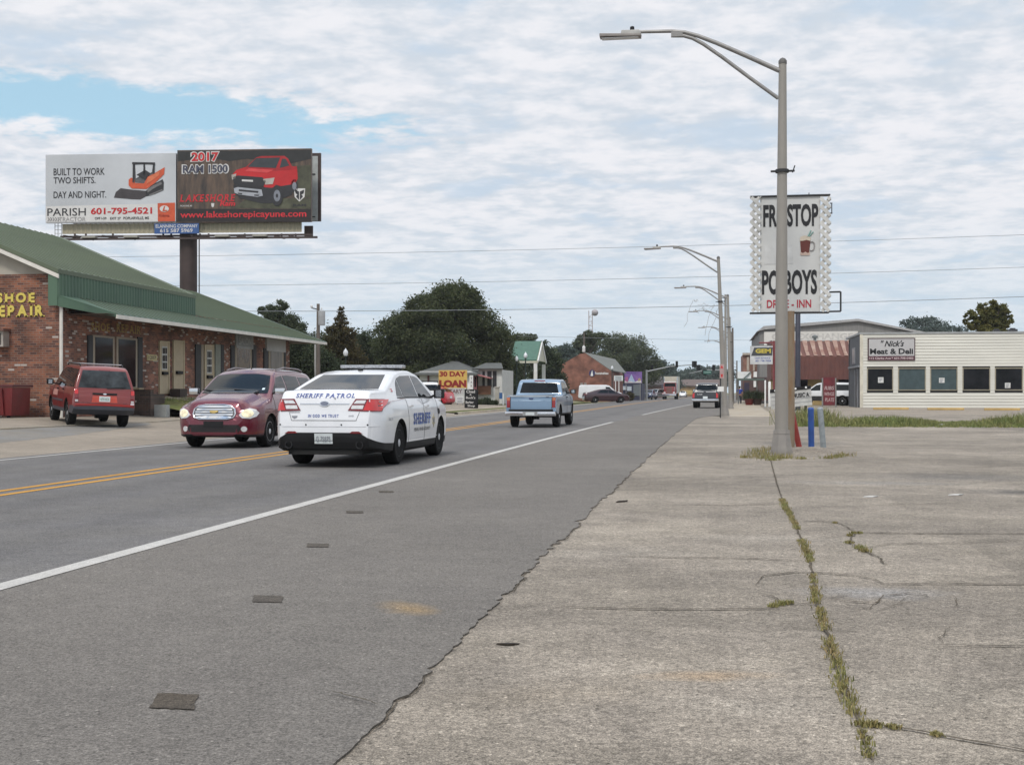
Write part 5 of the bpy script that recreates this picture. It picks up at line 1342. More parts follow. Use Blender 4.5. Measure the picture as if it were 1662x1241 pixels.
mb = MB(); mb.bb((XD + .02, YD + .01, ZD0), (XR, YD + .02, WZ0 - .02)); mb.bb((XD + .02, YD + .01, WZ1 + .02), (XR, YD + .02, ZD1 - .03)); mb.build('wall_backing', M('dark_backing', (.05, .05, .05), .9), deli, world=True)
SHADEW = M('shaded_wall', (.085, .09, .10), .7, var=.1)  # dark grey stands in for the shade on this side of the deli
mb = MB(); mb.bb((XD, YD + .021, ZD0), (XD + .15, YD + 6, ZD1 - .02)); mb.build('side_wall', SHADEW, deli, world=True)
mb = MB(); mb.bb((XR - .15, YD + .021, ZD0), (XR, YD + 8, ZD1 - .02)); mb.bb((XD + .15, YD + 7.85, ZD0), (XR - .15, YD + 8, ZD1 - .02)); mb.build('rear_wall', SHADEW, deli, world=True)
mb = MB(); mb.bb((XD - .05, YD - .08, ZD1), (XR + .1, YD + 8.05, ZD1 + .12)); mb.build('roof', M('roof_edge_grey', (.33, .34, .34), .6), deli, world=True)
mb = MB(); mb.bb((XD - .02, YD - .06, ZD0), (XD + .18, YD - .046, ZD1)); mb.build('corner_board', M('corner_cream', (.62, .58, .48), .6), deli, world=True)
TEAL = M('tinted_glass', (.055, .082, .088), .25, spec=.4, var=.12)
for i, (a, b) in enumerate(wx):
    mb = MB(); f = .06
    for q in ((a, WZ0, a + f, WZ1), (b - f, WZ0, b, WZ1), (a + f, WZ0, b - f, WZ0 + f), (a + f, WZ1 - f, b - f, WZ1)): mb.bb((q[0], YD - .06, q[1]), (q[2], YD + .03, q[3]))
    w = mb.build('window', M('window_wood', (.30, .27, .20), .6), deli, world=True)
    mb = MB(); mb.bb((a + f, YD, WZ0 + f), (b - f, YD + .012, WZ1 - f)); mb.build('pane', TEAL if i in (1, 2) else SHOPGLASS, w)
    pu = {0: (1425, 612, 1434, 621), 2: (1524, 613, 1533, 621), 4: (1631, 621, 1640, 629.5)}.get(i)
    if pu:
        mb = MB(); DF.slab(mb, *pu, .006, .002); n_ = mb.build('paper_notice', M('notice_paper', (.62, .62, .60), .6), w)
        mb = MB(); q = [pu[0] + 2, pu[1] + 2, pu[2] - 2, pu[3] - 2]
        for r_ in range(3): DF.quad(mb, q[0], q[1] + r_ * 2, q[2] - r_, q[1] + r_ * 2 + 1, .012)
        mb.build('notice_lines', INKGREY, n_, recalc=False)
    if i == 0:
        mb = MB(); DF.slab(mb, 1408.5, 609.5, 1418, 610.8, .02, -.3); DF.slab(mb, 1408.5, 613.8, 1418, 614.8, .02, -.3); mb.build('blind_slat', WHITE, w)
# its sign
s_ = thing('shop_sign', "framed white shop sign reading Nick's Meat & Deli on the clapboard wall", 'sign', DF(1446, 585, .06))
mb = MB(); DF.slab(mb, 1408, 548.5, 1485, 585, .05, .05); mb.build('frame', M('sign_frame_dark', (.07, .035, .04), .5), s_, world=True)
mb = MB(); DF.slab(mb, 1410, 550, 1483.5, 577.5, .01, .095); mb.build('face', M('sign_face_grey', (.47, .46, .46), .45, var=.07, vscale=1), s_, world=True)
mb = MB(); DF.slab(mb, 1410, 578.3, 1483.5, 584, .01, .095); mb.build('footer_band', M('sign_maroon', (.10, .035, .05), .5), s_, world=True)
DF.text('sign_lettering', "'' Nick's", 1429, 552.5, 1467, 562.5, .11, INKBLACK, s_, shear=.35, bold=.025)
DF.text('sign_lettering', 'Meat & Deli', 1411.5, 565.5, 1481.5, 574.8, .11, INKBLACK, s_, bold=.035)
DF.text('sign_footer_lettering', '112 Clarke Ave * 601-798-0482', 1411, 579.3, 1482, 583, .11, M('pink_ink', (.55, .45, .45), .5), s_, bold=.02)
# side wall: door, window, trim
SF = Face((XD, YD + 3, 2), (-1, 0, 0))
def syz(y0, z0, y1, z1, t, name, m, par=None):
    mb = MB(); mb.bb((XD - t, y0, z0), (XD + .001, y1, z1)); return mb.build(name, m, par or deli, world=par is None)
dr = syz(YD + 1.2, ZD0, YD + 2.3, ZD0 + 2.35, .04, 'door', M('dark_door', (.03, .034, .04), .4)); syz(YD + 1.05, ZD0, YD + 1.2, ZD0 + 2.5, .07, 'door_frame', M('grey_frame', (.22, .23, .25), .5), dr); syz(YD + 2.3, ZD0, YD + 2.45, ZD0 + 2.5, .07, 'door_frame', M('grey_frame'), dr)
w = syz(YD + 2.6, ZD0 + 2.9, YD + 4.2, ZD0 + 4.0, .04, 'window', M('grey_frame')); syz(YD + 2.75, ZD0 + 3.0, YD + 4.05, ZD0 + 3.9, .05, 'pane', M('pale_pane', (.32, .33, .34), .3), w)
syz(YD + .02, ZD0 + 2.62, YD + 6, ZD0 + 2.75, .12, 'ledge', M('grey_frame'))
# roof units
for u0, u1, v0, v1, lab in ((1637, 1650, 530, 541, 'larger dark boxy air unit on the deli roof, farther from the crown of the tree'), (1612, 1622, 531, 541, 'smaller dark air unit on the deli roof under the tree crown')):
    pt = wp((u0 + u1) / 2, 540, 85); ru = thing('roof_unit', lab, 'air unit', (pt.x, pt.y, ZD1 + .12)); k = (u1 - u0) * 85 / 2000; hh = (541 - v0) * 85 / 2000
    mb = MB(); mb.box((0, 0, hh / 2), (k, k, hh)); mb.build('cabinet', M('unit_dark', (.035, .035, .04), .5), ru, bevel=.03)
    MB().lathe([(k * .35, 0), (k * .35, .06), (k * .3, .08)], 16, (0, 0, hh), (0, 0, 1)).build('fan_guard', STEELBLK, ru)
# wheel stops
for i, (u0, u1) in enumerate(((1417, 1475), (1505, 1565), (1597, 1656))):
    p0, p1 = G(u0, 664.6 + i * .5, .2), G(u1, 664.8 + i * .5, .2); c = (p0 + p1) / 2
    lab = ('yellow concrete wheel stop below the deli sign', 'yellow concrete wheel stop below the two teal deli windows', 'yellow concrete wheel stop below the rightmost deli windows')[i]
    ws = tag(MB().bb((-(p1 - p0).length / 2, -.09, 0), ((p1 - p0).length / 2, .09, .13)).build('wheel_stop', M('stop_yellow', (.50, .34, .13), .8, var=.15, vscale=2), bevel=.02), lab, 'wheel stop', 'wheel stops in front of the deli'); ws.location = (c.x, min(c.y, 80.5), .2)

# ------------------------------------------------------------------ brown roofed shop, warehouse behind, shops beyond
YB = 99.0
bro = thing('rusty_roof_shop', 'yellow shop with a rusty brown metal mansard roof beside the deli', 'building', (6.5, YB, .1))
BF = Face((5, YB, 2), (0, -1, 0))
xa, xb = BF(1252, 600).x, XD + 6
RUST = M('rust_panel', (.155, .058, .045), .7, c2=(.10, .042, .036), vscale=1.2)
mb = MB(); mb.bb((xa + .2, YB, 0), (xb, YB + 9, 2.7)); mb.build('wall', M('yellow_stucco', (.40, .29, .13), .8, var=.12), bro, world=True)
z0, zm, z1 = zv(616, 5, YB), zv(579, 5, YB), zv(553, 5, YB)
mb = MB(); P = []; n = int((xb - xa) / .16)
for i in range(n + 1):
    x = xa + (xb - xa) * i / n; b = .04 if i % 2 else 0
    P.append([Vector((x, YB - .75 - b, z0)), Vector((x, YB - .72 - b, zm))])
mb.grid(P); mb.bb((xa - .05, YB - .7, z0), (xa, YB + 6, z1)); mb.build('lower_mansard', RUST, bro, world=True, recalc=False)
mb = MB(); mb.grid([[Vector((x, YB - .72, zm)), Vector((x, YB + .9, z1))] for x in (xa, xb)]); mb.build('upper_mansard', M('rust_slope', (.16, .060, .045), .7, c2=(.11, .05, .042), vscale=1), bro, world=True, recalc=False)
STR = M('bare_metal_streak', (.40, .29, .235), .65, c2=(.20, .085, .055), vscale=1.8)
for i in range(9):
    u = 1283 + i * 12.3; x0 = BF(u, 570).x
    mb = MB(); q = [Vector((x0 + .0, YB - .70, zm + .03)), Vector((x0 + .28, YB - .70, zm + .03)), Vector((x0 - .12 + .28, YB + .86, z1)), Vector((x0 - .22, YB + .86, z1))]
    q.insert(2, Vector((x0 + .18, YB - .2, zm + .33 * (z1 - zm))))
    for k in q: k += Vector((0, -.02, .03))
    mb.prism(q, (0, -.012, .012)); mb.build('roof_patch', STR, bro, world=True)
mb = MB(); mb.prism([(xa - .03, YB + .88, z1 - .02), (xb, YB + .88, z1 - .02), (xb, YB + 9, z1 + .1), (xa - .03, YB + 9, z1 + .1)], (0, 0, .08)); mb.build('roof_top', M('roof_grey', (.3, .3, .3), .7), bro, world=True)
vt = thing('roof_vent', 'small round metal vent on the rusty mansard roof', 'vent', (BF(1325, 551).x, YB + 1.4, z1)); MB().lathe([(.12, 0), (.12, .25), (.24, .26), (.24, .42), (.05, .5)], 14).build('cowl', M('vent_grey', (.22, .23, .22), .4, .6), vt, smooth=True)
for u0, u1 in ((1263, 1272), (1290, 1311), (1333, 1345), (1360, 1382)):
    mb = MB(); BF.slab(mb, u0, 613 + 1.5, u1, 648, .06); w = mb.build('window', M('brown_frame', (.1, .07, .05), .6), bro, world=True); mb = MB(); BF.slab(mb, u0 + 1.2, 616, u1 - 1.2, 646.5, .012, .057); mb.build('pane', SHOPGLASS, w)
# warehouse with gable end
YWH = 128.0; WF = Face((10, YWH, 3), (0, -1, 0))
whs = thing('warehouse', 'big grey gabled warehouse with faded white front rising behind the rusty roof', 'building', (WF(1360, 600).x, YWH, .1))
x0, x1 = WF(1233, 600).x, WF(1520, 600).x; xm = WF(1392, 520).x; ze = WF(1240, 538).z; zp = WF(1392, 521.5).z
GRM = M('corrugated_grey', (.22, .215, .205), .65, c2=(.17, .165, .16), vscale=1.5, stretch=(6, 1, .3))
mb = MB(); mb.prism([(x0, YWH, 0), (x1, YWH, 0), (x1, YWH, WF(1520, 548).z), (xm, YWH, zp), (x0 + .6, YWH, ze + .3), (x0, YWH, ze)], (0, 24, 0)); mb.build('wall', GRM, whs, world=True)
mb = MB(); WF.slab(mb, 1240, 538, 1392, 560, .12); fb = mb.build('front_board', M('faded_white', (.70, .68, .64), .7, c2=(.58, .56, .52), vscale=.8), whs, world=True)
WF.text('faded_lettering', 'OLD EXCHANGE', 1252, 541, 1384, 551, .125, M('faded_ink', (.54, .52, .49), .7), fb, world=False, bold=.04)
mb = MB(); mb.prism([(x0 - .3, YWH - .3, ze), (x0 + .4, YWH - .3, ze + .55), (xm, YWH - .3, zp + .25), (xm, YWH - .3, zp + .02), (x0 + .5, YWH - .3, ze + .2)], (0, 24, 0)); mb.prism([(xm, YWH - .3, zp + .25), (x1 + .3, YWH - .3, WF(1520, 547).z + .2), (x1 + .3, YWH - .3, WF(1520, 547).z), (xm, YWH - .3, zp + .02)], (0, 24, 0)); mb.build('roof', M('roof_pale_grey', (.36, .355, .35), .6), whs, world=True)
# red brick tower-like shop front and awnings down the sidewalk
PF = Face((4.5, 135, 2), (0, -1, 0))
rb = thing('brick_shop', 'narrow red brick shop front with pale trim beyond the hanging sign', 'building', (PF(1210, 640).x, 135, .1))
mb = MB(); PF.slab(mb, 1206, 575, 1232, 641, 9 * -1); mb.build('wall', brick('far_brick', 0, (.27, .12, .085), (.18, .08, .06), (.25, .2, .17), .02), rb, world=True)
mb = MB(); PF.slab(mb, 1205, 572.5, 1233, 576, .25); PF.slab(mb, 1212, 579, 1216, 602, .06); PF.slab(mb, 1222, 579, 1225, 602, .06); mb.build('trim', M('pale_trim2', (.48, .42, .36), .7), rb, world=True)
af = Face((4.2, 118, 2), (0, -1, 0))
aw = thing('shop_canopy', 'flat dark canopy on posts reaching over the sidewalk past the man in blue', 'canopy', (af(1210, 640).x, 118, .12))
mb = MB(); af.slab(mb, 1195, 614.5, 1238, 617.5, 3.0); mb.build('deck', M('canopy_green', (.10, .13, .115), .6), aw, world=True)
mb = MB(); af.slab(mb, 1197, 603, 1219, 614, .08); mb.build('white_board', WHITE, aw, world=True)
mb = MB(); mb.tube([af(1207, 614, .2), af(1219, 603, .2)], .05, 6); mb.build('brace', M('canopy_green'), aw, world=True)
for u in (1198, 1228):
    mb = MB(); mb.tube([af(u, 617, .5), Vector((af(u, 617, .5).x, af(u, 617, .5).y, .1))], .06, 6); mb.build('post', M('post_grey', (.25, .25, .24), .6), aw, world=True)
dk = thing('far_storefront', 'shaded dark storefront with white door panels under the flat canopy', 'building', (af(1216, 640).x, 121, .1))
df = Face((4, 121, 2), (0, -1, 0))
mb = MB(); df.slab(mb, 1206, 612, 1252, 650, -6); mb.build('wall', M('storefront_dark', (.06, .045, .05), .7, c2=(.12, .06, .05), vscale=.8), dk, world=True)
mb = MB(); df.slab(mb, 1223, 603, 1228.5, 612, .1); df.slab(mb, 1223, 618, 1228, 628, .1); mb.build('pale_panel', WHITE, dk, world=True)
mb = MB(); df.slab(mb, 1208, 621, 1216, 640, .06); mb.build('doorway', M('violet_dark', (.03, .025, .05), .6), dk, world=True)
for u, v0, lab, m_ in ((1216, 640, 'deep red planter tub of plants under the canopy', DR), (1229, 640, 'dark green bush in a tub at the storefront corner', M('tub_dark', (.06, .04, .035), .8))):
    pt = G(u, 657, .12); tb = thing('plant_tub', lab, 'planter', (pt.x, min(pt.y, 112), .12)); MB().lathe([(.30, 0), (.42, .5), (.46, .55), (.36, .55)], 14).build('tub', m_, tb, smooth=True)
    pts = [((rng.gauss(0, .18), rng.gauss(0, .18)), 1) for _ in range(60)]
    o = blades('foliage', pts, 420, .75, .12, M('bush_leaf', (.035, .05, .022), .7, island=.4), wid=.035, lean=.9); del o['kind']; o.parent = tb; o.location = (0, 0, .5)
# small strip left of the rusty shop: low wall and pale posts
for i, u in enumerate((1242, 1249)):
    pt = G(u, 660, .1); ps = thing('pale_post', ('slim white post at the near corner of the rusty roofed shop', 'stout white post just right of the slim one by the rusty shop')[i], 'post', (pt.x, pt.y, .05)); hh = (2.0, 1.9)[i]; rr = (.06, .10)[i]
    MB().lathe([(rr, 0), (rr, hh), (rr * .6, hh + .06)], 12).build('shaft', WHITE, ps, smooth=True); MB().lathe([(rr * 1.7, 0), (rr * 1.5, .08)], 12).build('foot', M('block_grey'), ps)

# ------------------------------------------------------------------ left side, farther down
HF = Face(wp(720, 640, 104), (0.0, -1, 0))
hs = thing('hip_roof_house', 'small white house with a grey shingled hip roof behind the loan sign', 'house', wp(722, 662, 104) * Vector((1, 1, 0)) if False else (wp(722, 662, 104).x, wp(722, 662, 104).y, .1))
mb = MB(); HF.slab(mb, 681, 602, 765, 668, -7); mb.build('wall', M('white_clapboard', (.52, .52, .50), .7, var=.08), hs, world=True)
e0, e1 = HF(672, 606.5), HF(776, 606.5); zt = HF(724, 584).z; ym = e0.y + 3.6
A, B_, C_, D_ = Vector((e0.x, e0.y - .5, e0.z)), Vector((e1.x, e0.y - .5, e0.z)), Vector((e1.x, e0.y + 7.6, e0.z)), Vector((e0.x, e0.y + 7.6, e0.z)); T1, T2 = Vector((HF(720, 584).x, ym, zt)), Vector((HF(728, 584).x, ym, zt))
mb = MB(); mb.poly([A, B_, T2, T1]); mb.poly([B_, C_, T2]); mb.poly([C_, D_, T1, T2]); mb.poly([D_, A, T1]); mb.bb(A - Vector((0, 0, .14)), Vector((C_.x, C_.y, A.z - .01))); mb.build('roof', M('grey_shingle', (.105, .11, .105), .85, var=.15, vscale=4), hs, world=True)
mb = MB(); HF.slab(mb, 755, 603, 767, 655, .05); mb.build('corner_panel', WHITE, hs, world=True)
mb = MB(); mb.prism([HF(768, 605, .3), HF(796, 613, .3), HF(796, 614.5, .3), HF(768, 607, .3)], (0, 2.5, 0)); mb.build('porch_awning', M('pink_trim', (.34, .13, .13), .6), hs, world=True)
mb = MB(); HF.slab(mb, 694, 604, 697, 640, .08); mb.build('post', M('dark_red_post', (.14, .05, .05), .6), hs, world=True)
mb = MB(); HF.slab(mb, 769, 610, 774, 640, .05); w = mb.build('window', M('maroon_frame', (.2, .07, .08), .6), hs, world=True); mb = MB(); HF.slab(mb, 770, 612, 773, 628, .01, .047); mb.build('pane', SHOPGLASS, w)
# white house with arches behind
H2 = Face(wp(795, 640, 104.5), (0, -1, 0)); h2 = thing('arched_house', 'white house with dark arched openings half hidden behind the grey roofed one', 'house', (wp(795, 650, 104.5).x, wp(795, 650, 104.5).y, .1))
mb = MB(); H2.slab(mb, 776, 600, 815, 655, -6); mb.build('wall', M('white_clapboard'), h2, world=True)
for i, (a, b) in enumerate(((783, 787), (791, 798), (800, 806))):
    mb = MB(); H2.slab(mb, a, 602, b, 628, .03); mb.build('arched_opening', SHUT, h2, world=True)
mb = MB(); H2.slab(mb, 776, 626, 797, 640, .3); mb.build('brick_base', M('brick_base', (.19, .09, .05), .8), h2, world=True)
mb = MB(); mb.prism([H2(768, 600, .4), H2(818, 600, .4), H2(806, 590, -2.5), H2(780, 590, -2.5)], (0, -.05, .12)); mb.build('roof', M('grey_shingle'), h2, world=True)
# green roofed portico
GP = Face(wp(855, 640, 128), (0, -1, 0)); gp_ = thing('green_portico', 'white columned portico with a green metal gable roof among the trees', 'portico', (wp(868, 655, 128).x, wp(868, 655, 128).y, .1))
r0, r1, l0, l1 = GP(834, 551.5), GP(878, 551), GP(828, 583.5), GP(868, 583.5); dy = 3.4
e_ = Vector((r0.x, r0.y + dy, r0.z)); f_ = Vector((r1.x, r1.y + dy, r1.z))
xl, xr = l0.x, l1.x + .2; zri = r1.z; zev = l1.z
mb = MB(); yy = l0.y; mb.prism([(xl, yy, zev), (xl, yy + dy, zri), (xl, yy + dy, zri - .12), (xl, yy, zev - .12)], (xr - xl, 0, 0)); mb.prism([(xl, yy + dy, zri), (xl, yy + 2 * dy, zev), (xl, yy + 2 * dy, zev - .12), (xl, yy + dy, zri - .12)], (xr - xl, 0, 0)); mb.build('roof', M('green_roof_far', (.055, .135, .095), .55), gp_, world=True)
mb = MB(); mb.prism([(xr - .05, yy + .1, zev - .1), (xr - .05, yy + dy, zri - .15), (xr - .05, yy + 2 * dy - .1, zev - .1)], (.12, 0, 0)); mb.bb((xl, yy, zev - .35), (xr + .1, yy + .25, zev - .125)); mb.build('gable_end', M('cream_gable', (.55, .54, .44), .7), gp_, world=True)
mb = MB(); mb.prism([(xr + .08, yy, zev - .1), (xr + .08, yy + dy, zri - .02), (xr + .08, yy + dy, zri - .35), (xr + .08, yy + .35, zev - .3)], (.08, 0, 0)); mb.prism([(xr + .08, yy + 2 * dy, zev - .1), (xr + .08, yy + dy, zri - .02), (xr + .08, yy + dy, zri - .35), (xr + .08, yy + 2 * dy - .35, zev - .3)], (.08, 0, 0)); mb.build('gable_trim', WHITE, gp_, world=True)
for k in (0.2, 2 * dy - .2):
    mb = MB(); mb.bb((xr - .32, yy + k - .17, 0), (xr + .02, yy + k + .17, zev - .351)); mb.bb((xr - .38, yy + k - .22, 0), (xr + .08, yy + k + .22, .25)); mb.build('column', WHITE, gp_, world=True)
mb = MB(); mb.bb((xl + .1, yy + .2, 0), (xl + .4, yy + .5, zev - .3)); mb.build('column', WHITE, gp_, world=True)
# big red brick gable building
KF = Face(wp(950, 640, 160), (0, -1, 0)); kb = thing('brick_gable_building', 'large plain red brick gable building with a navy sail emblem', 'building', (wp(950, 650, 160).x, wp(950, 650, 160).y, .1))
KB = brick('red_brick_far', 0, (.225, .088, .060), (.185, .072, .050), (.2, .12, .09), .0)
ap, el, er = KF(946, 573), KF(911, 592), KF(992, 602)
mb = MB(); mb.prism([(el.x, el.y, 0), (er.x, el.y, 0), (er.x, el.y, er.z), (KF(950, 573).x, el.y, ap.z), (KF(941, 574).x, el.y, ap.z - .1), (el.x, el.y, el.z)], (0, 22, 0)); mb.build('wall', KB, kb, world=True)
mb = MB(); mb.prism([(KF(949, 573).x, el.y + .02, ap.z + .01), (er.x, el.y + .02, er.z + .02), (KF(1005, 605).x, el.y + 14, er.z - .1), (KF(978, 580).x, el.y + 22, ap.z - .3)], (0, 0, .1)); mb.build('roof', M('grey_shingle_far', (.15, .155, .14), .8), kb, world=True)
mb = MB(); mb.poly([KF(961 + 5 * math.cos(a * .35), 605.5 + 5.6 * math.sin(a * .35), .1) for a in range(18)]); em_ = mb.build('emblem', M('navy_emblem', (.035, .03, .11), .5), kb, world=True, recalc=False)
mb = MB(); mb.poly([KF(958.6, 610, .13), KF(962.8, 610, .13), KF(961.4, 600.3, .13), KF(959.6, 605, .13)]); mb.build('emblem_sail', WHITE, em_, recalc=False)
KF.text('wall_lettering', 'Fountainebleau', 966, 603.4, 987.5, 607.6, .1, WHITE, kb, bold=.02)
mb = MB(); KF.slab(mb, 905, 616, 914, 650, 3); mb.build('side_wing', KB, kb, world=True)
for u in (942, 948):
    mb = MB(); KF.slab(mb, u, 621, u + 4, 632, .1); mb.build('meter_box', M('meter_grey', (.28, .26, .24), .6), kb, world=True)
# dark shop under the purple sign
MF = Face(wp(1030, 640, 185), (0, -1, 0)); mk = thing('dark_shop', 'low dark blue shop with white window posters below the purple sign', 'building', (wp(1030, 648, 185).x, wp(1030, 648, 185).y, .1))
mb = MB(); MF.slab(mb, 1005, 622, 1042, 650, -8); mb.build('wall', M('navy_wall', (.035, .04, .075), .7), mk, world=True)
mb = MB(); MF.slab(mb, 1010, 626.5, 1017, 632.5, .1); MF.slab(mb, 1018, 627, 1025, 634, .1); mb.build('window_poster', M('poster_white', (.5, .56, .62), .5), mk, world=True)
mb = MB(); MF.slab(mb, 1028, 624, 1040, 642, .1); mb.build('glass_front', M('grey_glass', (.15, .17, .18), .3), mk, world=True)
# low brown-roofed buildings far down the road
for u0, u1, v0, v1, d, name, lab, wc, rc in ((1040, 1076, 612, 645, 260, 'brown_roof_store', 'low store with dark brown roof behind the signal pole', (.16, .10, .09), (.06, .05, .05)), (1100, 1172, 617, 641, 330, 'long_brown_store', 'long low brown-roofed store closing the view down the road', (.30, .20, .10), (.13, .095, .085))):
    f = Face(wp((u0 + u1) / 2, 640, d), (0, -1, 0)); t_ = thing(name, lab, 'building', (f((u0 + u1) / 2, 640).x, f((u0 + u1) / 2, 640).y, .1))
    mb = MB(); f.slab(mb, u0, (v0 + v1) / 2 - 3, u1, v1 + 2, -12); mb.build('wall', M('wall_' + name, wc, .8, var=.3, vscale=.4), t_, world=True)
    mb = MB(); mb.prism([f(u0 - 1, (v0 + v1) / 2 - 2, .4), f(u1 + 1, (v0 + v1) / 2 - 2, .4), f(u1 - 3, v0, -5), f(u0 + 3, v0, -5)], (0, 0, .3)); mb.build('roof', M('roof_' + name, rc, .8), t_, world=True)
    mb = MB(); f.slab(mb, u0 + (u1 - u0) * .15, v1 - 8, u0 + (u1 - u0) * .38, v1 - 1, .1); mb.build('shop_window', M('yellow_front' if d > 300 else 'poster_pale', (.45, .33, .13) if d > 300 else (.42, .33, .28), .6), t_, world=True)
# ================================================================== signs, lamps, poles
# ------------------------------------------------------------------ billboard
pl, pr = wp(74, 360, 67.4), wp(505, 360, 66.4)
nrm = Vector((pr - pl)).cross(Vector((0, 0, 1))); nrm.z = 0; nrm.normalize()
BBF = Face(pl, nrm)
bc = BBF(297, 470, -.9)
bb = thing('billboard', 'tall billboard on a thick brown post with a tractor poster and a red truck poster', 'billboard', (bc.x, bc.y, 0))
RBR = M('rust_brown_steel', (.055, .036, .032), .65, var=.2, vscale=2)
zt_ = BBF(297, 378).z
mb = MB(); mb.tube([(bc.x, bc.y, -.1), (bc.x, bc.y, zt_ + 1.5)], .47, 28); mb.build('pole', RBR, bb, world=True, smooth=True)
mb = MB(); mb.tube([BBF(317.5, 384, -.6), BBF(317.5, 384, -.6) * Vector((1, 1, 0)) if False else Vector((BBF(317.5, 384, -.6).x, BBF(317.5, 384, -.6).y, 0))], .035, 6); mb.build('conduit', STEELBLK, bb, world=True)
PGREY = M('poster_grey', (.50, .51, .53), .5, var=.10, vscale=.25); PWH = M('poster_white2', (.62, .60, .58), .5, var=.04)
ORG = M('poster_orange', (.55, .085, .03), .5, var=.12); DGR = M('poster_dark', (.025, .024, .027), .5); RDP = M('poster_red', (.50, .015, .018), .45, var=.1, vscale=1)
mb = MB(); BBF.slab(mb, 74, 250, 285.5, 361, .22, -.22); p1_ = mb.build('poster_panel', PGREY, bb, world=True, label='pale grey poster with an orange track loader')
def art(face, name, polys, mat, lift, par):
    mb = MB()
    for q in polys: face.poly(mb, q, lift)
    return mb.build(name, mat, par, recalc=False)
L1, L2, L3_, L4 = .012, .024, .036, .048
art(BBF, 'poster_footer', [[(75, 360.4), (284.8, 359.4), (284.6, 330), (75, 335)]], PWH, L1, p1_)
for body, a in (('BUILT TO WORK', (87, 273, 170, 284.5)), ('TWO SHIFTS.', (87, 287.5, 155, 298)), ('DAY AND NIGHT.', (87, 310.5, 172.5, 321.5))): BBF.text('poster_lettering', body, *a, L1, DGR, p1_, world=False, bold=.012)
BBF.text('poster_lettering', 'PARISH', 77, 338, 139.5, 350.5, L2, DGR, p1_, world=False, bold=.004)
BBF.text('poster_lettering', 'TRACTOR', 96, 352.6, 139, 359.3, L2, M('poster_midgrey', (.25, .24, .24), .5), p1_, world=False, bold=-.004)
art(BBF, 'chevrons', [[(77 + i * 4, 353), (79 + i * 4, 353), (81.5 + i * 4, 356), (79 + i * 4, 359), (77 + i * 4, 359), (79.5 + i * 4, 356)] for i in range(5)], M('poster_midgrey'), L2, p1_)
BBF.text('phone_lettering', '601-795-4521', 147.5, 337, 247, 347.8, L2, RDP, p1_, world=False, bold=.03)
for body, a in (('OFF I-59', (154, 352.5, 173, 356.6)), ('EXIT 27', (179, 352.5, 196, 356.6)), ('POPLARVILLE, MS', (200.5, 351.8, 242, 357))): BBF.text('address_lettering', body, *a, L2, DGR, p1_, world=False, bold=.02)
lg = art(BBF, 'logo_square', [[(256.5, 359.6), (284.4, 359.3), (284.2, 329), (256, 330)]], ORG, L2, p1_)
ring = [(267 + 7.5 * math.cos(k * .31), 339 + 5.2 * math.sin(k * .31)) for k in range(20)]
art(BBF, 'logo_mark', [ring], PWH, L3_, lg); art(BBF, 'logo_mark_inner', [[(264, 343), (266.5, 335), (268.5, 335), (267, 341), (272.5, 341), (271, 343)]], ORG, L4, lg)
BBF.text('logo_lettering', 'Kubota', 258.5, 347.6, 275.5, 352, L3_, M('logo_dark_red', (.28, .03, .02), .5), lg, world=False)
# the loader
art(BBF, 'loader_bucket', [[(185, 321), (188, 312), (196, 305.5), (214, 308), (238.5, 310), (238, 318.5), (228, 324), (214, 323.5)]], M('poster_charcoal', (.05, .042, .045), .5), L1, p1_)
art(BBF, 'loader_track', [[(236, 311), (246, 301), (264, 291), (266, 296), (265.5, 309), (252, 315), (238, 319)]], DGR, L1, p1_)
art(BBF, 'loader_track_guard', [[(239, 308), (248, 301.5), (262, 295), (263, 299), (250, 306), (240, 313)], [(242, 316), (264, 307), (264, 309.3), (243, 318)]], M('poster_steel', (.16, .15, .15), .5), L2, p1_)
art(BBF, 'loader_body', [[(209, 292), (213, 288.5), (218, 290), (219, 297), (234, 298), (240, 287), (250, 282), (267.5, 271.5), (266.5, 283), (252, 297), (238, 307), (214, 306), (209, 301)]], ORG, L2, p1_)
art(BBF, 'loader_engine_cover', [[(240, 288), (252, 282), (260, 278), (258, 285), (246, 294), (238, 299)]], M('poster_orange_light', (.62, .16, .07), .5), L3_, p1_)
art(BBF, 'loader_cab', [[(216, 265.5), (219, 264), (251, 264.5), (251.5, 267), (250, 282), (240, 288), (236, 298), (218, 296)]], M('poster_cab', (.10, .10, .105), .5), L1, p1_)
art(BBF, 'loader_cab_window', [[(220, 268), (233, 267.5), (233, 283), (221, 290)], [(236, 267.5), (248.5, 268), (247, 280), (237, 284)]], PGREY, L3_, p1_)
art(BBF, 'loader_cab_frame', [[(216, 265), (219, 265), (218, 297), (215.5, 296)], [(233, 265), (235.5, 265), (236, 286), (233.5, 286)], [(249, 265), (251.5, 265), (251, 282), (248.5, 283)], [(215, 263.5), (252, 264), (252, 267), (215, 267)], [(222, 284), (236, 276), (244, 281), (236, 292)]], DGR, L4, p1_)
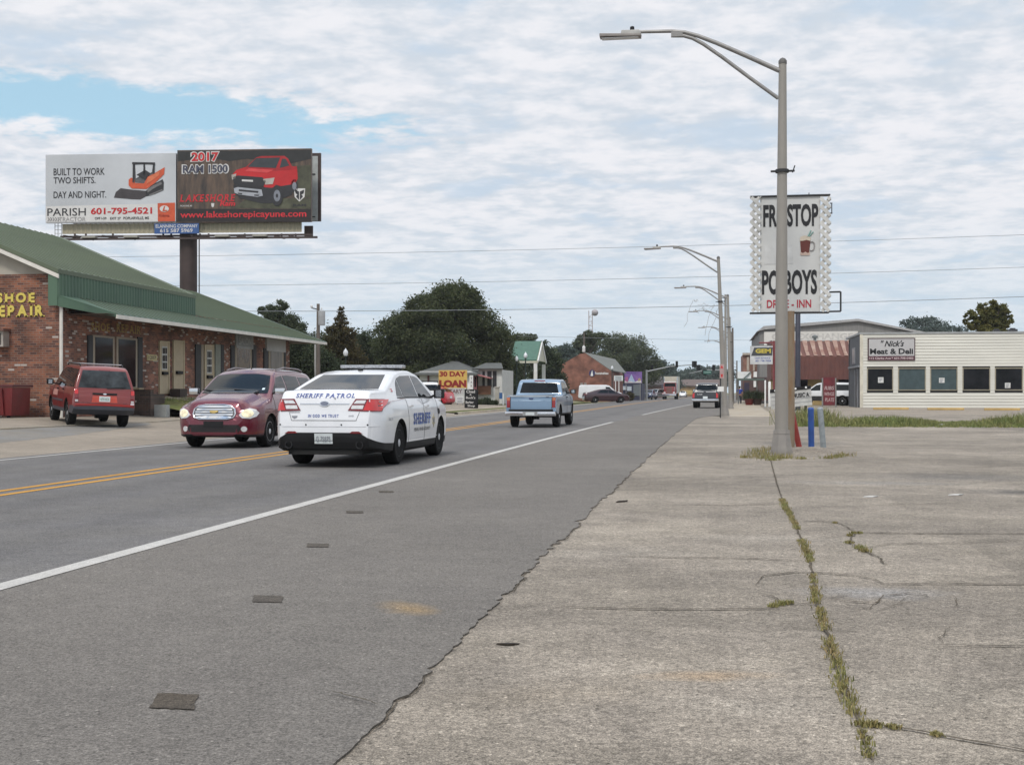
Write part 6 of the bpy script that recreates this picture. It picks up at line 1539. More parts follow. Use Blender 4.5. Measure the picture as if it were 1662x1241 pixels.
# truck poster
BROWN = M('poster_field', (.135, .088, .060), .5, c2=(.030, .024, .022), vscale=.8, stretch=(5, 5, 1.1))
mb = MB(); BBF.slab(mb, 287.8, 242.5, 505.5, 360.8, .22, -.215); p2_ = mb.build('poster_panel', BROWN, bb, world=True, label='dark poster with a red pickup truck')
art(BBF, 'poster_treeline', [[(288.3, 246), (505, 243), (505, 258), (470, 266), (440, 262), (400, 258), (372, 262), (340, 256), (288.3, 262)]], M('poster_treeline', (.022, .022, .022), .6), L1, p2_)
art(BBF, 'poster_footer', [[(288.3, 360), (505, 360.3), (505, 339.5), (288.3, 339)]], M('poster_black', (.018, .012, .012), .5), L1, p2_)
art(BBF, 'poster_grass', [[(400, 322), (504.8, 322), (504.8, 338.8), (380, 338)], [(470, 270), (504.8, 268), (504.8, 320), (478, 322)]], M('poster_grass', (.075, .075, .045), .6, var=.3, vscale=2), L1, p2_)
for body, a, s2 in (('2017', (311, 247.5, 355, 262), RDP), ('RAM 1500', (297, 268, 370, 281), M('poster_navy', (.06, .06, .09), .5))):
    BBF.text('poster_lettering_halo', body, a[0] - 2, a[1] - 1.6, a[2] + 2, a[3] + 1.6, L2, PWH, p2_, world=False, bold=.085)
    BBF.text('poster_lettering', body, *a, L3_, s2, p2_, world=False, bold=.032)
RD2 = M('poster_red_bright', (.56, .02, .03), .5)
BBF.text('dealer_lettering', 'LAKESHORE', 291.5, 315.5, 382, 327.5, L2, RD2, p2_, world=False, serif=True, shear=.22, bold=.022)
BBF.text('dealer_lettering', 'Ram', 357, 326, 382, 334.5, L2, RD2, p2_, world=False, bold=.03, shear=.2)
BBF.text('small_lettering', 'PICAYUNE, MS', 293, 333, 312, 336, L2, PWH, p2_, world=False)
art(BBF, 'small_mark', [[(343, 330), (348, 330), (347.5, 335), (345.5, 337), (343.5, 335)]], PWH, L2, p2_)
BBF.text('web_lettering', 'www.lakeshorepicayune.com', 292.5, 342.5, 497, 356, L2, RD2, p2_, world=False, bold=.018)
LR_ = RDP
art(BBF, 'truck_body', [[(377, 284), (384, 276), (400, 271), (446, 275), (482, 270), (483.5, 290), (478, 300), (462, 304), (448, 300), (440, 308), (420, 300), (380, 294)]], LR_, L2, p2_)
art(BBF, 'truck_roof', [[(400, 271), (416, 256), (424, 253.6), (462, 253.3), (468, 258), (474, 270), (482, 270.5), (482, 275), (446, 278), (398, 274)]], M('poster_red_roof', (.36, .012, .016), .45), L2 + .004, p2_)
art(BBF, 'truck_windshield', [[(402, 271), (416, 257), (455, 256), (448, 273)], [(458, 258), (464, 258), (470, 269), (454, 273)]], M('poster_glass', (.04, .045, .05), .4), L3_, p2_)
art(BBF, 'truck_hood_highlight', [[(404, 273.5), (444, 276), (434, 281), (398, 278)]], M('poster_red_light', (.62, .06, .06), .4), L3_, p2_)
art(BBF, 'truck_grille', [[(378, 288), (386, 285), (426, 288), (432, 294), (428, 303), (392, 302), (380, 299)]], DGR, L3_, p2_)
art(BBF, 'truck_grille_bar', [[(393, 291.5), (411, 292.5), (411, 295.5), (393, 294.5)]], PWH, L4, p2_)
art(BBF, 'truck_headlight', [[(427, 291), (446, 288.5), (443, 299), (431, 300)], [(376, 284), (384, 282), (382, 290), (377, 292)]], M('poster_lamp', (.42, .38, .34), .4), L3_, p2_)
art(BBF, 'truck_underside', [[(379, 300), (440, 305), (476, 299), (474, 316), (440, 330), (424, 330), (390, 322), (380, 312)]], DGR, L2 + .002, p2_)
art(BBF, 'truck_bumper', [[(380, 306), (386, 304), (425, 308), (427, 318), (418, 320), (388, 316), (381, 313)]], M('poster_silver', (.36, .37, .40), .4), L4, p2_)
art(BBF, 'truck_bumper_slot', [[(388, 307.5), (420, 310.5), (419, 313.5), (388, 310.5)], [(386, 313), (394, 314), (393, 316), (387, 315)], [(413, 316), (421, 316.5), (420, 318.5), (413, 318)]], DGR, L4 + .006, p2_)
for cx_, cy_, rx_, ry_ in ((450, 318, 9.5, 16.5), (478, 302, 6, 11)):
    el_ = lambda k, q=0.0: [(cx_ + rx_ * k * math.cos(a * .35), cy_ + ry_ * k * math.sin(a * .35)) for a in range(18)]
    art(BBF, 'truck_tyre', [el_(1)], DGR, L4 if rx_ > 8 else L2, p2_); art(BBF, 'truck_rim', [el_(.58)], M('poster_rim', (.20, .21, .24), .5), L4 + .006 if rx_ > 8 else L3_, p2_)
    if rx_ > 8: art(BBF, 'truck_hub', [el_(.2)], DGR, L4 + .012, p2_)
sh = art(BBF, 'shield_logo', [[(477, 306), (495.5, 306), (494.5, 320), (486, 327.5), (478.5, 320)]], PWH, L2, p2_)
art(BBF, 'shield_mark', [[(479, 308), (485.5, 311), (485.5, 325), (480.5, 319), (483, 316), (480, 314)], [(494, 308), (487, 311), (487, 325), (492, 319), (489.5, 316), (493, 314)]], DGR, L3_, sh)
BBF.text('small_lettering', 'RAM', 476, 331, 497, 335, L2, DGR, p2_, world=False, bold=.03)
# rear face, apron, walkway
bk = Face(BBF(400, 300, -1.6), nrm)
mb = MB(); bk.slab(mb, 120, 252, 521.5, 361.5, .16); rp = mb.build('rear_panel', RBR, bb, world=True)
mb = MB(); bk.slab(mb, 500, 254.5, 517, 359.5, .02, .162); mb.build('panel_back', M('panel_back_grey', (.38, .40, .39), .6), rp)
mb = MB(); bk.slab(mb, 506.5, 257, 508, 358, .04, .18); bk.slab(mb, 506, 283, 513, 284.5, .04, .18); bk.slab(mb, 506, 352, 513, 353.5, .04, .18); mb.build('panel_stringer', STEELBLK, rp)
APR = M('apron_cream', (.42, .375, .27), .6, c2=(.33, .295, .215), vscale=2, stretch=(8, 8, .1))
mb = MB(); P = []; a, b = BBF(98, 362, -.3), BBF(488, 362, -.3); zA, zB = BBF(98, 362).z - .02, BBF(98, 379).z
n = 150
for i in range(n + 1):
    q = a.lerp(b, i / n) + nrm * (.05 if i % 3 == 0 else 0); P.append([Vector((q.x, q.y, zB)), Vector((q.x, q.y, zA))])
mb.grid(P); mb.build('apron', APR, bb, world=True, recalc=False)
mb = MB(); BBF.slab(mb, 486, 362, 500, 379, .1, -1.2); mb.build('apron_end', RBR, bb, world=True)
mb = MB(); BBF.slab(mb, 251.5, 363, 323.5, 379.5, .06, .02); cs_ = mb.build('company_sign', M('company_blue', (.04, .10, .27), .5), bb, world=True)
BBF.text('company_lettering', 'ELANNING COMPANY', 253.5, 364.6, 321.5, 370, .086, PWH, cs_, world=False, bold=.015)
BBF.text('company_lettering', '615 587 5969', 260.5, 371.5, 313.5, 377.5, .086, PWH, cs_, world=False, bold=.02)
mb = MB()
for lift, v_ in ((-.25, 383.5), (1.15, 393)):
    q0, q1 = BBF(95, v_, lift), BBF(505 if lift < 0 else 523, v_, lift); q1.z = q0.z; mb.tube([q0, q1], .075, 4)
for u in (118, 136, 180, 262, 275, 322, 336, 395, 455, 478):
    q0, q1 = BBF(u, 383.5, -.9), BBF(u, 391.5, 1.15); q1.z = q0.z - .12; mb.tube([q0, q1], .06, 4)
    mb.tube([BBF(u, 378, -.28), BBF(u, 386, -.28)], .055, 4)
mb.build('walkway', RBR, bb, world=True)
for u in (160, 227, 372, 432):
    q = BBF(u, 392, 1.2); q.z = BBF(160, 391, 1.15).z + .05; mb = MB(); mb.box(q, (.75, .35, .10), math.atan2(BBF.ex.y, BBF.ex.x), ); lt = mb.build('flood_lamp', M('lamp_grey', (.32, .30, .26), .5), bb, world=True)
    mb = MB(); mb.tube([q, q - nrm * .5 - Vector((0, 0, .1))], .03, 5); mb.build('lamp_arm', RBR, lt)
mb = MB()
for u in (86, 91, 97): mb.tube([BBF(u, 361, -.25), BBF(u, 386, -.25)], .02, 5)
for v_ in (366, 372, 378): mb.tube([BBF(86, v_, -.25), BBF(97, v_, -.25)], .015, 5)
mb.build('ladder', M('ladder_grey', (.3, .3, .3), .5), bb, world=True)

# ------------------------------------------------------------------ drive-in sign
YS_ = 25.7; FS = Face((1.6, YS_, 3), (0, -1, 0))
fs_p = FS(1283, 725)
fs = thing('drive_in_sign', 'white drive-in sign with lattice sides, bold black lettering and a root beer mug', 'sign', (fs_p.x, YS_, 0))
SGW = M('sign_white', (.60, .60, .58), .45, c2=(.52, .52, .51), vscale=1.5)
mb = MB(); FS.slab(mb, 1234, 319.5, 1331.5, 506, .09, -.09); bo = mb.build('board', SGW, fs, world=True)
mb = MB(); FS.slab(mb, 1217.5, 316.8, 1347.5, 319, .16, -.12); FS.slab(mb, 1217, 506.3, 1345.5, 508.8, .16, -.12); mb.build('frame', STEELBLK, fs, world=True)
LAT = M('lattice_white', (.56, .55, .52), .55)
for (u0, u1) in ((1218.5, 1233.8), (1331.8, 1347)):
    a = FS(u0, 506); b = FS(u1, 320); w_ = b.x - a.x; z0, z1 = a.z + .01, b.z - .01; mb = MB(); s_ = w_ * .88; hw = .034
    z = z0 - w_
    k = 0
    while z < z1:
        for sg in (0, 1):
            p0, p1 = (a.x, z), (a.x + w_, z + w_)
            if sg: p0, p1 = (a.x + w_, z), (a.x, z + w_)
            t0 = max(0, (z0 - z) / w_); t1 = min(1, (z1 - z) / w_)
            if t1 - t0 > .05:
                q0 = Vector((p0[0] + (p1[0] - p0[0]) * t0, YS_ - .03 - .022 * sg, z + w_ * t0)); q1 = Vector((p0[0] + (p1[0] - p0[0]) * t1, YS_ - .03 - .022 * sg, z + w_ * t1))
                d = (q1 - q0).normalized(); nn = Vector((-d.z, 0, d.x)) * hw
                mb.prism([q0 - nn, q1 - nn, q1 + nn, q0 + nn], (0, -.02, 0))
        z += s_
    mb.build('lattice', LAT, fs, world=True)
FS.text('sign_lettering', 'FROSTOP', 1238.5, 331.5, 1328, 368, .008, INKBLACK, bo, world=False, bold=.035)
FS.text('sign_lettering', 'PO-BOYS', 1236.5, 438, 1326, 478, .008, INKBLACK, bo, world=False, bold=.035)
FS.text('sign_lettering', 'DRIVE - INN', 1244.5, 486.5, 1316.5, 499.5, .008, M('sign_red', (.42, .03, .05), .5), bo, world=False, bold=.02)
art(FS, 'repair_patch', [[(1240, 429), (1287, 428), (1286, 397), (1271, 399), (1250, 398), (1241, 399)]], M('patch_white', (.56, .56, .55), .5), .006, bo)
mg = art(FS, 'mug', [[(1300, 412), (1313, 412), (1315.5, 391), (1314, 386), (1300, 386), (1298.5, 391)]], M('mug_brown', (.115, .026, .018), .4), .008, bo)
art(FS, 'mug_foam', [[(1298, 391), (1299, 384.5), (1305, 382.5), (1312, 383), (1316, 386), (1315, 391), (1309, 389.5), (1303, 391)]], M('foam', (.58, .50, .40), .6), .014, mg)
art(FS, 'mug_base', [[(1299, 414.5), (1314, 414.5), (1314.5, 408.5), (1311, 411), (1307, 408.5), (1303, 411), (1299, 408.5)]], M('mug_glass_tone', (.48, .36, .30), .4), .014, mg)
hd = [(1315, 393), (1318, 392), (1321, 394), (1322, 399), (1320.5, 405), (1317, 407), (1314.5, 406)]; mb = MB(); mb.tube([FS(u, v, .014) for u, v in hd], .012, 6); mb.build('mug_handle', M('mug_handle_tone', (.30, .28, .27), .4), mg)
mb = MB(); mb.tube([FS(1311, 384, .016), FS(1316, 374, .016)], .010, 6); mb.tube([FS(1313, 384, .016), FS(1320, 376, .016)], .010, 6); mb.build('straw', M('straw_green', (.22, .40, .36), .5), mg)
mb = MB(); mb.tube([(fs_p.x, YS_ - .02, -.05), (fs_p.x, YS_ - .02, FS(1283, 505).z)], .082, 14); mb.build('pole', M('rusty_yellow_pole', (.26, .225, .17), .7, c2=(.26, .15, .07), vscale=2.2, stretch=(3, 3, .6)), fs, world=True, smooth=True)
mb = MB(); q = [FS(1346, 474), FS(1364.5, 473.5), FS(1364.5, 505), FS(1345, 505.5)]
for a, b in zip(q[:-1], q[1:]): mb.tube([a, b], .018, 6)
mb.build('side_bracket', STEELBLK, fs, world=True)
mb = MB(); mb.tube([FS(1350, 330), FS(1350, 347)], .01, 5); mb.tube([FS(1347, 330), FS(1351, 330)], .012, 5); mb.tube([FS(1347, 346), FS(1351, 346)], .012, 5); mb.tube([FS(1313, 318), FS(1313, 313)], .01, 5); mb.build('hook', STEELBLK, fs, world=True)
# tall dark steel post behind it
pd = wp(1295, 660, 72); dkp = thing('steel_post', 'tall dark steel post standing behind the drive-in sign', 'post', (pd.x, pd.y, zr(pd.x, pd.y)))
MB().lathe([(.15, 0), (.15, 6.6), (.11, 6.65)], 14).build('shaft', M('dark_blue_steel', (.03, .032, .05), .5), dkp, smooth=True); MB().lathe([(.28, 0), (.26, .04), (.14, .06)], 14).build('foot_plate', STEELBLK, dkp)
# three leaning guard posts
for (ub, vb, ut, vt, r_, c, lab) in ((1297.5, 726, 1285, 668, .062, (.33, .045, .035), 'red painted pipe guard post leaning behind the lamp pole'), (1317, 729, 1316, 663, .062, (.03, .09, .33), 'blue painted pipe guard post standing upright by the sign'), (1337, 731, 1331, 663, .058, (.34, .38, .40), 'weathered pale grey pipe guard post with peeling paint')):
    b = G(ub, vb); d = dof(b.x, b.y); tpt = wp(ut, vt, d - .1)
    g = thing('guard_post', lab, 'bollard', (b.x, b.y, 0), group='pipe guard posts by the drive-in sign')
    mb = MB(); mb.tube([Vector((0, 0, -.03)), tpt - b], r_, 16)
    grey = c[1] > .2
    mb.build('pipe', M('post_paint_' + lab.split()[0], c, .5, c2=tuple(k * .55 for k in c) if grey else None, vscale=9 if grey else 4, var=.15), g, smooth=True)
    ax_ = (tpt - b).normalized(); MB().lathe([(r_ * .99, .0), (r_ * .8, .02), (.01, .03)], 16, tpt - b, ax_).build('cap', M('post_paint_' + lab.split()[0]), g, smooth=True)
# broken concrete mound at their feet
mb = MB(); mc = G(1315, 737); P = []
for i in range(9):
    row = []
    for k in range(22):
        a = 2 * math.pi * k / 21; r0_ = i / 8; rx, ry = .95, .62
        h = .13 * (1 - r0_ ** 1.6) + (rng.uniform(-.012, .012) if 0 < i < 8 and k not in (0, 21) else 0)
        row.append(Vector((mc.x + math.cos(a) * rx * r0_ * (1 + .12 * math.sin(3 * a)), mc.y + .35 + math.sin(a) * ry * r0_, h * (1 if i < 8 else 0) - .004)))
    P.append(row)
mb.grid(P); o = mb.build('concrete_mound', CONC, recalc=True); o['kind'] = 'structure'

# ------------------------------------------------------------------ street lamps
POLE = M('galvanised_pole', (.30, .28, .25), .55, .1, c2=(.245, .228, .205), vscale=1.6, stretch=(2, 2, .5)); ARM = M('galvanised_arm', (.27, .26, .25), .45, .3)
lb_ = G(1268.5, 738)
def lamp_proto(label, loc):
    t = thing('street_lamp', label, 'street lamp', loc, 0, 'street lamps along the right kerb')
    mb = MB(); mb.tube([(0, 0, .42), (0, 0, 3.0), (.02, 0, 7.36)], [.125, .112, .072], 20); mb.build('pole', POLE, t, smooth=True)
    mb = MB(); n = 8
    for z0_, z1_, r0_, r1_ in ((-.03, .10, .205, .20), (.10, .40, .198, .152), (.40, .47, .158, .150)): mb.tube([(0, 0, z0_), (0, 0, z1_)], [r0_ * 1.05, r1_ * 1.05], 8)
    mb.build('base', M('lamp_base_concrete', (.28, .26, .235), .7, .1, c2=(.22, .205, .19), vscale=5), t)
    MB().lathe([(.078, 0), (.078, .06), (.05, .10), (.01, .12)], 16, (.02, 0, 7.34), (0, 0, 1)).build('cap', M('cap_dark', (.10, .095, .09), .6), t, smooth=True)
    up = [(-.04, 0, 7.22), (-.6, 0, 7.50), (-1.2, 0, 7.79), (-1.55, 0, 7.94), (-1.8, 0, 8.02), (-2.05, 0, 8.055), (-2.75, 0, 8.07)]
    lo = [(-.06, 0, 6.70), (-.6, 0, 7.12), (-1.1, 0, 7.52), (-1.45, 0, 7.78), (-1.65, 0, 7.90), (-1.82, 0, 7.955), (-2.02, 0, 7.965)]
    mb = MB(); mb.tube(up, [.048, .045, .042, .04, .038, .036, .032], 10); ar = mb.build('arm', ARM, t, smooth=True)
    mb = MB(); mb.tube(lo, .036, 10); mb.bb((-2.06, -.035, 7.94), (-1.84, .035, 8.04)); mb.build('brace', ARM, ar, smooth=True)
    mb = MB(); mb.prism([(-2.62, -.10, 8.005), (-2.66, -.12, 8.085), (-3.0, -.12, 8.09), (-3.02, -.11, 8.005)], (0, .22, 0)); hd_ = mb.build('lamp_head', M('head_pale', (.50, .49, .47), .5), t, bevel=.02)
    mb = MB(); mb.prism([(-2.63, -.12, 7.965), (-2.63, -.12, 8.01), (-3.42, -.12, 8.045), (-3.42, -.12, 7.985)], (0, .24, 0)); mb.build('housing', M('head_grey', (.26, .235, .22), .5), hd_, bevel=.012)
    mb = MB(); mb.bb((-3.38, -.09, 7.957), (-2.68, .09, 7.963)); mb.build('lens', CLEARLENS, hd_)
    MB().lathe([(.045, 0), (.04, .07), (.02, .08)], 12, (-2.80, 0, 8.10), (0, 0, 1)).build('photocell', BLACK, hd_, smooth=True)
    mb = MB(); mb.lathe([(.125, 0), (.125, .06)], 16, (.01, 0, 5.30), (0, 0, 1)); mb.bb((-.20, -.03, 5.315), (.24, .03, 5.345)); mb.tube([(.2, 0, 5.30), (.24, -.06, 5.42)], .012, 5); mb.build('clamp', STEELBLK, t)
    return t
lamp = lamp_proto('nearest tall galvanised street lamp, standing in front of the drive-in sign', (lb_.x, lb_.y, 0))
for d, ub, lean, lab in ((57.6, 1177, -2.6, 'second nearest street lamp, leaning toward the road past the black pickup'), (80, 1186, -1.6, 'third street lamp along the kerb, draped with wire decoration'), (104, 1187, -1.2, 'fourth street lamp, just beyond the decorated one'), (130, 1188, -.9, 'fifth street lamp, behind the man in blue'), (165, 1186, -.6, 'farthest street lamp, at the end of the row of poles')):
    c = copy_tree(lamp); pt = wp(ub, 660, d); c.location = (pt.x, pt.y, .1); c.rotation_euler = (0, R(lean), 0); c['label'] = lab
# wire-frame holiday decoration, made as one thin tangle
pv = wp(1175, 560, 80); vn = MB(); r2 = random.Random(4)
for i in range(9):
    u = r2.uniform(1122, 1168); v = r2.uniform(486, 505); pts = []; hdg = r2.uniform(-1, 1)
    for k in range(9): pts.append(wp(u, v, 80 + math.sin(k + i) * .2)); u += hdg * 2 + r2.uniform(-2.2, 2.2); v += r2.uniform(2, 9) if i > 4 else r2.uniform(-3, 3)
    vn.tube(pts, .010, 4)
vt_ = thing('wire_decoration', 'thin leafless vine hanging in loops from the third street lamp arm', 'vine', wp(1150, 500, 80)); vn.build('wire_loops', M('decoration_grey', (.26, .24, .22), .8), vt_, world=True)
# wooden utility poles
WOOD = M('weathered_wood', (.15, .125, .105), .85, c2=(.10, .085, .075), vscale=3, stretch=(4, 4, .3))
def util(u, d, vtop, lab, r=.15, z0=0.0, arms=True, group=None, mat=None):
    b = wp(u, 650, d); h = CAMH - (vtop - HOR) * d / F_PX - z0
    t = thing('utility_pole', lab, 'utility pole', (b.x, b.y, z0), 0, group)
    MB().tube([(0, 0, -.05), (0, 0, h)], [r, r * .62], 12).build('shaft', mat or WOOD, t, smooth=True)
    if arms:
        for k in range(4):
            mb = MB(); z = h - .5 - k * .55; mb.tube([(0, 0, z), (-.55, 0, z + .12)], .025, 5); mb.build('insulator_bracket', STEELBLK, t)
    else:
        mb = MB(); mb.tube([(0, 0, h - .3), (-.35, -.05, h - .22)], .03, 5); MB().lathe([(.05, 0), (.07, .1), (.04, .16)], 10, (-.35, -.05, h - .22)).build('insulator', CLEARLENS, t); mb.build('bracket', STEELBLK, t)
    return t
util(1189, 150, 532, 'wooden utility pole with stacked side brackets beyond the street lamps', .19)
util(1177.5, 95, 478, 'tall pale utility pole right behind the second street lamp', .13, arms=False, mat=POLE)
util(1196, 190, 585, 'short distant wooden pole near the brick shop front', .15)
up_ = util(516.5, 66, 493, 'grey wooden utility pole with a transformer at the far corner of the strip mall', .13, .3, arms=False)
tf = thing('pole_transformer', 'small pale transformer can hanging on the pole by the strip mall', 'transformer', wp(522, 528, 66)); MB().lathe([(.17, 0), (.19, .05), (.19, .75), (.1, .82)], 16).build('can', M('can_grey', (.42, .43, .44), .5), tf, smooth=True); MB().lathe([(.03, 0), (.045, .06), (.02, .14)], 8, (0, 0, .82)).build('bushing', CLEARLENS, tf)
mb = MB(); b_ = wp(511.5, 650, 64.5); th = thing('steel_pipe_post', 'slim pale pipe standing left of the wooden pole at the strip mall corner', 'post', (b_.x, b_.y, .3)); MB().tube([(0, 0, 0), (0, 0, 3.4)], .045, 8).build('pipe', M('pipe_pale', (.40, .40, .38), .5), th, smooth=True)
util(948, 175, 540, 'dark utility pole with a white transformer beside the brick gable', .16, arms=False)
tf2 = thing('pole_transformer', 'white transformer can above the brick gable peak', 'transformer', wp(947.5, 571, 174.5)); MB().lathe([(.20, 0), (.22, .05), (.22, .75), (.1, .85)], 14).build('can', WHITE, tf2, smooth=True); MB().lathe([(.03, 0), (.045, .06), (.02, .14)], 8, (0, 0, .85)).build('bushing', CLEARLENS, tf2)
# overhead wires
WIRE = M('wire_black', (.24, .26, .28), .6)
def wire(u0, v0, d0, u1, v1, d1, lab, r=.014, sag=.25):
    a, b = wp(u0, v0, d0), wp(u1, v1, d1); mb = MB(); pts = []
    for i in range(25):
        t = i / 24; p = a.lerp(b, t); p.z -= sag * 4 * t * (1 - t); pts.append(p)
    o = mb.tube(pts, r, 5).build('overhead_wire', WIRE, smooth=True); tag(o, lab, 'wire', 'overhead wires across the road')
wire(60, 418, 75, 1900, 372, 62, 'highest overhead wire, passing behind the billboard post', .012)
wire(250, 464, 85, 1900, 425, 70, 'second overhead wire from the top, crossing mid sign height', .014)
wire(400, 505, 66, 1900, 472, 58, 'lowest near overhead wire, running to the strip mall pole', .016)
wire(840, 545, 160, 1500, 552, 160, 'faint distant overhead wire crossing above the traffic signals', .018)
wire(1050, 584, 200, 1420, 584, 200, 'farthest faint overhead wire beside the signal arms', .018)

# ------------------------------------------------------------------ traffic signals
SIGP = M('signal_pole', (.27, .28, .28), .5, .3)
def mast(u, vb, d, va, u2, v2, lab):
    b = wp(u, vb, d); t = thing('signal_mast', lab, 'signal mast', (b.x, b.y, 0)); a = wp(u, va, d) - t.location; e = wp(u2, v2, d) - t.location
    MB().tube([(0, 0, 0), (0, 0, a.z + .3)], [.2, .15], 12).build('pole', SIGP, t, smooth=True); MB().tube([a, (a + e) / 2 + Vector((0, 0, .25)), e], [.12, .09, .06], 10).build('mast_arm', SIGP, t, smooth=True)
    return t
mast(1049.5, 646, 190, 603, 1126, 591.5, 'grey signal mast with a long arm over the road from the left kerb')
mast(1171, 646, 200, 600.5, 1118, 606, 'grey signal mast with an arm reaching in from the right kerb')
for u0, u1, v0, v1, d, lab in ((1096.5, 1100.5, 586, 596.5, 190, 'black traffic signal head hanging leftmost on the long arm'), (1123, 1131, 586, 596, 190, 'wide black traffic signal head at the end of the long arm'), (1130.5, 1137, 592, 601, 199, 'black traffic signal head just below the wide one'), (1156, 1160.5, 592, 601, 199.5, 'black traffic signal head nearest the right hand mast'), (1056.5, 1060.5, 592.5, 600.5, 191, 'dark green traffic signal head beside the left mast')):
    c = wp((u0 + u1) / 2, (v0 + v1) / 2, d - .3); w_ = (u1 - u0) * d / F_PX; h_ = (v1 - v0) * d / F_PX
    t = thing('traffic_signal', lab, 'traffic signal', c, 0, 'traffic signals over the junction'); MB().box((0, 0, 0), (w_, .25, h_)).build('housing', BLACK, t, bevel=.04)
    for k in (-1, 0, 1):
        MB().lathe([(.11, 0), (.12, .16), (.11, .16), (.10, 0)], 12, (0, -.12, k * h_ * .3), (0, -1, 0)).build('visor', BLACK, t)
t = thing('street_name_sign', 'green overhead street sign between the signal heads', 'sign', wp(1148, 604, 199)); MB().box((0, 0, 0), (1.3, .05, .6)).build('plate', M('sign_green', (.02, .10, .075), .5), t); MB().box((0, -.03, 0), (1.1, .01, .12)).build('legend_bar', M('legend_pale', (.3, .42, .38), .5), t)
t = thing('round_flood_head', 'dark round signal backing beside the green street sign', 'traffic signal', wp(1144, 604, 199.4)); MB().lathe([(.5, 0), (.52, .2), (.3, .35)], 16, (0, 0, 0), (0, 1, 0)).build('shell', BLACK, t); MB().lathe([(.2, 0), (.2, .05)], 12, (0, -.05, 0), (0, 1, 0)).build('lens', M('signal_teal', (.05, .16, .15), .4), t)
# ------------------------------------------------------------------ smaller signs
def post_sign(name, lab, u0, v0, u1, v1, d, posts, face_m, frame_m=None, zb=.0, cat='sign', thick=.12, postm=None):
    f = Face(wp((u0 + u1) / 2, 640, d), (0, -1, 0)); b = f((u0 + u1) / 2, v1)
    t = thing(name, lab, cat, (b.x, b.y, zb)); mb = MB(); f.slab(mb, u0, v0, u1, v1, thick, -thick); bo_ = mb.build('panel', face_m, t, world=True)
    for u in posts:
        p = f(u, v1, -thick / 2); mb = MB(); mb.tube([Vector((p.x, p.y, zb - .05)), Vector((p.x, p.y, f(u, v0).z - .05))], .055, 8); mb.build('post', postm or M('post_grey'), t, world=True)
    return t, f, bo_
t, f, bo_ = post_sign('loan_sign', 'yellow sign on posts with dark red 30 DAY LOAN lettering', 712, 600.5, 758, 629.5, 93, (713.5, 757), M('loan_yellow', (.60, .40, .10), .5, var=.06))
CRIM = M('crimson_ink', (.25, .018, .016), .5)
f.text('sign_lettering', '30 DAY', 713.5, 602.5, 756, 611, .008, CRIM, bo_, world=False, bold=.05); f.text('sign_lettering', 'LOAN', 712.8, 616.5, 757, 628.5, .008, CRIM, bo_, world=False, bold=.07)
mb = MB(); f.slab(mb, 712, 630, 752, 640, .1, -.1); nb_ = mb.build('notary_board', M('pale_board', (.46, .46, .45), .5), t, world=True); f.text('board_lettering', 'NOTARY', 717, 631.5, 750, 638, .006, M('ink_brown', (.12, .06, .06), .5), nb_, world=False, bold=.015)
t, f, bo_ = post_sign('tax_sign', 'narrow white vertical sign right of the yellow loan sign', 762, 609, 767.5, 631.5, 93, (764.8,), WHITE)
for i, ch in enumerate('TAX'): f.text('sign_lettering', ch, 763.5, 612 + i * 6, 766.5, 616 + i * 6, .006, INKBLACK, bo_, world=False)
t, f, bo_ = post_sign('slatted_notice', 'small white slatted notice board behind the red hatchback', 741, 643, 752, 654, 91, (742, 751), WHITE, zb=.1)
for k in range(4):
    mb = MB(); f.slab(mb, 742, 644.5 + k * 2.5, 751, 645.7 + k * 2.5, .01, .001); mb.build('slat', INKGREY, bo_)
sbp = G(763.5, 663.2, .10); sb = thing('sandwich_board', 'black sandwich board with white barber shop lettering on the kerb', 'sandwich board', (sbp.x, sbp.y, .12)); f = Face((sbp.x, sbp.y, 1), (0, -1, 0))
mb = MB(); f.slab(mb, 754, 631.5, 773.5, 663, .05, -.02); p_ = mb.build('front_panel', BLACK, sb, world=True)
for body, v0, v1, u0, u1 in (('Chad', 633, 637.6, 757, 771), ('&', 639, 641.5, 762.5, 765.5), ("Buck's", 643, 647, 756.5, 771.5), ('Barber', 650.5, 654.5, 756, 769), ('Shop', 656.5, 661, 759, 771)): f.text('board_lettering', body, u0, v0, u1, v1, .035, PWH, p_, world=False, bold=.015)
mb = MB(); f.slab(mb, 754.5, 633, 773, 663, .04, -.7); mb.build('rear_panel', BLACK, sb, world=True); mb = MB(); f.slab(mb, 757, 663, 771, 665, .8, -.65); mb.build('foot', WHITE, sb, world=True)
t, f, bo_ = post_sign('realty_sign', 'small blue sign on thin white posts by the hedge', 810, 637, 815, 647, 100, (816.5,), M('blue_panel', (.03, .10, .26), .5), postm=WHITE)
t, f, bo_ = post_sign('bank_pylon_sign', 'white lettered sign panel on two posts beside the brick gable building', 996.5, 609.5, 1011, 618, 158, (999, 1004.5), M('pylon_white', (.62, .66, .64), .5), postm=WHITE)
for k in range(4):
    mb = MB(); f.slab(mb, 998.5, 611 + k * 1.8, 1009, 611.9 + k * 1.8, .01, .001); mb.build('lettering_line', INKGREY, bo_)
t, f, bo_ = post_sign('purple_sign', 'wide purple sign with pink and blue splashes above the dark shop', 1013.5, 603, 1042, 621.5, 180, (1016, 1039), M('purple_panel', (.20, .11, .34), .5, var=.2, vscale=.8))
PK, LBp = M('pink_splash', (.40, .13, .26), .5), M('pale_blue_splash', (.38, .50, .66), .5)
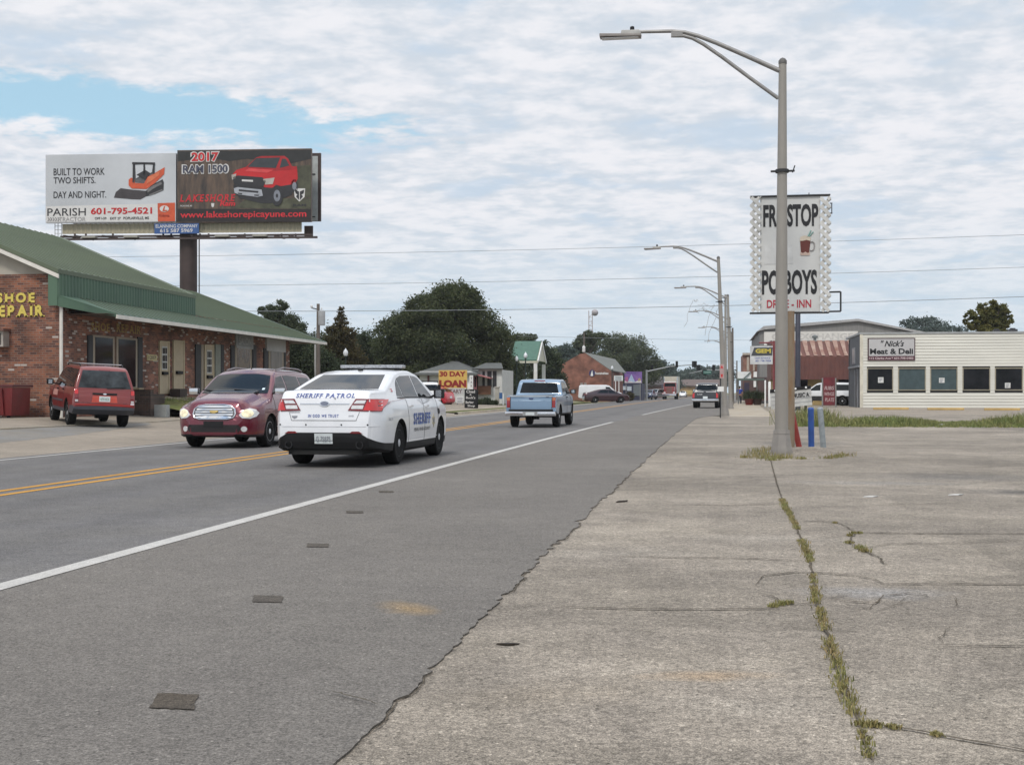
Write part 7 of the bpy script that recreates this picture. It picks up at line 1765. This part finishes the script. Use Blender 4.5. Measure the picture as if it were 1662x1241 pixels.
art(f, 'fountain_shape', [[(1018.5, 620.5), (1024.8, 607), (1031, 620.5)]], LBp, .01, bo_); art(f, 'pink_shape', [[(1014, 620), (1015, 612), (1019, 611), (1020, 619)], [(1033, 616), (1033.5, 608.5), (1034.3, 616)]], PK, .008, bo_); art(f, 'white_wave', [[(1013.8, 621), (1014, 617.5), (1018, 620), (1024, 618.5), (1029, 620.5), (1034, 618), (1040, 616.5), (1041.5, 621)]], PWH, .014, bo_); art(f, 'gold_shape', [[(1036, 619), (1035.5, 614.5), (1039, 613), (1040.5, 617)]], M('gold_splash', (.40, .30, .16), .5), .018, bo_)
f.text('sign_lettering', 'PALACE', 1015.5, 604, 1032, 606.5, .012, M('deep_blue', (.03, .03, .16), .5), bo_, world=False)
# barrel, globe lamps, person side signs
bp2 = G(963.5, 653.0); t = thing('red_barrel', 'bright red steel barrel at the roadside in front of the dark maroon sedan', 'barrel', (bp2.x, bp2.y, .0)); MB().lathe([(.36, 0), (.37, .03), (.36, .3), (.38, .32), (.36, .34), (.36, .62), (.38, .64), (.36, .66), (.36, .93), (.37, .95), (.33, .95)], 20).build('drum', M('barrel_red', (.30, .022, .022), .5), t, smooth=True); mb = MB(); mb.lathe([(.34, .94), (.34, .96)], 20); mb.build('lid', M('barrel_red'), t)
for (u, v0, vb, d, lab) in ((561, 565, 640, 78, 'globe topped lamp post in front of the brown conifer'), (853, 571, 655, 100, 'globe topped lamp post standing before the green portico'), (838.5, 577, 650, 112, 'globe topped lamp post left of the green portico, smaller one'), (993.5, 593, 648, 150, 'globe topped lamp post at the corner of the brick gable building')):
    b = wp(u, vb, d); zt = CAMH - (v0 - HOR) * d / F_PX; h = zt - .1; t = thing('globe_lamp', lab, 'lamp post', (b.x, b.y, .1), 0, 'globe lamp posts along the left side')
    MB().lathe([(.14, 0), (.12, .3), (.06, .5), (.045, h - .6), (.08, h - .55), (.09, h - .5)], 12).build('post', M('lamp_green_black', (.02, .035, .03), .5), t, smooth=True)
    MB().lathe([(.09, 0), (.14, .10), (.16, .22), (.12, .34), (.05, .42), (.02, .5)], 16, (0, 0, h - .5)).build('globe', M('globe_white', (.66, .68, .70), .3, coat=.5), t, smooth=True); MB().lathe([(.11, 0), (.10, .05)], 12, (0, 0, h - .52)).build('collar', M('lamp_green_black'), t)
# hanging yellow sign with red bracket pole
f = Face(wp(1237, 600, 86), (0, -1, 0)); b = wp(1256, 650, 86); t = thing('muffler_sign', 'white and yellow shop sign hung from a red pole before the rusty roofed shop', 'sign', (b.x, b.y, .1))
mb = MB(); mb.tube([(b.x, b.y, 0), (b.x, b.y, f(1256, 553).z)], .07, 8); p_ = f(1232, 556); mb.tube([(b.x, b.y, p_.z), (p_.x, b.y, p_.z)], .05, 6); mb.build('pole', M('red_pole', (.20, .04, .045), .6), t, world=True)
mb = MB(); f.slab(mb, 1217.5, 561.5, 1254, 591, .25, -.12); bo_ = mb.build('box', M('sign_white_box', (.56, .57, .57), .5), t, world=True)
mb = MB(); mb.poly([f(1219, 577.5, .135), f(1224, 564, .135), f(1254, 563.5, .135), f(1253, 577, .135)]); mb.build('dark_band', M('band_dark', (.06, .065, .07), .5), bo_, recalc=False)
f.text('sign_lettering', 'GEM', 1226, 566, 1251, 573, .142, M('sign_yellow', (.58, .47, .07), .5), bo_, world=False, bold=.05); f.text('sign_lettering', 'CASH ADVANCE', 1225, 579.5, 1250, 582.5, .135, INKBLUE, bo_, world=False); f.text('sign_lettering', '601 798 7058', 1226, 584, 1251, 587, .135, INKBLUE, bo_, world=False, bold=.02)
# leaning marquee
f = Face(wp(1284, 650, 66), (0, -1, 0)); mq = thing('letter_board', 'white wheeled letter board tilted in the grass behind the guard posts', 'letter board', (f(1284, 660).x, f(1284, 660).y, 0.05))
q = [(1250, 637.5), (1316, 630.5), (1318.5, 657), (1252, 664)]; mb = MB(); mb.prism([f(u, v) for u, v in (q[0], q[3], q[2], q[1])], (0, .22, 0)); bo_ = mb.build('panel', M('marquee_white', (.48, .48, .46), .5), mq, world=True)
mb = MB(); mb.prism([f(u, v, .03) for u, v in ((1250, 632), (1250, 637.6), (1316, 630.6), (1316, 625.5))], (0, .28, 0)); tp = mb.build('top_rail', BLACK, mq, world=True)
for u, v in ((1258, 634), (1291, 630.6), (1308, 628.6)): MB().lathe([(.06, 0), (.05, .05)], 10, f(u, v, .04), (0, -1, 0)).build('bulb', WHITE, tp)
mb = MB()
for k in range(1, 4):
    mb.prism([f(1251 + k * .5, 637.5 + 6.6 * k, .012), f(1251 + k * .5, 638 + 6.6 * k, .012), f(1317 + k * .5, 631 + 6.6 * k, .012), f(1317 + k * .5, 630.5 + 6.6 * k, .012)], (0, .008, 0))
mb.build('letter_track', INKGREY, bo_)
mb = MB(); mb.flat(text('A 1 MUSIC A', .24, 1.25, bold=.03), f(1294, 641.5, .02), (math.cos(R(-6)) * 1, 0, -math.sin(R(-6))), (math.sin(R(-6)), 0, 1)); mb.build('letters', INKBLACK, bo_, recalc=False)
for u in (1262, 1308):
    MB().lathe([(.2, -.06), (.2, .06)], 16, f(u, 664, -.2), (1, 0, 0)).build('wheel', TYRE, mq, world=True)
# red banner, small kerb signs
t, f, bo_ = post_sign('red_banner', 'tall dark red banner with white writing between the white vans', 1335, 612, 1356.5, 657.5, 84, (1335, 1356.5), M('banner_red', (.20, .022, .032), .6, c2=(.05, .015, .02), vscale=1.2), zb=.15, thick=.03)
for i, (body, a, b) in enumerate((('BBQ', 1339, 1353), ('RIBS', 1338, 1354), ('WINGS', 1338, 1354), ('PLATE', 1339, 1354))): f.text('banner_lettering', body, a, 617 + i * 9.5, b, 623 + i * 9.5, .006, M('banner_pink', (.5, .38, .38), .6), bo_, world=False, bold=.02, shear=.15)
sp_ = wp(1169.2, 650, 55); t = thing('kerb_sign_post', 'thin dark post with a red arrow plate and a small white plate', 'sign', (sp_.x, sp_.y, .05))
MB().tube([(0, 0, 0), (0, 0, CAMH - (593 - HOR) * 55 / F_PX)], .028, 8).build('post', STEELBLK, t, smooth=True)
f = Face((sp_.x, sp_.y, 1), (0, -1, 0)); mb = MB(); f.slab(mb, 1168, 591, 1175, 614, .02, .035); p_ = mb.build('arrow_plate', M('plate_pink', (.44, .30, .29), .5), t, world=True)
mb = MB(); mb.poly([f(1169, 597.5, .06), f(1174, 597.5, .06), f(1171.5, 592.5, .06)]); mb.poly([f(1169.5, 607, .06), f(1173.5, 607, .06), f(1172.5, 612, .06), f(1170.5, 612, .06)]); mb.build('arrow', INKRED, p_, recalc=False)
mb = MB(); f.slab(mb, 1164.8, 627, 1174.8, 635.2, .02, .035); mb.build('white_plate', WHITE, t, world=True)
# hedge-side lattice tower with ball
f = Face(wp(958, 520, 230), (0, -1, 0)); tb = f(958.5, 640); tw = thing('lattice_tower', 'thin red and white lattice tower rising above the trees', 'tower', (tb.x, tb.y, 0)); zt = f(958, 504).z; hw = .33; LT = M('tower_paint', (.42, .36, .36), .6)
mb = MB()
for sx in (-1, 1):
    for sy in (-1, 1): mb.tube([(sx * hw, sy * hw, 0), (sx * hw, sy * hw, zt)], .045, 5)
mb.build('leg_frame', LT, tw)
mb = MB(); z = 0; k = 0
while z < zt - .6:
    for sy in (-1, 1): mb.tube([(-hw, sy * hw, z), (hw, sy * hw, z + .6)] if k % 2 else [(hw, sy * hw, z), (-hw, sy * hw, z + .6)], .03, 4); mb.tube([(-hw, sy * hw, z), (hw, sy * hw, z)], .035, 4)
    z += .8; k += 1
mb.build('cross_brace', LT, tw)
MB().lathe([(.05, -.62)] + [(.62 * math.sin(math.pi * i / 10), -.62 * math.cos(math.pi * i / 10)) for i in range(1, 10)] + [(.05, .62)], 18, (.85, -.3, zt - .4), (1, 0, 0)).build('dish', M('dish_grey', (.34, .32, .33), .5), tw, smooth=True)
# the red truck coming
tp_ = wp(1087.5, 646, 215); tk = thing('semi_truck', 'big red semi truck with a pale high box coming down the road', 'truck', (tp_.x, tp_.y, .02), math.pi - R(2)); TRR = paint('truck_red', (.22, .035, .035), .4)
mb = MB(); mb.box((0, 1.2, 1.55), (1.9, 2.0, 1.3)); mb.prism([(-1.1, -1.6, .9), (1.1, -1.6, .9), (1.1, -1.6, 2.9), (-1.1, -1.6, 2.9)], (0, 1.9, 0)); mb.build('cab', TRR, tk, bevel=.1)
mb = MB(); mb.prism([(-.95, .305, 2.2), (.95, .305, 2.2), (.9, .305, 2.78), (-.9, .305, 2.78)], (0, .02, 0)); mb.build('windshield', GLASS, tk)
mb = MB(); mb.box((0, 2.21, 1.5), (.9, .03, 1.1)); mb.build('grille', M('grille_brown', (.16, .08, .07), .5), tk); mb = MB(); mb.box((0, 2.32, .72), (2.4, .22, .42)); mb.build('bumper', CHROME, tk, bevel=.04)
for sg in (-1, 1):
    MB().box((sg * .8, 2.15, 1.15), (.34, .15, .28)).build('headlight', CLEARLENS, tk, bevel=.03); MB().box((sg * 1.32, .6, 2.3), (.16, .1, .7)).build('door_mirror', CHROME, tk); MB().tube([(sg * 1.15, -1.7, 1), (sg * 1.15, -1.7, 3.9)], .09, 10).build('exhaust_stack', CHROME, tk)
    for y in (1.6, -2.6, -4.0): MB().lathe([(.28, -.14), (.5, -.15), (.5, .15), (.28, .14)], 20, (sg * 1.02, y, .5), (1, 0, 0)).build('wheel', TYRE, tk)
    MB().prism([(sg * .8, .95, 1.0), (sg * .8, 2.25, .95), (sg * .8, 2.1, 1.15), (sg * .8, 1.1, 1.2)], (sg * .4, 0, 0)).build('fender', TRR, tk)
mb = MB(); mb.bb((-1.2, -8.5, 1.1), (1.2, -1.75, 4.0)); mb.build('box_body', M('box_cream', (.48, .46, .38), .6), tk); mb = MB(); mb.bb((-1.0, -.2, 2.92), (1.0, .3, 3.12)); mb.build('sun_visor', WHITE, tk); mb = MB(); mb.bb((-.4, -8, .7), (.4, 1.5, .95)); mb.build('chassis', LINER, tk)

# ------------------------------------------------------------------ the man in blue
mp = G(1200.5, 659.2, .12); mp.y = min(mp.y, 96)
mp = wp(1200.5, 655, 118); mp.z = .03
def skin(name, verts, edges, rad, mat, parent, lv=2):
    me = bpy.data.meshes.new(name); me.from_pydata(verts, edges, []); ob = bpy.data.objects.new(name, me); COL.objects.link(ob)
    md = ob.modifiers.new('s', 'SKIN'); md.use_smooth_shade = True
    for i, r_ in enumerate(rad): me.skin_vertices[0].data[i].radius = (r_, r_) if not isinstance(r_, tuple) else r_
    me.skin_vertices[0].data[0].use_root = True
    sb_ = ob.modifiers.new('d', 'SUBSURF'); sb_.levels = lv; sb_.render_levels = lv
    dg = bpy.context.evaluated_depsgraph_get(); m2 = bpy.data.meshes.new_from_object(ob.evaluated_get(dg)); bpy.data.objects.remove(ob)
    m2.name = name; m2.materials.clear(); m2.materials.append(mat); m2.shade_smooth()
    return link(name, m2, parent)
man = thing('person', 'man in a bright blue shirt and dark jeans walking away on the sidewalk', 'person', mp, R(-3))
SKN = M('skin', (.36, .20, .14), .55)
V = [(0, 0, .95), (0, 0, 1.15), (0, .01, 1.34), (0, .01, 1.46), (0, .02, 1.53), (0, .03, 1.64), (0, .02, 1.72)]; Rd = [.14, .14, (.17, .12), .09, .058, (.078, .092), .06]; E = [(i, i + 1) for i in range(6)]
for sg in (-1, 1):
    o = len(V); V += [(sg * .17, .01, 1.42), (sg * .25, -.01, 1.16), (sg * .255, .06, .94), (sg * .25, .085, .86)]; Rd += [.062, .048, .036, (.042, .022)]; E += [(2, o), (o, o + 1), (o + 1, o + 2), (o + 2, o + 3)]
    for k, dy_ in enumerate((-.03, -.01, .012, .03)):
        p = len(V); V += [(sg * .247, .09 + dy_, .815), (sg * .235, .095 + dy_, .775 + .006 * abs(k - 1))]; Rd += [.009, .008]; E += [(o + 3, p), (p, p + 1)]
    p = len(V); V += [(sg * .235, .13, .845), (sg * .225, .14, .81)]; Rd += [.010, .009]; E += [(o + 3, p), (p, p + 1)]
    o = len(V); st = .16 * sg; V += [(sg * .10, 0, .88), (sg * .105, .03 + st * .4, .50), (sg * .105, st, .10), (sg * .105, st + .13, .045)]; Rd += [.10, .068, .045, (.042, .034)]; E += [(0, o), (o, o + 1), (o + 1, o + 2), (o + 2, o + 3)]
skin('body', V, E, Rd, SKN, man)
SV = [(0, 0, .92), (0, 0, 1.12), (0, .01, 1.34), (0, .01, 1.44)]; SR = [(.185, .15), (.18, .145), (.20, .14), .10]; SE = [(0, 1), (1, 2), (2, 3)]
for sg in (-1, 1): o = len(SV); SV += [(sg * .19, .01, 1.41), (sg * .245, -.0, 1.20)]; SR += [.085, .075]; SE += [(2, o), (o, o + 1)]
skin('shirt', SV, SE, SR, M('blue_shirt', (.018, .045, .29), .8), man)
TV = [(0, 0, .96), (0, 0, .90)]; TR = [(.165, .135), (.165, .135)]; TE = [(0, 1)]
for sg in (-1, 1): o = len(TV); st = .16 * sg; TV += [(sg * .10, 0, .82), (sg * .105, .03 + st * .4, .50), (sg * .105, st, .07)]; TR += [.118, .088, .068]; TE += [(1, o), (o, o + 1), (o + 1, o + 2)]
skin('trousers', TV, TE, TR, M('dark_jeans', (.018, .024, .045), .85), man)
for sg in (-1, 1):
    st = .16 * sg; mb = MB(); mb.box((sg * .105, st + .06, .04), (.095, .27, .08)); mb.build('shoe', BLACK, man, bevel=.025)
mb = MB(); mb.lathe([(.04, 1.56), (.085, 1.60), (.098, 1.66), (.092, 1.73), (.06, 1.775), (.01, 1.79)], 16, (0, .005, 0)); mb.build('hair', M('dark_hair', (.02, .015, .012), .7), man, smooth=True)
for sg in (-1, 1): MB().lathe([(.012, -.012), (.026, 0), (.012, .012)], 10, (sg * .092, .02, 1.645), (1, 0, 0)).build('ear', SKN, man, smooth=True)

# ================================================================== trees
def leafy(m):
    """thin leaves pass light: mix some translucency in, once per material"""
    if m.get('leafy'): return m
    nt, N, L, B = nodes_of(m); tr = N.new('ShaderNodeBsdfTranslucent'); mx = N.new('ShaderNodeMixShader'); mx.inputs[0].default_value = .42
    L.new(B.inputs['Base Color'].links[0].from_socket, tr.inputs[0]); L.new(B.outputs[0], mx.inputs[1]); L.new(tr.outputs[0], mx.inputs[2])
    L.new(mx.outputs[0], N['Material Output'].inputs[0]); m['leafy'] = 1
    return m
def leaf_mesh(name, blobs, n, size, mat, seed, clumps=26, spread=.22, up=.25):
    r = np.random.default_rng(seed); C = []; W = []
    for (x, y, z, rx, ry, rz) in blobs:
        d = r.normal(size=(clumps, 3)); d /= np.linalg.norm(d, axis=1)[:, None]
        k = r.uniform(.62, 1.0, size=(clumps, 1)); C.append(np.array([x, y, z]) + d * k * np.array([rx, ry, rz])); W += [((rx * ry * rz) ** (1 / 3))] * clumps
    C = np.vstack(C); W = np.array(W); pr = W ** 2 / np.sum(W ** 2); idx = r.choice(len(C), n, p=pr)
    P = C[idx] + r.normal(size=(n, 3)) * (W[idx] * spread)[:, None] * np.array([1, 1, .8])
    a = r.normal(size=(n, 3)); a /= np.linalg.norm(a, axis=1)[:, None]; b = r.normal(size=(n, 3)); b[:, 2] *= up; b -= a * np.sum(a * b, axis=1)[:, None]; b /= np.linalg.norm(b, axis=1)[:, None]
    s = size * r.uniform(.55, 1.3, size=(n, 1)); a = a * s; b = b * s * .62
    V = np.empty((n, 4, 3)); V[:, 0] = P - a * .5; V[:, 1] = P + b * .5; V[:, 2] = P + a * .5; V[:, 3] = P - b * .5
    me = bpy.data.meshes.new(name); me.vertices.add(n * 4); me.loops.add(n * 4); me.polygons.add(n)
    me.vertices.foreach_set('co', V.reshape(-1)); me.loops.foreach_set('vertex_index', np.arange(n * 4, dtype=np.int32))
    me.polygons.foreach_set('loop_start', np.arange(0, n * 4, 4, dtype=np.int32)); me.polygons.foreach_set('loop_total', np.full(n, 4, dtype=np.int32))
    me.materials.append(leafy(mat)); me.update(calc_edges=True); me.validate()
    return me
BARK = M('bark', (.075, .06, .048), .9, bump=.5, bscale=12)
def tree(name, lab, u, vb, d, blobs_px, n, size, mat, seed, cat='tree', group=None, spread=.22, clumps=26, z0=0.0, depth=1.0):
    """blobs_px: crown lobes measured as (u, v, half width, half height) in photo pixels"""
    b = wp(u, vb, d); k = d / F_PX; r = random.Random(seed); t = thing(name, lab, cat, (b.x, b.y, z0), 0, group)
    bl = []
    for (bu, bv, ru, rv) in blobs_px:
        c = wp(bu, bv, d + r.uniform(-.5, .5) * ru * k) - t.location; bl.append((c.x, c.y, c.z, ru * k, ru * k * depth, rv * k))
    link('crown', leaf_mesh('crown', bl, n, size, mat, seed, clumps, spread), t)
    top = max(q[2] for q in bl); low = min(q[2] - q[5] * .3 for q in bl); R0 = .035 * top + .06; mb = MB(); th = max(.8, low)
    mb.tube([(0, 0, -.1), (.03, 0, th * .5), (-.05, .05, th), (.05, 0, top * .85)], [R0 * 1.3, R0, R0 * .8, R0 * .25], 10)
    for q in bl[:7]: mb.tube([(0, .02, th * .75), (q[0] * .45, q[1] * .45, (th * .75 + q[2]) / 2), (q[0] * .95, q[1] * .95, q[2])], [R0 * .5, R0 * .33, R0 * .12], 6)
    mb.build('trunk', BARK, t, smooth=True)
    return t
OAK = M('oak_leaf', (.095, .112, .052), .8, c2=(.062, .076, .037), vscale=.5, island=.22, spec=.2)
PINE = M('pine_leaf', (.095, .118, .066), .8, c2=(.064, .082, .048), vscale=.4, island=.25, spec=.2)
BRN = M('rusty_conifer_leaf', (.110, .086, .040), .8, c2=(.062, .062, .030), vscale=.5, island=.25, spec=.2)
DRK = M('shade_leaf', (.078, .098, .052), .8, c2=(.050, .066, .037), vscale=.5, island=.2, spec=.2)
FAR = M('far_leaf', (.105, .125, .066), .8, c2=(.074, .092, .054), vscale=.25, island=.2, spec=.2)  # slight distance haze is put into this leaf colour
FARH = M('far_haze_leaf', (.105, .135, .115), .8, c2=(.084, .112, .100), vscale=.2, island=.2, spec=.2)  # bluish leaf colour carries the haze of far trees
AUT = M('autumn_leaf', (.205, .185, .060), .75, c2=(.115, .130, .050), vscale=1.0, island=.25, spec=.2)
tree('oak_tree', 'huge dark live oak with a broad dome behind the loan sign', 728, 645, 112, [(728, 510, 52, 45), (690, 520, 45, 40), (765, 520, 40, 40), (742, 487, 34, 28), (720, 480, 22, 18), (655, 540, 40, 38), (790, 545, 38, 38), (800, 575, 34, 36), (730, 560, 62, 40), (640, 565, 32, 40), (680, 580, 45, 30), (770, 590, 40, 30), (690, 498, 30, 26), (735, 472, 14, 10), (760, 487, 20, 18), (812, 600, 22, 30), (728, 610, 70, 24), (660, 615, 40, 22)], 130000, .23, OAK, 1, spread=.17, clumps=44)
tree('shade_tree', 'dark leafy tree filling the gap between the strip mall and the conifer', 490, 650, 84, [(490, 575, 40, 38), (470, 600, 30, 35), (520, 600, 30, 40), (545, 620, 30, 28), (500, 625, 40, 24)], 30000, .19, DRK, 2, spread=.18, clumps=40)
tree('conifer_tree', 'brownish pointed conifer beside the strip mall pole', 553, 650, 88, [(554, 505, 5, 8), (553, 522, 10, 14), (552, 545, 18, 18), (553, 570, 26, 24), (556, 600, 34, 28), (552, 630, 32, 22), (537, 535, 7, 8), (570, 540, 7, 8), (545, 560, 26, 22), (565, 585, 26, 26), (535, 595, 22, 30)], 34000, .17, BRN, 3, spread=.20, clumps=34)
tree('pine_tree', 'open crowned pine showing above the strip mall roof', 450, 650, 105, [(437, 505, 11, 9), (455, 497, 10, 9), (447, 513, 18, 9), (470, 520, 14, 11), (488, 532, 9, 8), (425, 503, 6, 6), (460, 530, 25, 12), (478, 545, 20, 14), (462, 560, 26, 20)], 26000, .18, PINE, 4, spread=.24, clumps=22)
tree('hedge_tree', 'dark rounded tree between the conifer and the great oak', 610, 650, 120, [(600, 560, 28, 24), (590, 590, 30, 36), (625, 590, 32, 42), (610, 630, 40, 22), (582, 560, 18, 16)], 30000, .22, DRK, 5, spread=.18, clumps=40)
tree('background_tree', 'small tree peeking above the green portico roof', 850, 640, 165, [(842, 548, 9, 7), (860, 550, 12, 7), (832, 556, 12, 10), (852, 565, 22, 16), (835, 590, 20, 24)], 9000, .34, FAR, 6, group='trees beyond the road')
tree('background_tree', 'dark tree just right of the green portico', 890, 648, 140, [(888, 570, 13, 18), (893, 590, 18, 24), (885, 612, 22, 22), (900, 620, 18, 18)], 11000, .30, DRK, 7, group='trees beyond the road')
tree('background_tree', 'bluish green tree left of the brick gable building', 912, 648, 200, [(905, 578, 16, 14), (920, 572, 14, 12), (925, 592, 18, 20), (905, 605, 22, 26)], 10000, .42, FARH, 8, group='trees beyond the road')
tree('background_tree', 'sparse pale tree under the lattice tower', 948, 645, 205, [(942, 552, 7, 8), (955, 546, 9, 8), (965, 547, 8, 7), (950, 562, 15, 12), (940, 565, 10, 14), (975, 545, 7, 5)], 7000, .38, FAR, 9, group='trees beyond the road')
tree('broad_tree', 'broad rounded green tree rising behind the brick gable building', 1008, 645, 225, [(1000, 555, 22, 14), (1020, 560, 28, 18), (980, 570, 30, 22), (1010, 582, 48, 26), (1045, 582, 22, 22), (1055, 600, 20, 20), (990, 600, 55, 24), (1030, 610, 40, 18), (1062, 595, 10, 14)], 48000, .34, FAR, 10, spread=.18, clumps=36)
tree('background_tree', 'low hazy tree right of the broad tree behind the signal mast', 1078, 645, 300, [(1072, 595, 10, 10), (1085, 603, 12, 10), (1065, 605, 14, 16), (1080, 618, 26, 14)], 9000, .6, FARH, 11, group='trees beyond the road')
tree('background_tree', 'hazy row of trees closing the road beneath the signals', 1130, 645, 380, [(1105, 612, 14, 9), (1120, 606, 12, 8), (1140, 602, 16, 8), (1160, 605, 14, 10), (1175, 606, 14, 10), (1135, 615, 50, 10), (1165, 614, 26, 12), (1096, 620, 14, 8)], 14000, .75, FARH, 12, group='trees beyond the road')
tree('autumn_tree', 'yellow green tree standing up behind the deli roof', 1607, 560, 100, [(1622, 504, 13, 12), (1598, 501, 13, 8), (1574, 511, 9, 7), (1609, 522, 19, 10), (1582, 528, 11, 8), (1634, 520, 9, 11), (1602, 538, 17, 9), (1628, 537, 10, 8), (1567, 522, 4, 4), (1612, 491, 6, 4), (1606, 510, 12, 9), (1590, 514, 9, 8), (1620, 528, 12, 12)], 24000, .19, AUT, 13, spread=.15, clumps=22)
tree('background_tree', 'row of distant hazy trees above the warehouse roof end', 1500, 620, 260, [(1470, 525, 9, 6), (1482, 522, 10, 7), (1497, 522, 12, 7), (1512, 522, 12, 7), (1527, 527, 10, 8), (1500, 534, 34, 8), (1545, 534, 12, 6), (1560, 536, 10, 6), (1500, 560, 60, 24)], 12000, .5, FARH, 14, group='trees beyond the road')
tree('background_tree', 'dark greenery glimpsed under the oak beside the arched house', 828, 650, 126, [(828, 600, 14, 20), (822, 622, 20, 18), (840, 630, 16, 14)], 9000, .28, DRK, 15, group='trees beyond the road')
tree('background_tree', 'far screen of trees behind the strip mall and conifer', 560, 650, 170, [(420, 600, 40, 40), (500, 590, 50, 45), (580, 585, 50, 50), (650, 590, 50, 50), (860, 610, 40, 30), (890, 600, 30, 34)], 16000, .5, DRK, 16, group='trees beyond the road')
for i, (u, v, d, w_, lab) in enumerate(((788, 642, 97, 9, 'clipped dark hedge bush in front of the arched house'), (777, 643, 96, 7, 'smaller clipped bush next to the sandwich board'), (802, 643, 98, 6, 'clipped bush nearest the blue sign'), (1021, 640, 170, 8, 'brownish bush in front of the dark shop'))):
    b = wp(u, v + 6, d); k = d / F_PX; t = thing('bush', lab, 'bush', (b.x, b.y, .12), 0, 'clipped bushes')
    link('foliage', leaf_mesh('foliage', [(0, 0, w_ * k * .7, w_ * k, w_ * k * .8, w_ * k * .75)], 1600, .15 if i < 3 else .25, DRK if i < 3 else BRN, 30 + i, clumps=60), t); MB().tube([(0, 0, 0), (0, 0, w_ * k * .8)], .06, 6).build('stem', BARK, t)
mb = MB(); b = wp(807, 660, 99); gp2 = thing('gate_post', 'pale stone gate post beside the clipped bushes', 'post', (b.x, b.y, .1)); mb.bb((-.15, -.15, 0), (.15, .15, 1.45)); mb.build('shaft', M('stone_pale', (.34, .32, .28), .8), gp2, bevel=.02); MB().bb((-.2, -.2, 1.451), (.2, .2, 1.56)).build('capstone', M('stone_pale'), gp2, bevel=.02)

# scraps on the forecourt
SCR = random.Random(9)
for i, (u, v, lab) in enumerate(((1412, 808, 'thin white scrap of litter on the forecourt past the weeds'), (1550, 805, 'pale scrap of litter far right on the forecourt'), (1528, 692, 'crumpled white paper lying at the grass edge'), (1008, 816, 'short dark twig lying near the asphalt edge'), (823, 1050, 'small dark leaf lying on the concrete in the foreground'))):
    p = G(u, v); dark = i > 2; t = tag(MB().prism([(-.10, -.02, .0), (.02, -.035, .0), (.11, .01, .0), (.0, .03, .0)], (0.01, 0, .012 if i != 2 else .08)).build('twig' if i == 3 else 'leaf' if i == 4 else 'litter', M('scrap_dark', (.03, .022, .015), .9) if dark else M('scrap_white', (.62, .61, .58), .7)), lab, 'twig' if i == 3 else 'leaf' if i == 4 else 'litter'); t.location = (p.x, p.y, .013 + zr(p.x, p.y)); t.rotation_euler = (0, 0, SCR.uniform(0, 1)); t.scale = (.5, .5, .6) if i > 3 else (1, 1, 1)

# ------------------------------------------------------------------ a trace of haze down the road
mb = MB(); mb.bb((-420, -40, -1.2), (520, 700, 45))
hz = mb.build('haze', []); hz['kind'] = 'stuff'
hm = bpy.data.materials.new('haze_air'); hm.use_nodes = True
nt = hm.node_tree; nt.nodes.clear()
vo = nt.nodes.new('ShaderNodeVolumePrincipled'); ou = nt.nodes.new('ShaderNodeOutputMaterial')
vo.inputs['Color'].default_value = (.95, .97, 1.0, 1); vo.inputs['Density'].default_value = .0002; vo.inputs['Anisotropy'].default_value = .2
nt.links.new(vo.outputs[0], ou.inputs['Volume']); hz.data.materials.append(hm)
